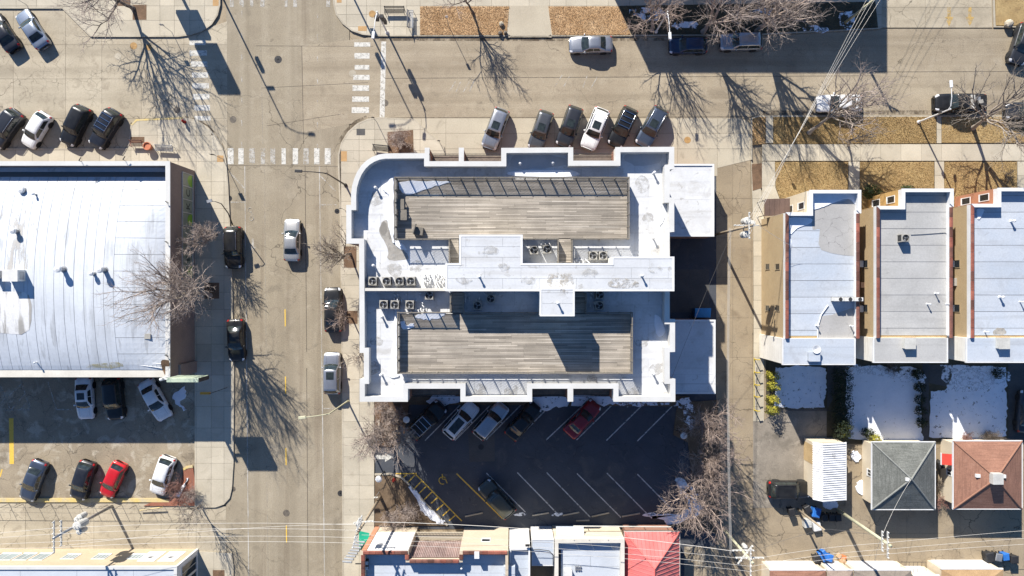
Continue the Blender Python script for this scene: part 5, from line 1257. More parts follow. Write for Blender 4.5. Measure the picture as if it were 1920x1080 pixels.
# ------------------------------------------------------------------ row houses
tar_base = M('tar_base', (.27, .275, .29), (.22, .225, .24), ls=.8, famt=.15)
ZH = 7.0
def rowhouse(label, xw, xe, xstep, xfe, yf, ystep, yend, yback, sidem, frontm, roofm, tiles, wins, fwins, xbw, xbe, patch=None, rear=siding_white, top=metal_white):
    g = lambda x: P(x, 0, ZH).x; h = lambda y: P(0, y, ZH).y
    X0, X1, XS, XF = g(xw), g(xe), g(xstep), g(xfe); YF, YS, YE, YB = h(yf), h(ystep), h(yend), h(yback); XB0, XB1 = g(xbw), g(xbe)
    t = thing('row_house', label, 'house', ((X0 + X1) / 2, (YF + YB) / 2, 0), 'row houses beside the alley')
    front = [(X0, YE), (X1, YE), (X1, YS), (XF, YS), (XF, YF), (XS, YF), (XS, YS), (X0, YS)]
    front = [p for i, p in enumerate(front) if i == 0 or (Vector(p) - Vector(front[i - 1])).length > .02]
    back = [(XB0, YB), (XB1, YB), (XB1, YE), (XB0, YE)]
    mb = MB(); mb.prism(front, 0, ZH - .75); part('wall', mb, sidem, t)
    mb = MB(); mb.box(XS - .003, XF + .003, YF - .3, YF + .03, 0, ZH - .75); mb.box(XS - .03, XS, YS + .03, YF + .03, 0, ZH - .75); mb.box(X0 - .01, XS - .004, YS + .001, YS + .03, 0, ZH - .75); part('front_facade', mb, frontm, t)
    mb = MB(); mb.prism(back, 0, ZH - .40); part('rear_porch', mb, rear, t)
    inn_ = inset(front, .25); fr = ccw(front); n = len(fr)
    mb = MB()
    for i in range(n):                                   # parapet on all sides but the one to the rear porch
        j = (i + 1) % n
        if abs(fr[i][1] - YE) < .01 and abs(fr[j][1] - YE) < .01: continue
        q = [fr[i], fr[j], inn_[j], inn_[i]]; mb.prism(q, ZH - .75, ZH - .12)
    part('parapet', mb, top, t)
    mb = MB()
    for i in range(n):
        j = (i + 1) % n; a, b = fr[i], fr[j]
        if a[1] >= YS - .01 and b[1] >= YS - .01:
            oo = inset(front, -.05); i2 = inset(front, .3); mb.prism([oo[i], oo[j], i2[j], i2[i]], ZH - .118, ZH)
    part('front_coping', mb, top, t)
    roofp = inset(front, .255)
    strips = 1.72; y = YB + .02; k = 0
    allp = [(X0 + .255, YE), (X1 - .255, YE)]
    # rolled roofing laid in long strips
    while y < YF:
        q1 = clip_rect(ccw(roofp), X0, X1, max(y, YE) + .01, y + strips - .045) if y + strips > YE else []
        if y < YE:
            q = [(XB0 + .08, y), (XB1 - .08, y), (XB1 - .08, min(y + strips, YE) - .012), (XB0 + .08, min(y + strips, YE) - .012)]
            mb = MB(); mb.prism(q, ZH - .40, ZH - .34 + rnd.uniform(0, .012)); part('roof_strip', mb, roofm, t)
        if len(q1) > 2 and abs(area2(q1)) > .05:
            mb = MB(); mb.prism(q1, ZH - .8, ZH - .72 + rnd.uniform(0, .012)); part('roof_strip', mb, roofm, t)
        y += strips
    mb = MB(); mb.prism(inset(front, .256), ZH - .75, ZH - .735); part('roof_underlay', mb, tar_base, t)
    mb = MB(); mb.box(XB0 - .06, XB1 + .06, YB - .1, YB, ZH - .52, ZH - .28); mb.box(XB0 - .05, XB0 + .06, YB, YE, ZH - .44, ZH - .27); mb.box(XB1 - .06, XB1 + .05, YB, YE, ZH - .44, ZH - .27); part('gutter', mb, metal_white, t)
    copings(t, (X0 + .14, YE), (X0 + .14, YS - .06), ZH - .118, .36, 1.0, tiles); copings(t, (X1 - .14, YE), (X1 - .14, min(YS, YF) - .06), ZH - .118, .36, 1.0, tiles)
    for (py, za, zb_, wd) in wins:
        yc = P(0, py, (za + zb_) / 2).y; wall_window(t, yc - wd / 2, yc + wd / 2, za, zb_, X0, 'y', -1, frame_tan, glass_dark, 0, .07)
    for (px, za, zb_, wd) in fwins:
        xc = g(px); wall_window(t, xc - wd / 2, xc + wd / 2, za, zb_, YS + .03, 'x', 1, metal_white, glass_pale, 1, .09)
    for (dy, za, zb_) in ((-.5, 4.2, 5.6), (-.5, 1.2, 2.6)):
        pass
    return t, (X0, X1, XS, XF, YF, YS, YE, YB)
h1, q1 = rowhouse('tan brick row house with patched grey and blue roof, nearest the alley', 1474, 1612, 1519, 1614, 357, 399, 635, 683, brick_tan, render_cream, roof_blue, [clay_tile, clay_tile, clay_red],
                  [(500, 4.2, 5.4, .7), (500, 1.4, 2.6, .7), (578, 4.2, 5.4, .7), (578, 1.4, 2.6, .7)], [(1497, 4.2, 5.7, .9)], 1470, 1606)
h2, q2 = rowhouse('tan brick row house with pale grey roof, middle of the three', 1645, 1787, 1692, 1787.5, 354.5, 387, 634, 679, brick_tan, brick_ochre, roof_grey, [clay_tile, clay_tile, clay_red],
                  [(495, 3.9, 5.2, .9), (578, 3.9, 5.2, .9)], [(1660, 4.2, 5.6, .8), (1675, 1.2, 2.8, 1.0)], 1641, 1780)
h3, q3 = rowhouse('tan brick row house with blue roof and orange brick front, farthest from the alley', 1822, 1962, 1872, 1962, 353, 383, 634, 679, brick_tan, brick_orange, roof_blue, [clay_red, clay_red, clay_tile],
                  [(495, 3.9, 5.2, .9), (578, 3.9, 5.2, .9)], [(1838, 4.2, 5.6, .9), (1858, 1.2, 2.8, 1.0)], 1816, 1960)
ZHR = ZH - .72
# more of the side faces of the front bays
for (t, q, m_, zs) in ((h1, q1, metal_white, 0), (h2, q2, metal_white, 0), (h3, q3, metal_white, 0)):
    X0, X1, XS, XF, YF, YS, YE, YB = q
    for za in (4.2, 1.3): wall_window(t, YS + .55, YS + 1.35, za, za + 1.5, XS - .03, 'y', -1, m_, glass_dark, 0, .08)
# grey patches and seams on the first roof
def rpatch(pts, m, parent, seed, lift=.016, name='roof_patch'):
    mb = MB(); q = blob(pts, ZHR, seed, 3, .04); mb.prism(q, ZHR - .01, ZHR + lift); part(name, mb, m, parent)
rpatch([(1524, 393), (1560, 383), (1602, 380), (1605, 470), (1603, 480), (1540, 468), (1537, 430), (1524, 430)], roof_patch, h1, 1)
rpatch([(1536, 598), (1560, 590), (1590, 580), (1604, 585), (1604, 645), (1570, 650), (1536, 648)], roof_patch, h1, 2)
rpatch([(1862, 622), (1870, 615), (1882, 616), (1886, 626), (1864, 627)], puddle, h3, 3)
snow_patch([(1522, 362), (1605, 362), (1608, 372), (1606, 386), (1590, 372), (1556, 383), (1545, 388), (1528, 393), (1522, 385)], ZHR + .018, 'melting snow behind the front parapet of the first row house', .07, 71, snow, .05)
snow_patch([(1480, 408), (1520, 410), (1519, 418), (1495, 428), (1484, 440), (1480, 432)], ZHR + .013, 'melting snow at the step of the first row house roof', .07, 72, snow, .05)
snow_patch([(1832, 392), (1845, 392), (1842, 402), (1836, 412), (1832, 408)], ZHR + .013, 'snow scrap on the corner of the orange-fronted house roof', .07, 73, snow, .04)
snow_patch([(1480, 450), (1484, 450), (1483, 470), (1480, 462)], ZHR + .013, 'tiny snow scrap along the coping of the first row house', .07, 74, snow, .02)
# brown porch canopy and ochre bay roof
c0 = P(1440, 372, 3.0); t = thing('porch_canopy', 'dark brown canopy over the porch of the first row house', 'canopy', (c0.x, c0.y - 1, 2.4))
x0, x1, y0, y1 = R(1437, 372, 1481, 404, 3.1)
nb = 5
for k in range(nb):
    a = x0 + (x1 - x0) * k / nb; b = x0 + (x1 - x0) * (k + 1) / nb - .03; mb = MB(); za, zb_ = 2.6 + k * .12, 2.6 + (k + 1) * .12
    mb.add([(a, y0, za), (b, y0, zb_), (b, y1, zb_), (a, y1, za), (a, y0, za - .08), (b, y0, zb_ - .08), (b, y1, zb_ - .08), (a, y1, za - .08)], [(0, 1, 2, 3), (4, 5, 1, 0), (3, 2, 6, 7), (0, 3, 7, 4), (1, 5, 6, 2)]); part('canopy_panel', mb, M('brown_metal', (.13, .085, .068), (.10, .065, .052), ls=1, famt=.1, rough=.5), t)
for x in (x0 + .1, x1 - .1):
    for y in (y0 + .1, y1 - .1): mb = MB(); mb.tube([(x, y, 0), (x, y, 2.6)], .04, 6); part('post', mb, metal_dark, t)
# equipment on the house roofs
def split_unit(x, y, z, label, group):
    c = P(x, y, z); t = thing('air_conditioner', label, 'air conditioner', c, group)
    mb = MB(); mb.cbox((c.x, c.y, z + .14), (.85, .38, .95)); part('cabinet', mb, cabinet_white, t, bevel=.02)
    for s in (-.35, .35): mb = MB(); mb.cbox((c.x + s, c.y, z), (.06, .5, .14)); part('foot', mb, metal_dark, t)
    mb = MB(); mb.lathe((c.x - .1, c.y + .19, z + .6), [(.3, 0), (.3, .02), (.24, .025), (.01, .025)], 16, 'y'); part('fan_grille', mb, fan_black, t)
    mb = MB(); mb.lathe((c.x + .1, c.y, z + 1.09), [(.2, 0), (.2, .012), (.12, .014), (.12, .004), (.01, .004)], 16); part('top_vent', mb, fan_black, t)
for i, x in enumerate((1565, 1583, 1601)): split_unit(x, 561, ZHR, ('white split condenser on the first house, first of three in a row', 'white split condenser on the first house, middle of three', 'white split condenser on the first house, touching the tile coping')[i], 'split condensers on the first row house')
mb = MB(); mb.tube([P(1553, 572, ZHR + .1), P(1540, 590, ZHR + .1), P(1534, 610, ZHR + .1), P(1533, 635, ZHR + .1), P(1532, 655, ZHR + .1)], .06, 6); solo('refrigerant_line', mb, metal_white, 'curving white pipe across the first row house roof', 'pipe')
c = P(1699, 446, ZHR + .9); condenser((c.x, c.y, ZHR), .8, 'beige square condenser alone on the pale grey row house roof', None, cabinet_beige)
mb = MB(); mb.tube([P(1708, 440, ZHR + .06), P(1730, 439, ZHR + .06), P(1772, 436, ZHR + .06), P(1779, 442, ZHR + .06)], .03, 5); solo('refrigerant_line', mb, metal_grey, 'thin grey pipe leading from the lone roof condenser', 'pipe')
roof_box(1701, 643, ZHR + .4, 1.05, 1.1, .55, 'square grey roof hatch on the middle row house', metal_pale, 'roof_hatch', 'hatch')
roof_box(1876, 643, ZHR + .4, 1.05, 1.1, .55, 'square pale roof hatch on the orange-fronted row house', metal_pale, 'roof_hatch', 'hatch')
roof_box(1523, 668, ZHR + .38, 1.1, .9, .5, 'square pale roof hatch on the first row house', roof_blue, 'roof_hatch', 'hatch')
c = P(1526, 654, ZHR + .38); mb = MB(); mb.tube([c, (c.x, c.y, c.z + .5)], .04, 5); mb.lathe((c.x, c.y, c.z + .5), [(.02, 0), (.3, .06), (.45, .17), (.42, .17), (.02, .03)], 14); solo('satellite_dish', mb, metal_white, 'white satellite dish near the back of the first roof', 'dish')
for i, (x, y, l) in enumerate(((1753, 550, 'white vent by the soot stain on the middle house roof'), (1738, 570, 'short vent on the middle house roof between seams'), (1774, 570, 'short vent beside the coping of the middle house'), (1895, 415, 'white vent near the front of the blue orange-fronted roof'), (1874, 557, 'bigger white vent on the blue orange-fronted roof'), (1912, 566, 'small vent close to the picture edge on the blue roof'), (1846, 622, 'thin vent near the coping of the blue roof'), (1594, 611, 'thin vent on the grey patch of the first roof'), (1530, 610, 'thin vent beside the curving white pipe'))):
    vent_pipe(x, y, ZHR, l, None, .1 if i in (3, 4) else .06, .5)
# side wall things
for lab, x, y, z, s in (('red box fixed to the side wall of the middle house', 1620, 531, 3.6, (.4, .5, .9)), ('pale meter cabinet on the side wall of the third house', 1800, 524, 3.6, (.4, .7, 1.1))):
    xx = (q2[0] if 'middle' in lab else q3[0]); yy = P(0, y, z).y; mb = MB(); mb.box(xx - s[0], xx - .002, yy - s[1], yy + s[1] * .2, z, z + s[2]); solo('wall_box', mb, brick_orange if 'red' in lab else cabinet_beige, lab, 'box', bevel=.02)
for lab, q, y in (('white window air conditioner on the middle house side, upper', q2, 495), ('white window air conditioner on the middle house side, lower', q2, 579), ('white window air conditioner on the third house side, upper', q3, 495), ('white window air conditioner on the third house side, lower', q3, 578)):
    yy = P(0, y, 4).y; mb = MB(); mb.box(q[0] - .45, q[0] - .06, yy - .35, yy + .35, 3.98, 4.4); solo('window_air_conditioner', mb, cabinet_white, lab, 'air conditioner', bevel=.02)

# ------------------------------------------------------------------ garages by the alley
def hip_garage(label, rect, apex, ze, za, wallm, roofm, hipm, wall_in=.35):
    x0, x1, y0, y1 = R(*rect, ze); ap = P(*apex, za)
    t = thing('garage', label, 'garage', ((x0 + x1) / 2, (y0 + y1) / 2, 0), 'detached garages')
    mb = MB(); mb.box(x0 + wall_in, x1 - wall_in, y0 + wall_in, y1 - wall_in, 0, ze - .03); part('wall', mb, wallm, t)
    mb = MB(); mb.add([(x0, y0, ze), (x1, y0, ze), (x1, y1, ze), (x0, y1, ze), (ap.x, ap.y, za)], [(0, 1, 4), (1, 2, 4), (2, 3, 4), (3, 0, 4)]); rf = part('roof', mb, roofm, t)
    mb = MB(); pl = [(x0, y0), (x1, y0), (x1, y1), (x0, y1)]; mb.ring(inset(pl, -.07), inset(pl, .02), ze - .14, ze + .03, ze - .1); part('gutter', mb, metal_white, t)
    for x, y in pl:
        mb = MB(); mb.tube([(x, y, ze + .01), (ap.x, ap.y, za + .01)], .09, 6); part('hip_ridge', mb, hipm, rf)
    wy = (y0 + y1) / 2
    mb = MB(); mb.box(x0 + .8, x1 - .8, y0 + wall_in - .04, y0 + wall_in - .002, .02, 2.2); part('garage_door', mb, metal_white, t)
    wall_window(t, wy - .4, wy + .4, 1.2, 2.0, x0 + wall_in, 'y', -1)
    return t, ap
shg = M('shingle_grey', (.165, .17, .155), (.12, .125, .114), ls=.8, fs=7, famt=.32, rough=.9, bump=.5, blotch=[(2.2, .55, .7, (.21, .215, .195), .6)], streak=[((.5, .5, 22), 1.0, .5, .58, (.09, .093, .085), .6)])
shg2 = M('shingle_ridge', (.24, .245, .225), (.2, .205, .19), ls=1.5, fs=9, famt=.2)
shb = M('shingle_brown', (.30, .155, .105), (.25, .128, .088), ls=.8, fs=7, famt=.2, rough=.9, bump=.4, streak=[((.5, .5, 22), 1.0, .5, .58, (.19, .095, .066), .6)], blotch=[(1.8, .58, .7, (.35, .20, .145), .5)])
shb2 = M('shingle_brown_ridge', (.27, .14, .095), None, fs=9, famt=.2)
hip_garage('detached garage with grey shingled hip roof', (1635, 829, 1753, 955), (1709, 898), 2.8, 4.6, render_cream, shg, shg2)
g3, ap = hip_garage('detached garage with brown shingled hip roof and white cupola', (1787.5, 827, 1916, 954), (1868, 897), 2.8, 4.5, render_cream, shb, shb2)
mb = MB(); mb.cbox((ap.x, ap.y, ap.z - .4), (1.1, 1.15, .75)); part('cupola', mb, metal_pale, g3, bevel=.02)
for dx in (-1.5, 1.1): mb = MB(); mb.cbox((ap.x + dx, ap.y + .1, ap.z - (.95 if dx < -1 else .75)), (.42, .35, .4)); part('roof_vent', mb, metal_white, g3)
c = P(1700, 898, 4.3); mb = MB(); mb.cbox((c.x, c.y, 4.2), (.35, .35, .35)); solo('roof_vent', mb, metal_white, 'small white square vent on the grey shingled roof', 'vent')
c = P(1776, 862, 2.3); t = thing('door_awning', 'red awning over the side door of the brown-roofed garage', 'awning', (c.x, c.y, 2))
x0, x1, y0, y1 = R(1768, 851, 1786, 872, 2.4); mb = MB(); mb.add([(x0, y0, 2.2), (x1, y0, 2.6), (x1, y1, 2.6), (x0, y1, 2.2), (x0, y0, 2.05), (x0, y1, 2.05)], [(0, 1, 2, 3), (0, 3, 5, 4)]); part('canopy', mb, M('red_canvas', (.55, .06, .04), None, famt=.1, fs=5), t)
mb = MB(); mb.box(x0 - .06, x0 - .01, y0 - .05, y1 + .05, 2.02, 2.22); part('trim', mb, metal_white, t)
# corrugated shed
ze, zr_ = 2.5, 3.3
x0, x1, y0, y1 = R(1525, 829, 1586, 938, 2.7); xr = P(1543, 0, 3.3).x
t = thing('metal_shed', 'white corrugated metal shed with stepped side', 'shed', ((x0 + x1) / 2, (y0 + y1) / 2, 0))
mb = MB(); mb.prism([(x0 + .12, y0 + .1), (x1 - .12, y0 + .1), (x1 - .12, y1 - .1), (x0 + .12, y1 - .1)], 0, ze - .15); part('wall', mb, render_cream, t)
k = y0; nst = 26; st = (y1 - y0) / nst
corw = M('corrugated_white', (.74, .74, .74), (.64, .64, .635), ls=.6, fs=6, famt=.08, rnd_amt=.07, rough=.45, blotch=[(1.4, .66, .72, (.3, .28, .25), .7)])
for i in range(nst):
    a, b, d = y0 + i * st, y0 + (i + 1) * st, .07; mb = MB()
    for (xa, za, xb, zb_) in ((x0, ze, xr, zr_), (xr, zr_, x1, ze + .2)):
        yy = [a, a + st * .2, a + st * .5, a + st * .7, b - .004]; hh = [0, d, d, 0, 0]
        mb.add([(xa, y, za + h_) for y, h_ in zip(yy, hh)] + [(xb, y, zb_ + h_) for y, h_ in zip(yy, hh)], [(j, 5 + j, 6 + j, 1 + j) for j in range(4)])
    part('roof_sheet', mb, corw, t)
mb = MB(); mb.box(x1 - .02, x1 + .05, y0, y1, ze + .12, ze + .26); part('gutter', mb, metal_white, t)
mb = MB(); mb.box(x0 + .3, x1 - .5, y0 + .06, y0 + .098, .05, 2.0); part('shed_door', mb, metal_pale, t)
mb = MB(); x2 = P(1522.5, 0, 2).x; mb.prism([(x2, P(0, 870, 2).y), (x0 + .1, P(0, 870, 2).y), (x0 + .1, P(0, 834, 2).y), (x2, P(0, 840, 2).y)], 0, 2.3); part('lean_to', mb, M('plywood', (.52, .38, .2), (.45, .32, .165), ls=1, famt=.1), t)
# garages along the lower picture edge
def edge_garage(label, a, c, ytop, roofm, ze=2.7, fascia=metal_white):
    x0, x1, y0, y1 = R(a, ytop, c, ytop + 190, ze)
    t = thing('garage', label, 'garage', ((x0 + x1) / 2, (y0 + y1) / 2, 0), 'garages along the lower alley')
    mb = MB(); mb.box(x0 + .1, x1 - .1, y0, y1 - .15, 0, ze - .04); part('wall', mb, render_cream, t)
    mb = MB(); mb.box(x0 + .5, x1 - .5, y1 - .149, y1 - .11, .02, 2.3); part('garage_door', mb, metal_white, t)
    mb = MB(); mb.box(x0, x1, y1 - .1, y1, ze - .2, ze + .02); part('fascia', mb, fascia, t)
    mb = MB(); xm2 = (x0 + x1) / 2; mb.add([(x0, y0, ze), (x1, y0, ze), (x1, y1 - .1, ze), (x0, y1 - .1, ze), (xm2, y0, ze + .7), (xm2, y1 - 2.0, ze + .7)], [(0, 1, 4), (1, 2, 5, 4), (2, 3, 5), (3, 0, 4, 5)]); part('roof', mb, roofm, t)
shg3 = M('shingle_taupe', (.30, .235, .19), (.24, .185, .15), ls=.8, fs=8, famt=.2)
shg4 = M('shingle_tan', (.42, .28, .15), (.34, .22, .115), ls=.8, fs=8, famt=.2)
edge_garage('garage with reddish brown roof on the lower alley, next to the blue bins', 1443, 1549, 1068, shb)
edge_garage('narrow garage with dark brown roof on the lower alley', 1551, 1599, 1068, shg3)
edge_garage('garage with taupe roof on the lower alley under the slanting pole', 1601, 1709, 1068, M('shingle_mid', (.26, .22, .18), (.2, .17, .14), ls=.8, fs=8, famt=.2))
edge_garage('garage with tan roof on the lower alley by the black bins', 1765, 1881, 1066, shg4)
edge_garage('small garage with cream roof behind the wire gate', 1712, 1762, 1078, M('roof_cream', (.5, .46, .4), None, famt=.1))
# the tall block beyond the upper picture edge, whose long shadow lies on the side street
x0, x1 = P(1100, 0).x, P(1544, 0).x; y0 = P(0, -106).y
nb_ = thing('brick_block', 'flat-roofed brick block beyond the upper edge that shades the side street', 'building', ((x0 + x1) / 2, y0 + 9, 0))
mb = MB(); mb.box(x0, x1, y0, y0 + 18, 0, 9.6); part('wall', mb, brick_red, nb_)
pl = [(x0, y0), (x1, y0), (x1, y0 + 18), (x0, y0 + 18)]; mb = MB(); mb.ring(inset(pl, -.04), inset(pl, .35), 9.602, 10.0, 9.602); part('coping', mb, parapet_white, nb_)
mb = MB(); mb.prism(inset(pl, .36), 9.602, 9.64); part('roof', mb, roof_grey, nb_)
for zz in (1, 4, 7):
    for k in range(8): wall_window(nb_, x0 + 1.2 + k * 3.2, x0 + 2.8 + k * 3.2, zz, zz + 1.6, y0, 'x', -1)
# ------------------------------------------------------------------ vehicles
KINDS = {  # length, width, height, windscreen base/top, roof end, rear glass base, belt height, roof width, deck heights at (tail, behind cabin, cowl, nose)
    'sedan': dict(L=4.75, W=1.84, H=1.45, wb=.98, wt=.22, rt=-.92, rb=-1.62, zb=.92, wr=.70, deck=(.98, 1.02, .96, .74)),
    'hatch': dict(L=4.25, W=1.78, H=1.50, wb=1.02, wt=.34, rt=-1.42, rb=-1.88, zb=.95, wr=.72, deck=(.95, .98, .98, .76)),
    'suv': dict(L=4.70, W=1.90, H=1.70, wb=.98, wt=.42, rt=-1.78, rb=-2.14, zb=1.05, wr=.76, deck=(1.0, 1.06, 1.08, .92)),
    'pickup': dict(L=5.75, W=2.0, H=1.85, wb=1.30, wt=.72, rt=-.42, rb=-.62, zb=1.12, wr=.76, deck=(1.12, 1.14, 1.14, 1.02)),
}
CAR_MESH = {}
def car_meshes(kind):
    if kind in CAR_MESH: return CAR_MESH[kind]
    k = KINDS[kind]; L, W, HT = k['L'], k['W'], k['H']; hl, hw0 = L / 2, W / 2
    fx = np.array([-1, -.975, -.93, -.84, -.65, -.35, 0, .35, .62, .80, .90, .96, 1.0]) * hl
    fw = np.array([.76, .88, .945, .975, .995, 1, 1, 1, .99, .965, .92, .84, .70])
    d = k['deck']
    dz = np.interp(fx, [-hl, -hl * .96, -hl * .88, k['rb'], k['wb'], hl * .8, hl * .93, hl], [d[0] - .22, d[0] - .05, d[0], d[1], d[2], d[3] + .06, d[3] - .02, d[3] - .18])
    def sec(x):
        w = hw0 * float(np.interp(x, fx, fw)); z = float(np.interp(x, fx, dz)); zs = z - .10
        h = [(w * .92, .22), (w * .985, .36), (w, .55), (w * .99, zs), (w * .93, z - .03), (w * .58, z + .005)]
        return [(-y, q) for y, q in h] + [(0, z + .02)] + h[::-1]
    body = MB(); v = []; f = []; n = 13
    for x in fx: v += [(x, y, z) for y, z in sec(x)]
    m = len(fx)
    for i in range(m - 1):
        for j in range(n - 1): f.append((i * n + j, i * n + j + 1, (i + 1) * n + j + 1, (i + 1) * n + j))
    f.append(tuple(range(n))); f.append(tuple(range((m - 1) * n + n - 1, (m - 1) * n - 1, -1)))
    body.add(v, [tuple(reversed(q)) for q in f])
    def patch(x0, x1, s0, s1, nx=4, ns=4, off=.008):
        g = []
        for i in range(nx + 1):
            x = x0 + (x1 - x0) * i / nx; pts = sec(x)
            for j in range(ns + 1):
                s = s0 + (s1 - s0) * j / ns; a = min(int(s), n - 2); t = s - a
                y = pts[a][0] * (1 - t) + pts[a + 1][0] * t; z = pts[a][1] * (1 - t) + pts[a + 1][1] * t
                o = Vector((0 if abs(x) < hl * .9 else math.copysign(.5, x), y / hw0, 1.0)).normalized() * off
                g.append((x + o.x, y + o.y, z + o.z))
        mb = MB(); mb.add(g, [(i * (ns + 1) + j, (i + 1) * (ns + 1) + j, (i + 1) * (ns + 1) + j + 1, i * (ns + 1) + j + 1) for i in range(nx) for j in range(ns)])
        return mb
    zb, wbelt, wr = k['zb'], hw0 * .935, hw0 * k['wr']
    st = [(k['rb'], zb - .02, -.10), (k['rb'] * .7 + k['rt'] * .3, zb + (HT - zb) * .36, -.08), (k['rt'] * .85 + k['rb'] * .15, HT - .12, -.06), (k['rt'], HT - .045, -.05), (k['rt'] + .25, HT - .012, -.02),
          ((k['rt'] + k['wt']) / 2, HT, 0), (k['wt'] - .2, HT - .02, .02), (k['wt'], HT - .06, .05), (k['wt'] * .8 + k['wb'] * .2, HT - .16, .06), (k['wt'] * .4 + k['wb'] * .6, zb + (HT - zb) * .44, .10), (k['wb'], zb - .02, .14)]
    def hw(z): return wbelt + (wr - wbelt) * max(0, min(1, (z - zb) / (HT - zb)))
    cab = MB(); v = []; f = []
    for x, tc, cv in st:
        e = max(tc - .07, zb - .05); he = hw(e)
        row = [(-wbelt, zb - .08), (-he, e), (-he * .9, tc - .012), (-he * .45, tc + .006), (0, tc + .012)]
        row = row + [(-y, z) for y, z in row[-2::-1]]
        v += [(x + cv * (1 - (y / wbelt) ** 2), y, z) for y, z in row]
    for i in range(len(st) - 1):
        for j in range(8): f.append((i * 9 + j + 1, i * 9 + j, (i + 1) * 9 + j, (i + 1) * 9 + j + 1))
    cab.add(v, f)
    def glass_slope(i0, i1, t0, t1, wf):
        g = []; rows = 6; cols = 8
        idx = list(range(i0, i1 + (1 if i1 > i0 else -1), 1 if i1 > i0 else -1))
        xs = [st[i][0] for i in idx]; zs = [st[i][1] for i in idx]; cs = [st[i][2] for i in idx]
        for r in range(rows + 1):
            t = (t0 + (t1 - t0) * r / rows) * (len(idx) - 1)
            x, z, cv = (float(np.interp(t, range(len(idx)), q)) for q in (xs, zs, cs))
            e = hw(max(z - .07, zb))
            for c in range(cols + 1):
                y = e * wf * (2 * c / cols - 1); g.append((x + cv * (1 - (y / wbelt) ** 2) + (.012 if i0 > 5 else -.012), y, z + .02 - .012 * (y / e) ** 2))
        mb = MB(); mb.add(g, [(r * (cols + 1) + c, r * (cols + 1) + c + 1, (r + 1) * (cols + 1) + c + 1, (r + 1) * (cols + 1) + c) for r in range(rows) for c in range(cols)])
        return mb
    ws = glass_slope(10, 7, .05, .93, .86); rw = glass_slope(0, 3, .12, .9, .82)
    def side(pts, s):
        mb = MB(); q = [(x, s * (hw(z) + .012), z) for x, z in pts]
        mb.add(q, [tuple(range(len(q))) if s < 0 else tuple(range(len(q) - 1, -1, -1))]); return mb
    zt_ = HT - .13; xm = (k['wt'] + k['rt']) / 2 + .12
    fr = [(k['wb'] - .22, zb + .01), (xm + .04, zb + .01), (xm + .04, zt_), (k['wt'] + .02, zt_)]
    re = [(xm - .04, zb + .01), (k['rt'] - (.1 if kind == 'sedan' else .16), zb + .03), (k['rt'] + .1, zt_), (xm - .04, zt_)]
    parts = [('body', body, 'paint', True), ('roof', cab, 'roof', True), ('windshield', ws, glass_car, True), ('rear_window', rw, glass_car, True)]
    for s in (-1, 1): parts += [('side_window', side(fr, s), glass_car, False), ('side_window', side(re, s), glass_car, False)]
    parts += [('headlight', patch(hl * .86, hl * .975, 2.7, 4.5), lamp_clear, True), ('headlight', patch(hl * .86, hl * .975, 7.5, 9.3), lamp_clear, True),
              ('taillight', patch(-hl * .985, -hl * .90, 2.6, 4.4), lamp_red, True), ('taillight', patch(-hl * .985, -hl * .90, 7.6, 9.4), lamp_red, True)]
    gr = MB(); gr.box(hl - .03, hl + .012, -hw0 * .5, hw0 * .5, .38, .60); parts.append(('grille', gr, black_plastic, False))
    sk = MB(); sk.box(-hl * .93, hl * .93, -hw0 * .93, hw0 * .93, .16, .30); parts.append(('underbody', sk, black_plastic, False))
    seam = MB()
    for s in (-1, 1): seam.add(patch(k['wb'] + .12, hl * .84, 6 + s * 1.06, 6 + s * 1.1, 6, 1, .006).v, patch(k['wb'] + .12, hl * .84, 6 + s * 1.06, 6 + s * 1.1, 6, 1, .006).f)
    parts.append(('hood_seam', seam, black_plastic, False))
    for s in (-1, 1):
        mr = MB(); mr.lathe((k['wb'] - .28, s * (hw0 + .06), zb + .08), [(.01, -.12), (.08, -.10), (.09, .02), (.05, .10), (.01, .11)], 8, 'y'); mr.box(k['wb'] - .3, k['wb'] - .22, min(s * hw0 * .93, s * (hw0 + .04)), max(s * hw0 * .93, s * (hw0 + .04)), zb + .02, zb + .07); parts.append(('mirror', mr, 'paint', True))
        hd = MB()
        for xx in (xm + .2, xm - .85): hd.box(xx - .1, xx + .1, min(s * hw0 * .985, s * hw0 * 1.008), max(s * hw0 * .985, s * hw0 * 1.008), zb - .19, zb - .15)
        parts.append(('door_handle', hd, chrome, False))
    wr_ = .33 if kind in ('sedan', 'hatch') else .37
    for sx in (hl * .62, -hl * .58):
        for s in (-1, 1):
            ty = MB(); y0 = s * (hw0 - .10); ty.lathe((sx, y0, wr_), [(wr_ * .66, -.11), (wr_ * .93, -.11), (wr_, -.07), (wr_, .07), (wr_ * .93, .11), (wr_ * .66, .11)], 18, 'y')
            rm = MB(); rm.lathe((sx, y0, wr_), [(.01, s * .085), (.06, s * .09), (wr_ * .3, s * .06), (wr_ * .6, s * .10), (wr_ * .67, s * .105), (wr_ * .67, -s * .10)], 18, 'y')
            parts.append(('wheel', ty, rubber, True)); parts.append(('rim', rm, alloy, True))
            ar = MB(); ar.lathe((sx, s * (hw0 - .012), wr_ + .02), [(wr_ + .06, -.02 * s), (wr_ + .06, .018 * s), (.01, .018 * s)], 18, 'y'); parts.append(('wheel_arch', ar, black_plastic, False))
    xr0, xr1 = k['rt'] + .3, k['wt'] - .15
    sr = MB(); pts = []
    for i in range(5):
        x = xr1 - .02 - (.75 if kind != 'suv' else .85) * i / 4
        for j in range(5): y = (-.42 + .21 * j); pts.append((x, y, HT + .022 - .02 * (y / .6) ** 2 - max(0, (x - (k['wt'] - .2))) * .1))
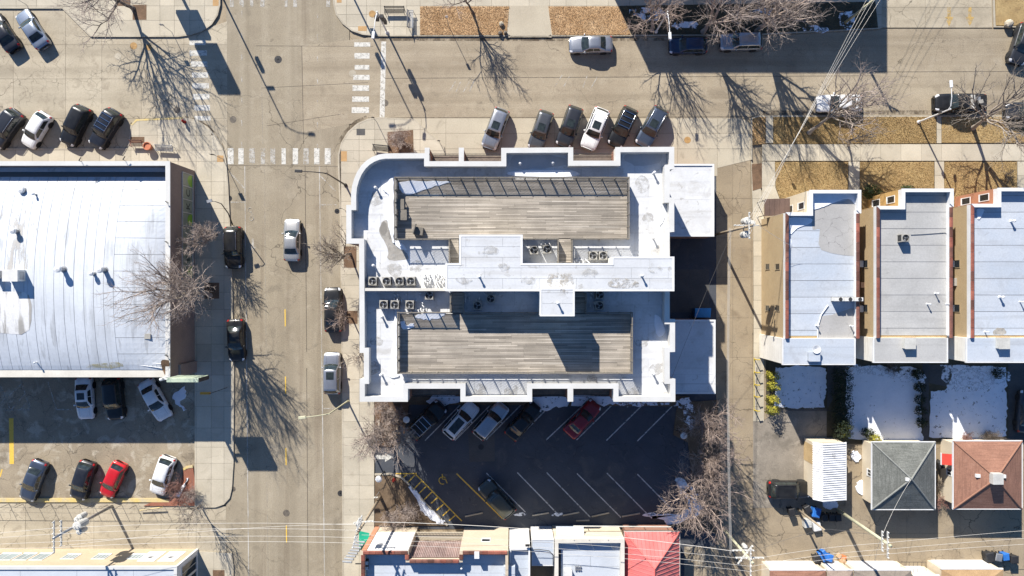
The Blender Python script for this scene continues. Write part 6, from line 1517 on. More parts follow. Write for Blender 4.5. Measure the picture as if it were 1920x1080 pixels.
    sr.add(pts, [(i * 5 + j, i * 5 + j + 1, i * 5 + j + 6, i * 5 + j + 5) for i in range(4) for j in range(4)]); opt = {'sunroof': ('sunroof', sr, glass_car, True)}
    pr = MB(); pr.v = [(x * 1.0 if x > 0 else x, y, z) for x, y, z in pts]; pn = MB(); pp2 = []
    for i in range(7):
        x = xr1 - (xr1 - xr0) * i / 6
        for j in range(5): y = (-.45 + .225 * j); pp2.append((x, y, HT + .02 - .02 * (y / .6) ** 2))
    pn.add(pp2, [(i * 5 + j, i * 5 + j + 1, i * 5 + j + 6, i * 5 + j + 5) for i in range(6) for j in range(4)]); opt['panorama'] = ('sunroof', pn, glass_car, True)
    for nm, m_ in (('rails', chrome), ('rails_dark', black_plastic)):
        ls = []
        for s in (-1, 1):
            r_ = MB(); y = s * wr * .93; r_.tube([(xr0 - .15, y, HT - .03), (xr0, y, HT + .05), (xr1 - .1, y, HT + .05), (xr1 + .08, y, HT - .04)], .024, 6); ls.append(('roof_rail', r_, m_, True))
        opt[nm] = ls
    cb_ = []
    for i in range(4):
        r_ = MB(); x = xr1 - .1 - (xr1 - xr0 - .1) * i / 3; r_.box(x - .035, x + .035, -wr * .93, wr * .93, HT + .055, HT + .085); cb_.append(('cross_bar', r_, chrome, False))
    opt['bars'] = cb_
    if kind == 'pickup':
        bd = MB(); bd.box(-hl + .12, k['rb'] - .12, -hw0 * .82, hw0 * .82, .8, 1.17); opt['bed'] = [('bed_liner', bd, black_plastic, False)]
        tl = MB(); tl.cbox((k['rb'] - .45, 0, 1.17), (.45, 1.5, .22)); opt['bed'].append(('tool_box', tl, metal_pale, False))
        for i in range(3): cg = MB(); cg.cbox((-1.7 - .25 * i, -.35 + .35 * i, 1.17), (.5, .4, .15 + .08 * i), .3 * i); opt['bed'].append(('cargo', cg, (metal_grey, cabinet_beige, metal_dark)[i], False))
    def mk(p):
        me = mesh_of(p[0], p[1], p[3]); me.materials.append(None if isinstance(p[2], str) else p[2]); return (p[0], me, p[2])
    CAR_MESH[kind] = ([mk(p) for p in parts], {a: [mk(p) for p in (b if isinstance(b, list) else [b])] for a, b in opt.items()})
    return CAR_MESH[kind]

def car(kind, x, y, hx, hy, m, label, group, opts=(), roofm=None, scale=1.0, z0=.012):
    base, opt = car_meshes(kind); c = P(x, y, .8)
    t = thing('pickup_truck' if kind == 'pickup' else 'car', label, 'pickup' if kind == 'pickup' else 'car', (c.x, c.y, z0), group, math.atan2(-hy, hx))
    t.scale = (scale, scale, scale)
    last = None; ps = list(base)
    for o in opts: ps += opt[o]
    for nm, me, mm in ps:
        o = bpy.data.objects.new(nm, me); o.parent = last if nm == 'rim' else t; COL.objects.link(o)
        if isinstance(mm, str):
            s = o.material_slots[0]; s.link = 'OBJECT'; s.material = roofm if (mm == 'roof' and roofm) else m
        if nm == 'wheel': last = o
    return t
silver = paint('paint_silver', (.42, .43, .45), .7, .3); silver2 = paint('paint_silver_blue', (.30, .34, .40), .6, .3); white = paint('paint_white_car', (.78, .78, .77), 0, .3)
black = paint('paint_black', (.012, .012, .012), 0, .3, .25); navy = paint('paint_navy', (.015, .017, .024), 0, .3, .3); grey = paint('paint_grey', (.13, .135, .14), .6, .3)
charcoal = paint('paint_charcoal', (.05, .053, .06), .5, .3); redp = paint('paint_red', (.52, .012, .018), 0, .28); maroon = paint('paint_maroon', (.28, .014, .022), .2, .3)
bluegrey = paint('paint_blue_grey', (.10, .125, .17), .6, .3); tan_s = paint('paint_champagne', (.50, .49, .46), .6, .32); darkgreen = paint('paint_olive', (.07, .075, .06), .4, .3); bluep = paint('paint_blue', (.02, .04, .09), .3, .25)
G1, G2, G3, G4, G5, G6, G7 = ('cars parked at an angle on the concrete street', 'cars parked along the main street', 'cars parked along the side street', 'cars nosed in before the apartment block', 'cars in the lot beside the vaulted store', 'cars in the dark parking lot', 'cars by the alley')
car('sedan', 4, 60, -.56, -.83, navy, 'dark sedan cut by the picture edge next to the pale blue-silver sedan', G1)
car('sedan', 59, 54, -.56, -.83, silver2, 'pale blue-silver sedan parked at the slanting kerb', G1)
car('suv', 10, 241, -.58, .82, charcoal, 'dark grey vehicle cut by the picture edge beside the white hatchback', G1, ('rails',))
car('hatch', 67, 243, -.52, .85, white, 'white hatchback between two dark vehicles on the concrete street', G1)
car('suv', 141, 235, -.45, .89, black, 'plain black SUV, next to the white hatchback', G1)
car('suv', 197, 241, -.52, .85, navy, 'dark SUV with silver roof bars, last of the angled row', G1, ('rails', 'bars'))
car('suv', 437, 464, .02, 1, black, 'black SUV with silver roof rails at the kerb below the shop windows', G2, ('rails',))
car('sedan', 442, 638, .04, 1, black, 'black sedan at the kerb in the store shadow', G2)
car('sedan', 547, 450, 0, -1, tan_s, 'pale silver sedan driving in the middle of the main street', None)
car('sedan', 624, 581, -.02, -1, black, 'glossy black sedan at the kerb under a small bare tree', G2, scale=1.06)
car('suv', 622.5, 700, 0, -1, silver, 'silver wagon with sunroof at the kerb beside the apartment block', G2, ('sunroof',))
car('sedan', 1108, 83, -1, .02, silver, 'silver sedan at the kerb in full sun on the side street', G3, scale=1.02)
car('hatch', 1291, 85, -1, .02, bluep, 'dark blue car in shadow partly hidden by branches', G3)
car('suv', 1390, 78, -1, .02, silver, 'silver SUV in shadow under the big bare tree', G3)
car('sedan', 1574, 194, -1, 0, white, 'white sedan under the leaning bare tree', G3, scale=1.06)
car('pickup', 1800, 193, -1, 0, black, 'black pickup truck with tool box and loaded bed', G3, ('bed',))
car('suv', 1917, 82, -.3, .95, charcoal, 'dark vehicle cut by the picture edge at the lawn corner', G3)
car('suv', 1925, 208, -1, 0, charcoal, 'dark vehicle cut by the picture edge behind the black pickup', G3)
car('suv', 929, 241, -.35, .94, silver, 'silver SUV with dark sunroof standing apart, first before the block', G4, ('sunroof',))
car('suv', 1014, 244, -.32, .95, grey, 'grey SUV with small sunroof, second before the block', G4, ('sunroof',), scale=.96)
car('suv', 1068, 237, -.33, .94, charcoal, 'charcoal SUV between grey and white SUVs', G4, ('sunroof',))
car('suv', 1116, 241, -.37, .93, white, 'white SUV with large dark sunroof in the nosed-in row', G4, ('sunroof', 'rails'), scale=1.02)
car('suv', 1168, 238, -.42, .91, black, 'black SUV with ladder-like roof bars in the nosed-in row', G4, ('rails', 'bars'))
car('suv', 1222, 238, -.48, .88, bluegrey, 'dark blue-grey SUV with roof rails, last of the nosed-in row', G4, ('rails', 'sunroof'), scale=1.02)
car('sedan', 158, 747, .05, 1, white, 'white sedan with sunroof in the store shadow', G5, ('sunroof',))
car('suv', 213, 748, .1, 1, black, 'black SUV in the store shadow between two white cars', G5)
car('sedan', 290, 750, .48, .88, white, 'white sedan parked askew beside the pale green pole sign', G5, scale=1.03)
car('sedan', 61, 902, -.36, .93, bluegrey, 'blue-grey sedan at the yellow kerb, first in the sunny row', G5)
car('hatch', 154, 901, -.3, .95, navy, 'dark navy hatchback beside the red car', G5, scale=1.05)
car('hatch', 211, 900, -.42, .91, redp, 'bright red hatchback at the yellow kerb', G5, scale=.98)
car('hatch', 304, 892, -.32, .95, white, 'white hatchback beside the red twiggy bush', G5, scale=1.04)
car('suv', 800, 788, .72, -.70, black, 'black SUV with silver roof bars in the first dark lot bay', G6, ('rails', 'bars'), scale=1.04)
car('suv', 864, 788, .66, -.75, white, 'white SUV with panoramic roof in the dark lot', G6, ('panorama', 'rails'))
car('suv', 920, 789, .65, -.76, silver, 'silver SUV in the dark lot next to the panoramic white SUV', G6, ())
car('sedan', 981, 790, .65, -.76, black, 'black sedan barely visible in the dark lot', G6)
car('sedan', 1092, 786, .67, -.74, maroon, 'dark red sedan alone in the dark lot', G6)
car('suv', 932, 936, -.66, -.75, darkgreen, 'dark olive wagon half in sun in the lower bays', G6, (), scale=1.02)
car('suv', 1480, 918, 1, 0, black, 'black SUV parked sideways beside the corrugated shed', G7, ('rails_dark',))
car('sedan', 1925, 772, .1, -1, charcoal, 'dark car cut by the picture edge in the shaded driveway', G7, z0=.07)
# ------------------------------------------------------------------ bare trees
def bare_tree(label, bx, by, h, spread, seed, mt=bark_dark, mw=bark_pink, counts=(7, 6, 5, 4), lean=(0, 0), r0=.17, clear=.28, name='bare_tree', group=None, z=.12, rising=.25, tw=1.0, cat='tree', bias=(0, 0)):
    rs = random.Random(seed); b = P(bx, by, z)
    V = {0: ([], []), 1: ([], [])}
    def tube(pts, rads, n, which):
        v, f = V[which]; o = len(v); m = len(pts)
        for i in range(m):
            d = pts[min(i + 1, m - 1)] - pts[max(i - 1, 0)]; d.normalize()
            a = d.orthogonal().normalized(); c = d.cross(a); r = rads[i]
            for k in range(n):
                t = 6.28319 * k / n; q = pts[i] + (a * math.cos(t) + c * math.sin(t)) * r; v.append((q.x, q.y, q.z))
        for i in range(m - 1):
            for k in range(n): f.append((o + i * n + k, o + i * n + (k + 1) % n, o + (i + 1) * n + (k + 1) % n, o + (i + 1) * n + k))
    R_ = [r0, r0 * .5, r0 * .25, .020 * tw, .0125 * tw]; NS = [7, 5, 4, 3, 3]; SG = [5, 5, 4, 3, 2]
    crown_h = h * (1 - clear); L1 = math.hypot(spread * .62, crown_h * .60)
    def grow(p, d, ln, lv):
        sg = SG[lv]; pts = [p.copy()]; q = p.copy(); dd = d.copy()
        for i in range(sg):
            dd = dd + Vector((rs.gauss(0, .16), rs.gauss(0, .16), rs.gauss(0, .10) + (rising * .28 if lv > 0 else .05)))
            dd.normalize(); q = q + dd * (ln / sg); pts.append(q.copy())
        r1 = R_[lv]; r2 = r1 * (.55 if lv == 0 else .38)
        rr = [r1 + (r2 - r1) * (i / sg) for i in range(sg + 1)]
        if lv == 0: rr[0] *= 1.35
        tube(pts, rr, NS[lv], 0 if lv < 2 else 1)
        if lv >= len(counts): return
        n = counts[lv]; n = n if lv == 0 else max(2, n + rs.choice((-1, 0, 0, 1)))
        az0 = rs.uniform(0, 6.28)
        for j in range(n):
            t = (.72 + .28 * (j + .5) / n) if lv == 0 else (.22 + .78 * (j + .8) / (n + .3))
            t = min(t, 1); ip = t * sg; i0 = min(int(ip), sg - 1); c = pts[i0].lerp(pts[i0 + 1], ip - i0); di = (pts[i0 + 1] - pts[i0]).normalized()
            az = az0 + j * 2.4 + rs.uniform(-.35, .35); an = rs.uniform(.5, 1.0) if lv == 0 else rs.uniform(.45, .95)
            if j == n - 1 and lv > 0: an *= .4
            e = di.orthogonal().normalized(); e2 = di.cross(e); nd = di * math.cos(an) + (e * math.cos(az) + e2 * math.sin(az)) * math.sin(an)
            if lv == 0:
                sp = math.atan2(spread, crown_h) * rs.uniform(.35, 1.05); nd = Vector((math.cos(az) * math.sin(sp) + lean[0] + bias[0], math.sin(az) * math.sin(sp) + lean[1] + bias[1], math.cos(sp)))
            nd.normalize()
            nl = (L1 * rs.uniform(.75, 1.1)) if lv == 0 else ln * rs.uniform(.42, .68) * (1.0 - .25 * t)
            grow(c, nd, nl, lv + 1)
    grow(Vector((b.x, b.y, z)), Vector((lean[0], lean[1], 1)).normalized(), h * clear * 1.25, 0)
    t = thing(name, label, cat, (b.x, b.y, z), group)
    for which, nm, mm in ((0, 'trunk', mt), (1, 'crown', mw)):
        mb = MB(); mb.v, mb.f = V[which]; mb.mi = [0] * len(mb.f); part(nm, mb, mm, t, smooth=True)
    return t
GT = 'bare street trees'
bare_tree('bare tree with pinkish twigs at the upper left corner, long branching shadow', 250, 16, 8.6, 7.2, 11, bark_dark, bark_pink, (9, 7, 6, 5), lean=(-.04, 0), group=GT, r0=.22, z=.14, tw=1.25, rising=.1, clear=.24)
bare_tree('slender bare tree on the leaf-strewn verge', 887, 24, 7.0, 2.4, 12, bark_dark, bark_pink, (7, 6, 5, 4), group=GT, r0=.15, z=.15, tw=1.2)
bare_tree('pale-branched bare tree in shadow beside the first curved lamp', 1222, 58, 7.6, 4.6, 13, bark_pale, bark_pale, (8, 6, 5, 4), group=GT, r0=.18, z=.15, tw=1.2)
bare_tree('big bare tree over the dark blue and silver parked cars', 1318, 60, 9.8, 5.4, 14, bark_pale, bark_pink, (8, 7, 6, 4), group=GT, r0=.25, z=.15, tw=1.1)
bare_tree('big dense bare tree over the silver SUV in shadow', 1420, 58, 10.0, 6.2, 15, bark_pale, bark_pink, (9, 7, 6, 5), group=GT, r0=.28, z=.15, tw=1.1)
bare_tree('bare tree leaning over the white sedan', 1516, 250, 9.6, 6.0, 16, bark_grey, bark_pink, (8, 7, 5, 4), lean=(.55, .40), group=GT, r0=.22, z=.14, clear=.32, tw=1.15)
bare_tree('open bare tree beside the black pickup truck', 1824, 240, 10.0, 7.0, 17, bark_grey, bark_grey, (8, 6, 5, 4), lean=(.08, .16), group=GT, r0=.24, z=.14, tw=1.2)
bare_tree('large dense bare tree spreading over the store roof', 394, 554, 12.4, 6.2, 18, bark_grey, bark_pink, (11, 8, 6, 5), lean=(-.08, .02), group=GT, r0=.25, z=.14, clear=.28, tw=1.05)
bare_tree('small bare tree close to the brown store wall', 407, 440, 6.0, 2.8, 19, bark_dark, bark_pink, (8, 7, 6, 5), group=GT, r0=.1, z=.14, tw=1.3)
bare_tree('small bare tree leaning over the bicycle lane by the rounded corner block', 657, 476, 7.0, 3.6, 20, bark_dark, bark_grey, (8, 7, 5, 4), lean=(-.26, .10), group=GT, r0=.13, z=.14, tw=1.2)
bare_tree('young bare tree beside the glossy black sedan', 660, 597, 5.2, 2.2, 21, bark_dark, bark_pale, (6, 5, 4, 3), lean=(-.2, .0), group=GT, r0=.1, z=.14)
bare_tree('slim bare tree against the apartment wall above the silver wagon', 676, 668, 4.8, 1.5, 22, bark_grey, bark_grey, (5, 4, 4, 3), group=GT, r0=.07, z=.14)
bare_tree('bare tree with pink twigs at the corner of the lot entrance', 710, 790, 7.0, 3.4, 23, bark_grey, bark_pink, (9, 7, 6, 4), lean=(-.05, -.05), group=GT, r0=.13, z=.12, tw=1.3)
bare_tree('bare tree with dark trunk in the planting bed by the lot arrow', 746, 800, 7.2, 3.2, 24, bark_dark, bark_pink, (9, 7, 6, 4), lean=(-.1, -.1), group=GT, r0=.17, z=.12, tw=1.3)
bare_tree('bare tree at the island beside the alley, nearer the low garage', 1308, 792, 7.6, 4.6, 25, bark_pale, bark_pale, (9, 8, 6, 5), group=GT, r0=.17, z=.1, tw=1.05)
bare_tree('bare tree at the alley edge between the garage and the snow heap', 1312, 846, 7.6, 4.0, 26, bark_pale, bark_pale, (9, 8, 6, 5), group=GT, r0=.17, z=.1, tw=1.05)
bare_tree('wide spreading bare tree over the snow heap at the lot corner', 1288, 918, 7.2, 6.6, 27, bark_pale, bark_pale, (11, 8, 6, 5), group=GT, r0=.2, z=.1, rising=.06, tw=1.1)
bare_tree('small bare tree at the alley mouth beside the rounded kerb', 376, 948, 5.6, 2.0, 28, bark_dark, bark_grey, (6, 5, 4, 3), lean=(.05, -.05), group=GT, r0=.1, z=.02)
bare_tree('small leaning bare sapling in the front lawn beside the brown canopy', 1590, 272, 6.5, 3.0, 29, bark_grey, bark_grey, (5, 5, 4, 3), lean=(-.1, .1), group=GT, r0=.13, z=.14)
GB = 'leafless shrubs'
def shrub(label, x, y, r, h, seed, m=twig_red, n=26, z=.12):
    """many stems from one crown"""
    rs = random.Random(seed); b = P(x, y, z); mb = MB()
    for i in range(n):
        a = rs.uniform(0, 6.28); d = Vector((math.cos(a) * rs.uniform(.2, 1) * r, math.sin(a) * rs.uniform(.2, 1) * r, h * rs.uniform(.6, 1)))
        st_ = Vector((b.x + rs.gauss(0, r * .15), b.y + rs.gauss(0, r * .15), z)); p1 = st_ + d * .5 + Vector((0, 0, h * .1)); mb.tube([st_, p1, st_ + d], [.022, .016, .008], 3, False)
        for k in range(9):
            t = rs.uniform(.3, 1); c = st_ + d * t; e = Vector((rs.gauss(0, .3), rs.gauss(0, .3), rs.uniform(.05, .4))) * r * .8; mb.tube([c, c + e], [.012, .006], 3, False)
            for q in range(2): c2 = c + e * rs.uniform(.4, 1); e2 = Vector((rs.gauss(0, .2), rs.gauss(0, .2), rs.uniform(0, .25))) * r * .7; mb.tube([c2, c2 + e2], [.01, .005], 3, False)
    t = thing('leafless_shrub', label, 'shrub', (b.x, b.y, z), GB); part('stems', mb, m, t); return t
shrub('reddish leafless shrub in the tree pit by the rounded corner', 752, 266, 1.5, 1.9, 1, bark_pink, 34)
shrub('red twiggy shrub in the brick bed beside the white hatchback', 340, 915, 1.6, 1.5, 2, twig_red, 26)
shrub('reddish shrub trailing along the lot kerb end', 362, 925, 1.2, 1.3, 3, bark_pink, 22)
shrub('brown leafless shrub in the curved planter, largest', 762, 963, 1.9, 1.5, 4, bark_pink, 30)
shrub('brown leafless shrub by the corner of the planter and cream wall', 735, 972, 1.5, 1.4, 6, bark_pink, 24)
shrub('leafless shrub against the apartment corner in the planting bed', 724, 768, 1.7, 1.6, 7, bark_pink, 30)
shrub('leafless shrub between planting bed and the black SUV', 742, 775, 1.4, 1.5, 8, bark_pink, 22)
shrub('dry brown shrub behind the brown hipped garage', 1848, 815, 1.4, 1.2, 9, bark_dark, 26, .06)
shrub('russet shrub at the corner of the brown hipped garage', 1808, 818, .9, 1.0, 10, twig_red, 20, .06)
shrub('red dogwood twigs beside the grey hipped garage', 1760, 940, 1.1, .9, 11, twig_red, 18, .02)
shrub('dark leafless shrub at the foot of the middle house', 1668, 690, 1.0, 1.1, 12, bark_dark, 20, .05)
shrub('leafless shrub at the foot of the grey garage wall', 1757, 905, .7, .9, 13, bark_dark, 14, .02)
shrub('small brown shrub before the orange brick house', 1885, 330, .7, .7, 14, bark_dark, 14, .13)
# evergreens
def evergreen(label, x, y, rx, ry, h, seed, m, n=420, cat='bush', name='evergreen_bush', group=None, leaf=.16, cone=False, z=.05):
    rs = random.Random(seed); b = P(x, y, z); mb = MB(); tr = MB()
    tr.tube([(b.x, b.y, z), (b.x, b.y, z + h * .6)], [.06, .02], 6)
    for i in range(n):
        u = rs.uniform(-1, 1); a = rs.uniform(0, 6.28); s = math.sqrt(1 - u * u); k = rs.uniform(.55, 1.05)
        zz = (u * k * .5 + .5); w = (1 - zz * .75) if cone else 1.0
        c = Vector((b.x + rx * s * k * math.cos(a) * w + rs.gauss(0, .03), b.y + ry * s * k * math.sin(a) * w, z + h * max(.02, zz)))
        d = Vector((math.cos(a) * s, math.sin(a) * s, u * .6 + .5)).normalized(); e = d.orthogonal().normalized(); e = (e * math.cos(a * 3) + d.cross(e) * math.sin(a * 3)); l = leaf * rs.uniform(.6, 1.3)
        f = d.cross(e); o = d * l * rs.uniform(.2, .9)
        mb.add([c - e * l * .5, c - f * l * .3 + o * .5, c + e * l * .5 + o, c + f * l * .4 + o * .6], [(0, 1, 2, 3)])
    t = thing(name, label, cat, (b.x, b.y, z), group); part('foliage', mb, m, t); part('stem', tr, bark_dark, t); return t
ev_dark = M('foliage_dark', (.035, .05, .018), (.055, .075, .025), ls=1.5, famt=.25, bump=0, island=.4)
ev_gold = M('foliage_gold', (.33, .29, .03), (.20, .2, .03), ls=1.2, famt=.25, bump=0, island=.35)
ev_black = M('foliage_deep', (.018, .026, .012), (.03, .04, .018), ls=1.5, famt=.25, bump=0, island=.4)
for i, (x, y) in enumerate(((1442, 702), (1443, 721), (1442, 746), (1441, 765))):
    evergreen(('first', 'second', 'third', 'last')[i] + ' yellow-green bush of the row along the alley, counted from the row house', x, y, .75, .55, 2.2, 40 + i, ev_gold, 520, group='yellow-green bushes along the alley')
evergreen('yellow-green bush at the shed end of the dark hedge', 1578, 796, .7, .8, 1.6, 45, ev_gold, 460); evergreen('small yellow-green bush behind the shed roof', 1580, 812, .5, .4, 1.2, 46, ev_gold, 260); evergreen('yellow-green bush behind the grey hipped garage', 1634, 818, .7, .5, 1.5, 47, ev_gold, 420)
for i in range(7):
    evergreen(('first', 'second', 'third', 'fourth', 'fifth', 'sixth', 'seventh')[i] + ' dark bush of the tall hedge between the yards, counted from the house', 1569 + (i % 2) * 2, 700 + i * 18, 1.15, .95, 2.3, 50 + i, ev_black, 620, 'hedge', group='dark hedge between the yards')
for i, (x, y) in enumerate(((1716, 700), (1720, 724), (1720, 747), (1721, 768), (1723, 790))):
    evergreen(('first', 'second', 'third', 'fourth', 'fifth') + ('',) and ('first', 'second', 'third', 'fourth', 'fifth')[i] + ' round dark bush by the garden path, counted from the house', x, y, .62, .6, 1.1, 60 + i, ev_black, 380, group='round bushes by the garden path')
evergreen('dark round bush behind the middle garage', 1622, 808, .8, .5, 1.2, 66, ev_black, 380); evergreen('dark round bush alone in the third yard', 1866, 698, .75, .6, 1.0, 67, ev_black, 360)
evergreen('large round green bush at the front of the middle house', 1628, 361, .95, .85, 1.7, 68, ev_dark, 900, z=.13); evergreen('smaller green bush before the ochre brick bay', 1697, 357, .75, .5, 1.1, 69, ev_dark, 600, z=.13)
# ------------------------------------------------------------------ street lamps, poles and wires
def street_lamp(label, bx, by, h, arm, style='pale', z=.14, extra=(), group='street lamps'):
    """arm: world x, y reach of the arm from the top of the pole"""
    b = P(bx, by, z); m = {'pale': metal_white, 'dark': metal_dark, 'tan': pole_green}[style]
    t = thing('street_lamp', label, 'street lamp', (b.x, b.y, z), group)
    mb = MB(); mb.lathe((b.x, b.y, z), [(.2, 0), (.2, .12), (.12, .2), (.10, .5), (.065, h - z)], 10); part('pole', mb, m, t)
    a = Vector((arm[0], arm[1], 0)); p = Vector((b.x, b.y, h))
    mb = MB(); mb.tube([p - Vector((0, 0, .4)), p + a * .12 + Vector((0, 0, .05)), p + a * .45 + Vector((0, 0, .32)), p + a + Vector((0, 0, .38))], [.06, .055, .045, .04], 6); part('arm', mb, m, t)
    e = p + a + Vector((0, 0, .36)); an = math.atan2(a.y, a.x)
    mb = MB(); mb.cbox((e.x, e.y, e.z - .06), (.75, .3, .16), an); part('lamp_head', mb, m, t, bevel=.04)
    mb = MB(); mb.cbox((e.x, e.y, e.z - .1), (.5, .22, .04), an); part('lens', mb, lamp_clear, t)
    for (zz, dx, dy, s) in extra:                      # signal heads and boxes on the pole
        mb = MB(); mb.cbox((b.x + dx, b.y + dy, zz), s); part('signal_head', mb, metal_dark, t); mb = MB(); mb.tube([(b.x, b.y, zz + s[2] / 2), (b.x + dx, b.y + dy, zz + s[2] / 2)], .03, 5); part('bracket', mb, metal_dark, t)
    return t
street_lamp('white curved street lamp with signal boxes at the corner by the benches', 726, 61, 6.0, (-.3, -2.6), 'pale', extra=((2.9, .35, 0, (.3, .35, 1.0)), (4.0, -.3, -.1, (.35, .35, .9)), (4.0, .3, -.1, (.35, .35, 1.1))))
street_lamp('white curved street lamp in shadow above the dark blue car', 1230, 60, 5.9, (.15, -2.7), 'pale', extra=((3.2, -.3, 0, (.25, .25, .5)),))
street_lamp('white curved street lamp reaching over the black pickup', 1722, 229, 5.8, (-.2, 2.5), 'pale', extra=((4.1, -.1, .1, (.3, .3, .35)),))
street_lamp('dark street lamp with long arm over the main street beside the rounded corner', 648, 347, 8.1, (-2.7, .15), 'dark')
street_lamp('tan street lamp with arm over the main street below the silver wagon', 652, 752, 8.0, (-2.6, -.3), 'tan')
street_lamp('tall street lamp beyond the upper edge, shadow reaching into the junction', 412, -14, 10.4, (2.6, -.2), 'dark', extra=((5.0, .5, 0, (.35, .35, 1.1)), (7.2, .4, 0, (.9, .1, .3))))
street_lamp('tall street lamp beyond the upper edge whose shadow crosses the stop line', 652, -26, 10.4, (-2.6, -.2), 'dark', extra=((5.2, -.5, 0, (.35, .35, 1.1)), (3.4, .4, 0, (.5, .1, .6))))
c = P(436, 421, .14); t = thing('pedestrian_lamp', 'bent dark lamp leaning over the sidewalk above the black SUV', 'street lamp', c, 'street lamps')
mb = MB(); mb.tube([c, P(428, 400, 2.2), P(415, 382, 4.3), P(404, 378, 4.6), P(394, 376.5, 4.6)], [.08, .06, .05, .04, .04], 6); part('pole', mb, metal_dark, t)
e = P(393, 377, 4.6); mb = MB(); mb.cbox((e.x, e.y, e.z - .05), (.55, .3, .15), .3); part('lamp_head', mb, metal_grey, t)

def utility_pole(label, bx, by, h, m, arms=(), cans=(), braces=(), z=.02, r=.17, tilt=(0, 0)):
    b = P(bx, by, z); t = thing('utility_pole', label, 'utility pole', (b.x, b.y, z), 'utility poles')
    top = Vector((b.x + tilt[0], b.y + tilt[1], h))
    mb = MB(); mb.tube([(b.x, b.y, z), top], [r, r * .72], 9); part('pole', mb, m, t, smooth=True)
    at = lambda zz: Vector((b.x, b.y, z)).lerp(top, (zz - z) / (h - z))
    ends = {}
    for i, (zz, ln, an) in enumerate(arms):
        p = at(zz); d = Vector((math.cos(an), math.sin(an), 0)); q = Vector((-d.y, d.x, 0)) * .14
        mb = MB(); mb.cbox((p.x + q.x, p.y + q.y, zz), (ln, .11, .13), an); ar = part('crossarm', mb, metal_pale, t)
        pts = []
        for s in (-.47, -.3, -.12, .12, .3, .47)[::(1 if ln > 1.6 else 2)]:
            e = p + q + d * (ln * s); mb = MB(); mb.lathe((e.x, e.y, zz + .13), [(.03, 0), (.03, .06), (.06, .08), (.05, .13), (.06, .16), (.02, .2)], 7); part('insulator', mb, cabinet_white, ar); pts.append(e + Vector((0, 0, .22 + .13)))
        ends[i] = pts
    for (zz, dx, dy, rr, hh) in cans:
        p = at(zz); mb = MB(); mb.lathe((p.x + dx, p.y + dy, zz), [(rr * .9, 0), (rr, .05), (rr, hh - .08), (rr * 1.05, hh - .05), (rr * .8, hh), (.01, hh + .03)], 14); cn = part('transformer', mb, metal_pale, t, smooth=False)
        mb = MB(); mb.lathe((p.x + dx + rr * .4, p.y + dy, zz + hh), [(.05, 0), (.04, .2), (.02, .25)], 6); mb.lathe((p.x + dx - rr * .4, p.y + dy, zz + hh), [(.05, 0), (.04, .2), (.02, .25)], 6); part('bushing', mb, cabinet_white, cn)
        mb = MB(); mb.tube([p + Vector((0, 0, hh / 2)), (p.x + dx, p.y + dy, zz + hh / 2)], .05, 5); part('bracket', mb, metal_grey, t)
    return t, ends, at
_, eA, aA = utility_pole('utility pole slanting out of the shadow at the upper right', 1585, 42, 7.0, pole_green, ((6.6, 2.2, -.5),), z=.15, tilt=(.3, .2))
_, eB, aB = utility_pole('utility pole with three transformers beside the upper low garage', 1342, 440, 11.8, pole_wood, ((11.2, 2.6, 1.5708), (9.9, 2.4, 0.0)), ((8.6, .25, .65, .34, 1.1), (8.6, .15, -.7, .34, 1.1), (8.6, .75, .35, .32, 1.0)))
_, eC, aC = utility_pole('utility pole with stacked crossarms at the alley corner by the red roof', 1350, 985, 10.6, pole_green, ((10.2, 2.8, 1.5708), (9.5, 2.8, 0.0), (8.6, 2.4, .9), (7.6, 2.2, 0.0)), ((6.6, .4, .3, .22, .7),))
_, eD, aD = utility_pole('long pale green utility pole slanting over the lower alley', 1571, 956, 10.8, pole_green, ((10.4, 2.6, 1.5708), (9.4, 2.0, 1.5708)), r=.2)
_, eE, aE = utility_pole('short tan pole among the bins by the corrugated shed', 1496, 955, 6.6, pole_wood, (), r=.14)
_, eF, aF = utility_pole('utility pole with crowded crossarms at the sidewalk by the green awning', 713, 932, 11.8, pole_wood, ((11.4, 3.0, 1.35), (10.8, 2.6, 1.35), (10.1, 2.6, 1.35), (8.6, 2.0, 0.1)), ((7.4, -.6, -.2, .3, 1.0),), z=.14)
_, eG, aG = utility_pole('utility pole with white transformers over the side alley', 210, 949, 9.9, metal_grey, ((9.5, 3.2, 1.5708), (8.4, 2.6, 1.5708)), ((5.0, .1, .75, .3, 1.1), (5.0, .1, -.75, .3, 1.1), (4.2, -.6, .2, .34, 1.1), (5.6, .5, .2, .42, 1.5)))
def wire(a, b, sag, label, group, m=wire_mat, r=.014, n=10):
    a, b = Vector(a), Vector(b); mb = MB()
    mb.tube([a.lerp(b, i / n) - Vector((0, 0, sag * 4 * (i / n) * (1 - i / n))) for i in range(n + 1)], r, 4)
    return solo('overhead_wire', mb, m, label, 'wire', group)
def off(v, x, y, z=0): return v + Vector((x, y, z))
gw = 'wires across the main street'
for i in range(4):
    od = ('lowest', 'third from top', 'second from top', 'topmost')[i]
    wire(eG[0][i + 1], eF[0][i + 1], .9, od + ' pale overhead wire across the main street near the lower edge', gw)
    wire(eG[0][i + 1], off(eG[0][i + 1], -45, -2 - i), 1.0, od + ' pale overhead wire over the side alley leaving at the picture edge', 'wires over the side alley')
wire(eG[1][0], eF[3][0], 1.2, 'lowest pale wire from the transformer pole to the crowded crossarm pole', None)
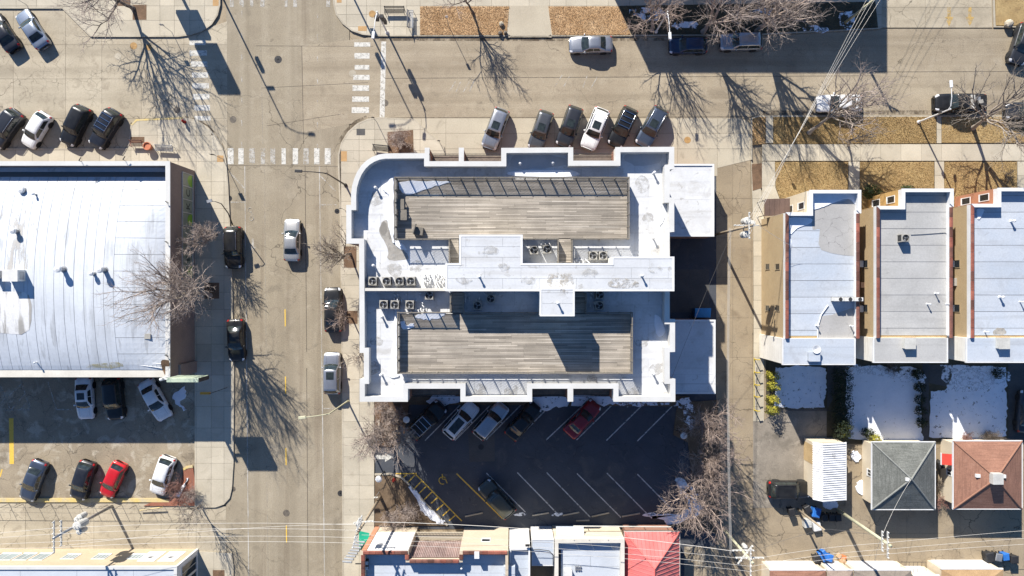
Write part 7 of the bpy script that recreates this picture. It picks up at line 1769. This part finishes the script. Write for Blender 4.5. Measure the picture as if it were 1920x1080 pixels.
for i in range(3):
    od = ('lowest', 'middle', 'topmost')[i]
    wire(eF[1][i], eC[0][i + 1], 1.2, od + ' pale overhead wire running above the lower shop roofs', 'wires above the lower shops')
    wire(eC[0][i + 1], eD[0][i + 1], .5, od + ' pale overhead wire between the two alley poles at the lower right', 'wires between the alley poles')
    wire(eD[0][i + 1], off(eD[0][i + 1], 45, 2.0 + .4 * i), 1.0, od + ' pale overhead wire over the lower alley leaving at the picture edge', 'wires over the lower alley')
wire(eF[3][-1], eC[3][0], 1.6, 'lowest wire along the back of the lower shops', None, wire_mat, .03)
wire(eC[3][-1], aE(6.4), .3, 'slack wire from the alley corner pole to the short tan pole', None, wire_dark)
wire(aE(6.3), aD(8.0), .3, 'slack wire from the short tan pole to the long green pole', None, wire_dark)
wire(aD(9.0), P(1640, 1070, 3.2), .3, 'thin service wire down to the taupe garage roof', None)
wire(aD(9.0), P(1709, 898, 4.6), .3, 'thin service wire up to the grey hipped roof', None)
for i in range(3):
    wire(off(aB(9.2 - i * .5), -1.4 + i * .25, 0), off(aC(8.6 - i * .5), -1.6 + i * .25, 0), .8, ('leftmost', 'middle', 'rightmost')[i] + ' overhead wire running along the alley beside the low garages', 'wires along the alley')
for i in range(4):
    wire(eB[0][i + 1], off(eA[0][i], 0, 0), .6, 'overhead wire slanting from the transformer pole across the side street', 'wires across the side street')
    wire(eA[0][i], off(eA[0][i], 9 + i, 22, 1.0), .3, 'overhead wire leaving at the upper edge beyond the slanting pole', 'wires beyond the slanting pole')
wire(eB[1][-1], off(P(1500, 470, 7.2), 0, 0), .3, 'service wire from the transformer pole to the first row house', None)
wire(eB[1][0], P(1255, 720, 7), .5, 'service wire from the transformer pole to the apartment wall', None, wire_dark)
wire(P(1348, 720, 6), P(1256, 720, 6), .1, 'thin horizontal service wire over the lower low garage', None, wire_dark)
# the pole sign beside the store
sp = P(408, 700, 0)
t = thing('pole_sign', 'pale green double-faced board sign on a post beside the vaulted store', 'sign', (sp.x, sp.y, 0))
xa, xb_ = P(312, 0, 7.6).x, P(372, 0, 7.6).x; yy = P(0, 713, 7.6).y
mb = MB(); mb.lathe((xa - .9, yy, 0), [(.16, 0), (.16, 7.0), (.05, 7.05)], 10); part('post', mb, metal_white, t)
mb = MB(); mb.box(xa - .9, xa, yy - .08, yy + .08, 6.4, 6.6); part('arm', mb, metal_white, t)
mb = MB(); mb.box(xa, xb_, yy - .22, yy + .22, 5.2, 7.6); part('board', mb, M('pale_green_board', (.50, .58, .44), (.45, .52, .39), ls=.8, famt=.06, rough=.5), t, bevel=.03)
mb = MB(); mb.box(xb_ + .002, xb_ + .05, yy - .2, yy + .2, 5.25, 7.55); part('end_cap', mb, metal_dark, t)
# small orange blade sign on a thin post
c = P(402, 735, 3.4); t = thing('blade_sign', 'small orange blade sign above the shaded sidewalk', 'sign', (c.x, c.y, .14))
mb = MB(); mb.tube([(c.x, c.y, .14), (c.x, c.y, 4.6)], .035, 6); part('post', mb, metal_dark, t)
mb = MB(); mb.box(c.x - 1.1, c.x - .05, c.y - .12, c.y + .12, 4.2, 4.4); part('blade', mb, M('orange_blade', (.68, .33, .05), None, famt=.1), t)
# the large pole sign beyond the upper edge that throws the two dark panels on the crossing
b = P(324, -42); t = thing('tall_pole_sign', 'two-panel pole sign beyond the upper edge that shades the crossing', 'sign', (b.x, b.y, 0))
mb = MB(); mb.lathe((b.x, b.y, .1), [(.17, 0), (.17, 8.9)], 10); part('post', mb, metal_dark, t)
mb = MB(); mb.box(b.x - 1.25, b.x + 1.25, b.y - .2, b.y + .2, 5.2, 8.95); part('panel', mb, metal_white, t)
mb = MB(); mb.box(b.x - 1.5, b.x + .95, b.y - .2, b.y + .2, 2.8, 4.75); part('panel', mb, metal_white, t)
# ------------------------------------------------------------------ street furniture
def bench(label, x, y, an, ln=1.9, m=metal_dark, z=.14):
    c = P(x, y, z); t = thing('bench', label, 'bench', (c.x, c.y, z), 'metal benches'); d = Vector((math.cos(an), math.sin(an), 0)); q = Vector((-d.y, d.x, 0))
    for k in range(5): p = c + q * (-.2 + .11 * k); mb = MB(); mb.cbox((p.x, p.y, z + .43), (ln, .07, .03), an); part('seat_slat', mb, m, t)
    for k in range(3): p = c + q * (.33 + .03 * k); mb = MB(); mb.cbox((p.x, p.y, z + .55 + .12 * k), (ln, .03, .08), an); part('back_slat', mb, m, t)
    for s in (-.47, .47):
        p = c + d * (ln * s); mb = MB(); a = p - q * .24; e = p + q * .3; mb.tube([a, a + Vector((0, 0, .62)), e + Vector((0, 0, .6))], .03, 5); mb.tube([e, e + Vector((0, 0, .62)), p + q * .42 + Vector((0, 0, .9))], .03, 5); part('frame', mb, m, t)
bench('dark slatted bench facing the street, on the corner by the curved lamp', 741, 24, 0, 2.3); bench('dark slatted bench set sideways beside the leafy verge', 772, 39, 1.5708, 2.0, metal_grey)
bench('dark slatted bench against the rounded corner of the apartment block', 716, 281, -.1, 1.9); bench('reddish dark bench beside the orange planter, street side', 260, 272, 0, 1.4, clay_tile); bench('dark slatted bench on the other side of the orange planter', 312, 281, -.05, 2.0, metal_grey)
c = P(281.5, 276, .14); t = thing('planter_pot', 'round orange terracotta planter between two benches', 'planter', c)
mb = MB(); mb.lathe(c, [(.3, 0), (.42, .55), (.46, .6), (.46, .72), (.38, .72), (.36, .6)], 18); part('pot', mb, M('terracotta', (.52, .2, .11), (.44, .16, .09), ls=3, famt=.1), t)
mb = MB(); mb.lathe((c.x, c.y, c.z + .55), [(.355, 0), (.355, .03), (.01, .03)], 18); part('earth', mb, soil, t)
def hydrant(label, x, y, z=.14):
    c = P(x, y, z); t = thing('fire_hydrant', label, 'hydrant', c, 'fire hydrants'); m = M('hydrant_red', (.33, .03, .02), None, famt=.15)
    mb = MB(); mb.lathe(c, [(.17, 0), (.17, .06), (.12, .08), (.12, .55), (.15, .57), (.15, .62), (.1, .72), (.03, .78)], 12); part('barrel', mb, m, t)
    mb = MB(); mb.tube([(c.x - .2, c.y, z + .45), (c.x + .2, c.y, z + .45)], .06, 8); mb.tube([(c.x, c.y, z + .4), (c.x, c.y - .22, z + .4)], .07, 8); part('outlet', mb, m, t)
hydrant('red fire hydrant at the painted kerb corner', 347, 229); hydrant('red fire hydrant in the curved planter by the lot entrance', 739, 899, .13)
def small_sign(label, x, y, h, s, m, z=.14, an=0.0):
    c = P(x, y, z); t = thing('post_sign', label, 'sign', c, 'small post signs'); mb = MB(); mb.tube([c, (c.x, c.y, h)], .03, 6); part('post', mb, metal_grey, t)
    mb = MB(); mb.cbox((c.x, c.y - .04, h - s[1]), (s[0], .02, s[1]), an); part('plate', mb, m, t)
for a in (('small parking sign beside the leafy verge', 842, 50, 3.3, (.3, .5), metal_white), ('post sign at the slanted kerb near the blue-silver sedan', 50, 9, 2.6, (.3, .45), metal_white), ('post sign under the pink-twigged tree', 322, 60, 2.6, (.45, .45), metal_pale), ('post sign at the rounded kerb below the crossing', 418, 298, 3.2, (.45, .6), metal_dark),
          ('post sign by the small leaning tree', 647, 394, 2.4, (.3, .45), metal_dark), ('post sign at the corner by the leafless shrub', 706, 228, 2.4, (.3, .45), metal_dark), ('post sign at the kerb above the first balcony recess', 827, 272, 2.8, (.3, .45), metal_dark), ('post sign beside the parkway path', 1465, 300, 2.4, (.35, .5), metal_dark),
          ('diamond sign in the curved planter', 711, 922, 2.3, (.45, .45), metal_pale)): small_sign(*a)
def lot_lamp(label, x, y, h=3.2, z=.1):
    c = P(x, y, h); c = Vector((c.x, c.y, z)); t = thing('lot_lamp', label, 'lamp', c, 'round-topped lot lamps')
    mb = MB(); mb.lathe(c, [(.09, 0), (.06, .2), (.05, h - z)], 8); part('post', mb, metal_dark, t); mb = MB(); mb.lathe((c.x, c.y, h), [(.28, -.08), (.36, 0), (.36, .05), (.2, .14), (.01, .18)], 16); part('shade', mb, metal_white, t)
lot_lamp('white round-topped lamp in the curved planter', 710, 898); lot_lamp('white round-topped lamp in the bed beside the black SUV', 762, 787, 2.6); lot_lamp('white round-topped lamp on the lot island', 1282, 817, 3.2)
def bin_(label, x, y, m, an=0.0, s=(.62, .75, 1.02), z=.03, lid=None):
    c = P(x, y, z + s[2]); c = Vector((c.x, c.y, z)); t = thing('wheelie_bin', label, 'bin', c, 'bins in the alley'); mb = MB(); ca, sa = math.cos(an), math.sin(an)
    def q(w, l, zz): return [(c.x + a * ca - b * sa, c.y + a * sa + b * ca, zz) for a, b in ((-w, -l), (w, -l), (w, l), (-w, l))]
    mb.add(q(s[0] * .4, s[1] * .4, z + .08) + q(s[0] * .5, s[1] * .5, z + s[2] * .92), [(3, 2, 1, 0), (0, 1, 5, 4), (1, 2, 6, 5), (2, 3, 7, 6), (3, 0, 4, 7), (4, 5, 6, 7)]); part('tub', mb, m, t)
    mb = MB(); mb.add(q(s[0] * .54, s[1] * .54, z + s[2] * .93) + q(s[0] * .45, s[1] * .45, z + s[2]), [(3, 2, 1, 0), (0, 1, 5, 4), (1, 2, 6, 5), (2, 3, 7, 6), (3, 0, 4, 7), (4, 5, 6, 7)]); part('lid', mb, lid or m, t)
    mb = MB(); e = Vector((-sa, ca, 0)) * s[1] * .42
    for k in (-.22, .22): w_ = Vector((ca, sa, 0)) * k; mb.lathe((c.x + e.x + w_.x, c.y + e.y + w_.y, z + .1), [(.1, -.03), (.1, .03)], 10, 'x')
    part('wheel', mb, rubber, t)
binblue = M('bin_blue', (.03, .16, .50), (.025, .13, .42), ls=2, famt=.12, rough=.5); binblack = M('bin_black', (.022, .022, .024), (.03, .03, .032), ls=2, famt=.15, rough=.55)
for a in (('black bin beside the sideways black SUV', 1486, 961, binblack, .2), ('black bin behind the short tan pole', 1516, 956, binblack, .5), ('blue bin by the shed with a snow-dusted lid', 1532, 962, binblue, -.2, (.8, 1.0, 1.1)), ('black bin right of the blue bin by the shed', 1547, 972, binblack, .1), ('black bin in the shed shadow, second from the blue bin', 1561, 972, binblack, 0), ('black bin in the shed shadow, last of the row', 1573, 972, binblack, 0.1),
          ('tipped-looking blue bin at the lower alley edge', 1546, 1043, binblue, .6, (.8, 1.1, 1.0)), ('second blue bin at the lower alley edge', 1557, 1047, binblue, -.3), ('black bin beside the blue bins at the lower alley edge', 1533, 1050, binblack, .2), ('black bin at the lower right, first of the group', 1858, 1046, binblack, .2, (.9, 1.0, 1.05)), ('grey-lidded bin at the lower right beside the blue one', 1874, 1046, binblack, -.2, (.7, .8, 1.05), .03, metal_grey), ('blue bin at the lower right between black bins', 1888, 1045, binblue, .1), ('black bin at the lower right, last of the group', 1904, 1050, binblack, 0, (.8, .8, 1.05)), ('black bin beside the grey hipped garage', 1766, 872, binblack, .3)): bin_(*a)
def crate(label, x, y, s, m, an=0.0, z=.02, cat='box', name='discarded_box'):
    c = P(x, y, z); t = thing(name, label, cat, c, 'discarded boxes'); mb = MB(); mb.cbox(c, s, an); part('carton', mb, m, t)
    mb = MB(); mb.cbox((c.x + .05, c.y, z + s[2]), (s[0] * .9, s[1] * .5, .02), an + .2); part('flap', mb, m, t)
crate('pale discarded cabinet beside the tan pole', 1510, 978, (.8, .9, .7), metal_pale, .1); crate('white discarded cabinet at the foot of the bins', 1528, 984, (.8, 1.0, .6), metal_white, .2); crate('brown carton in the pile beside the blue bins', 1577, 1050, (.6, .5, .5), M('carton', (.45, .28, .15), (.5, .36, .24), ls=3, famt=.15), .4); crate('orange carton topmost in the pile beside the blue bins', 1580, 1044, (.45, .5, .35), M('carton_orange', (.55, .2, .08), None, famt=.2), -.3)
crate('pale carton at the wall by the blue bins', 1572, 1041, (.5, .4, .3), MATS['carton'], .9)
c = P(1318, 587, 1.4); t = thing('dumpster', 'blue-lidded dumpster beside the driveway slabs', 'dumpster', (c.x, c.y, 0)); mb = MB(); mb.cbox((c.x, c.y, .1), (1.7, 1.0, 1.15)); part('container', mb, M('dumpster_blue', (.03, .12, .25), (.025, .1, .2), ls=1, famt=.1), t)
mb = MB(); mb.add([(c.x - .88, c.y - .5, 1.28), (c.x + .88, c.y - .5, 1.28), (c.x + .88, c.y + .55, 1.5), (c.x - .88, c.y + .55, 1.5), (c.x - .88, c.y - .5, 1.24), (c.x + .88, c.y - .5, 1.24)], [(0, 1, 2, 3), (4, 5, 1, 0)])
for k in range(5): mb.box(c.x - .8 + k * .38, c.y - .5, c.y * 0 + c.y - .48, c.y - .46, 1.2, 1.27) if False else None
part('lid', mb, M('lid_blue', (.06, .30, .62), (.05, .26, .55), ls=1, famt=.08, rough=.45), t)
# wheel stops of the lot
for i, (x0, y0, x1, y1) in enumerate(((872, 968, 905, 961), (998, 966, 1029, 961), (1055, 966, 1086, 960), (1109, 968, 1142, 961), (1166, 968, 1200, 962), (1226, 968, 1256, 963), (1080, 976, 1105, 975))):
    a, b = P(x0, y0), P(x1, y1); c = (a + b) / 2; d = b - a; mb = MB(); an = math.atan2(d.y, d.x); mb.cbox((c.x, c.y, .002), (d.length, .17, .13), an)
    solo('wheel_stop', mb, concrete_kerb, ('first', 'second', 'third', 'fourth', 'fifth', 'sixth', 'displaced')[i] + ' concrete wheel stop of the lower bays, counted from the yellow hatching' if i < 6 else 'displaced concrete wheel stop lying by the pipe rail', 'wheel stop', 'wheel stops of the lower bays', bevel=.03)
# yellow pipe guard along the alley
yel = M('guard_yellow', (.62, .46, .04), (.5, .36, .03), ls=2, famt=.12, rough=.5)
t = thing('pipe_guard', 'yellow pipe guard rail along the alley by the yellow-green bushes', 'guard rail', P(1416, 720, .05))
for y in (673, 697, 720, 742, 768): c = P(1414, y, .05); mb = MB(); mb.tube([c, (c.x, c.y, 1.05)], .06, 8); part('post', mb, yel, t); mb = MB(); mb.tube([(c.x, c.y, 1.0), (c.x + .35, c.y, .95)], .05, 6); part('stub', mb, yel, t)
a, b = P(1414, 670, .9), P(1414, 771, .9); mb = MB(); mb.tube([a, b], .035, 6); part('rail', mb, yel, t)
# wire fence between the side lot and its alley
a, b = P(-300, 942, .02), P(360, 948, .02); t = thing('wire_fence', 'low wire fence along the yellow kerb of the side lot', 'fence', (a + b) / 2)
n = 26
for k in range(n): p = a.lerp(b, k / (n - 1)); mb = MB(); mb.tube([p, p + Vector((0, 0, 1.3))], .025, 5); part('post', mb, metal_dark, t)
mb = MB(); mb.tube([a + Vector((0, 0, 1.28)), b + Vector((0, 0, 1.28))], .018, 4); mb.tube([a + Vector((0, 0, .65)), b + Vector((0, 0, .65))], .008, 4); part('top_wire', mb, metal_dark, t)
c = P(283, 574 + 371, .1); mb = MB(); a, b = P(262, 957, .3), P(305, 951, .5); mb.tube([a, b], .06, 6); solo('yellow_pole', mb, kerb_yellow, 'yellow pole lying slanted beside the red twiggy bush', 'pole')
# rocks on the verge, white bag
for i, (x, y) in enumerate(((940, 46), (938, 63), (948, 62), (1888, 46))):
    c = P(x, y, .15); mb = MB(); r0_ = (.28, .25, .22, .5)[i]; rs = random.Random(i)
    mb.ball((c.x, c.y, .15 + r0_ * .6), r0_, 9, 6, .8); mb.v = [(a + rs.uniform(-.04, .04), b_ + rs.uniform(-.04, .04), max(.14, d_ + rs.uniform(-.03, .03))) for a, b_, d_ in mb.v]
    solo('boulder', mb, concrete_kerb if i in (0, 3) else iron, ('pale boulder at the end of the leafy verge', 'dark boulder at the kerb corner of the leafy verge', 'second dark boulder touching the driveway apron', 'large pale boulder at the kerb of the yellow lawn')[i], 'boulder', 'boulders by the kerb')
c = P(340, 735, .4)
# side fence behind the small yard, wire gate
t = thing('iron_fence', 'low dark iron fence at the end of the small snowy yard', 'fence', P(1500, 767, .04)); a, b = P(1452, 767, .04), P(1550, 767, .04)
mb = MB()
for zz in (.2, 1.0): mb.tube([a + Vector((0, 0, zz)), b + Vector((0, 0, zz))], .025, 5)
part('rail', mb, metal_dark, t)
for k in range(30): p = a.lerp(b, k / 29); mb = MB(); mb.tube([p, p + Vector((0, 0, 1.1))], .014, 4); part('picket', mb, metal_dark, t)
t = thing('wire_gate', 'dark wire mesh gate between the lower alley garages', 'gate', P(1720, 1060, .02)); x0, x1, y0, y1 = R(1688, 1053, 1735, 1075, 1.8); mb = MB()
for k in range(7): mb.box(x0 + (x1 - x0) * k / 6 - .015, x0 + (x1 - x0) * k / 6 + .015, y0, y0 + .03, .05, 1.9)
for k in range(7): mb.box(x0 + (x1 - x0) * k / 6 - .01, x0 + (x1 - x0) * k / 6 + .01, y0, y1, 1.9, 1.92)
mb.box(x0, x1, y0, y0 + .04, 1.86, 1.9); mb.box(x0, x1, y1 - .04, y1, 1.86, 1.9); part('frame', mb, metal_dark, t)
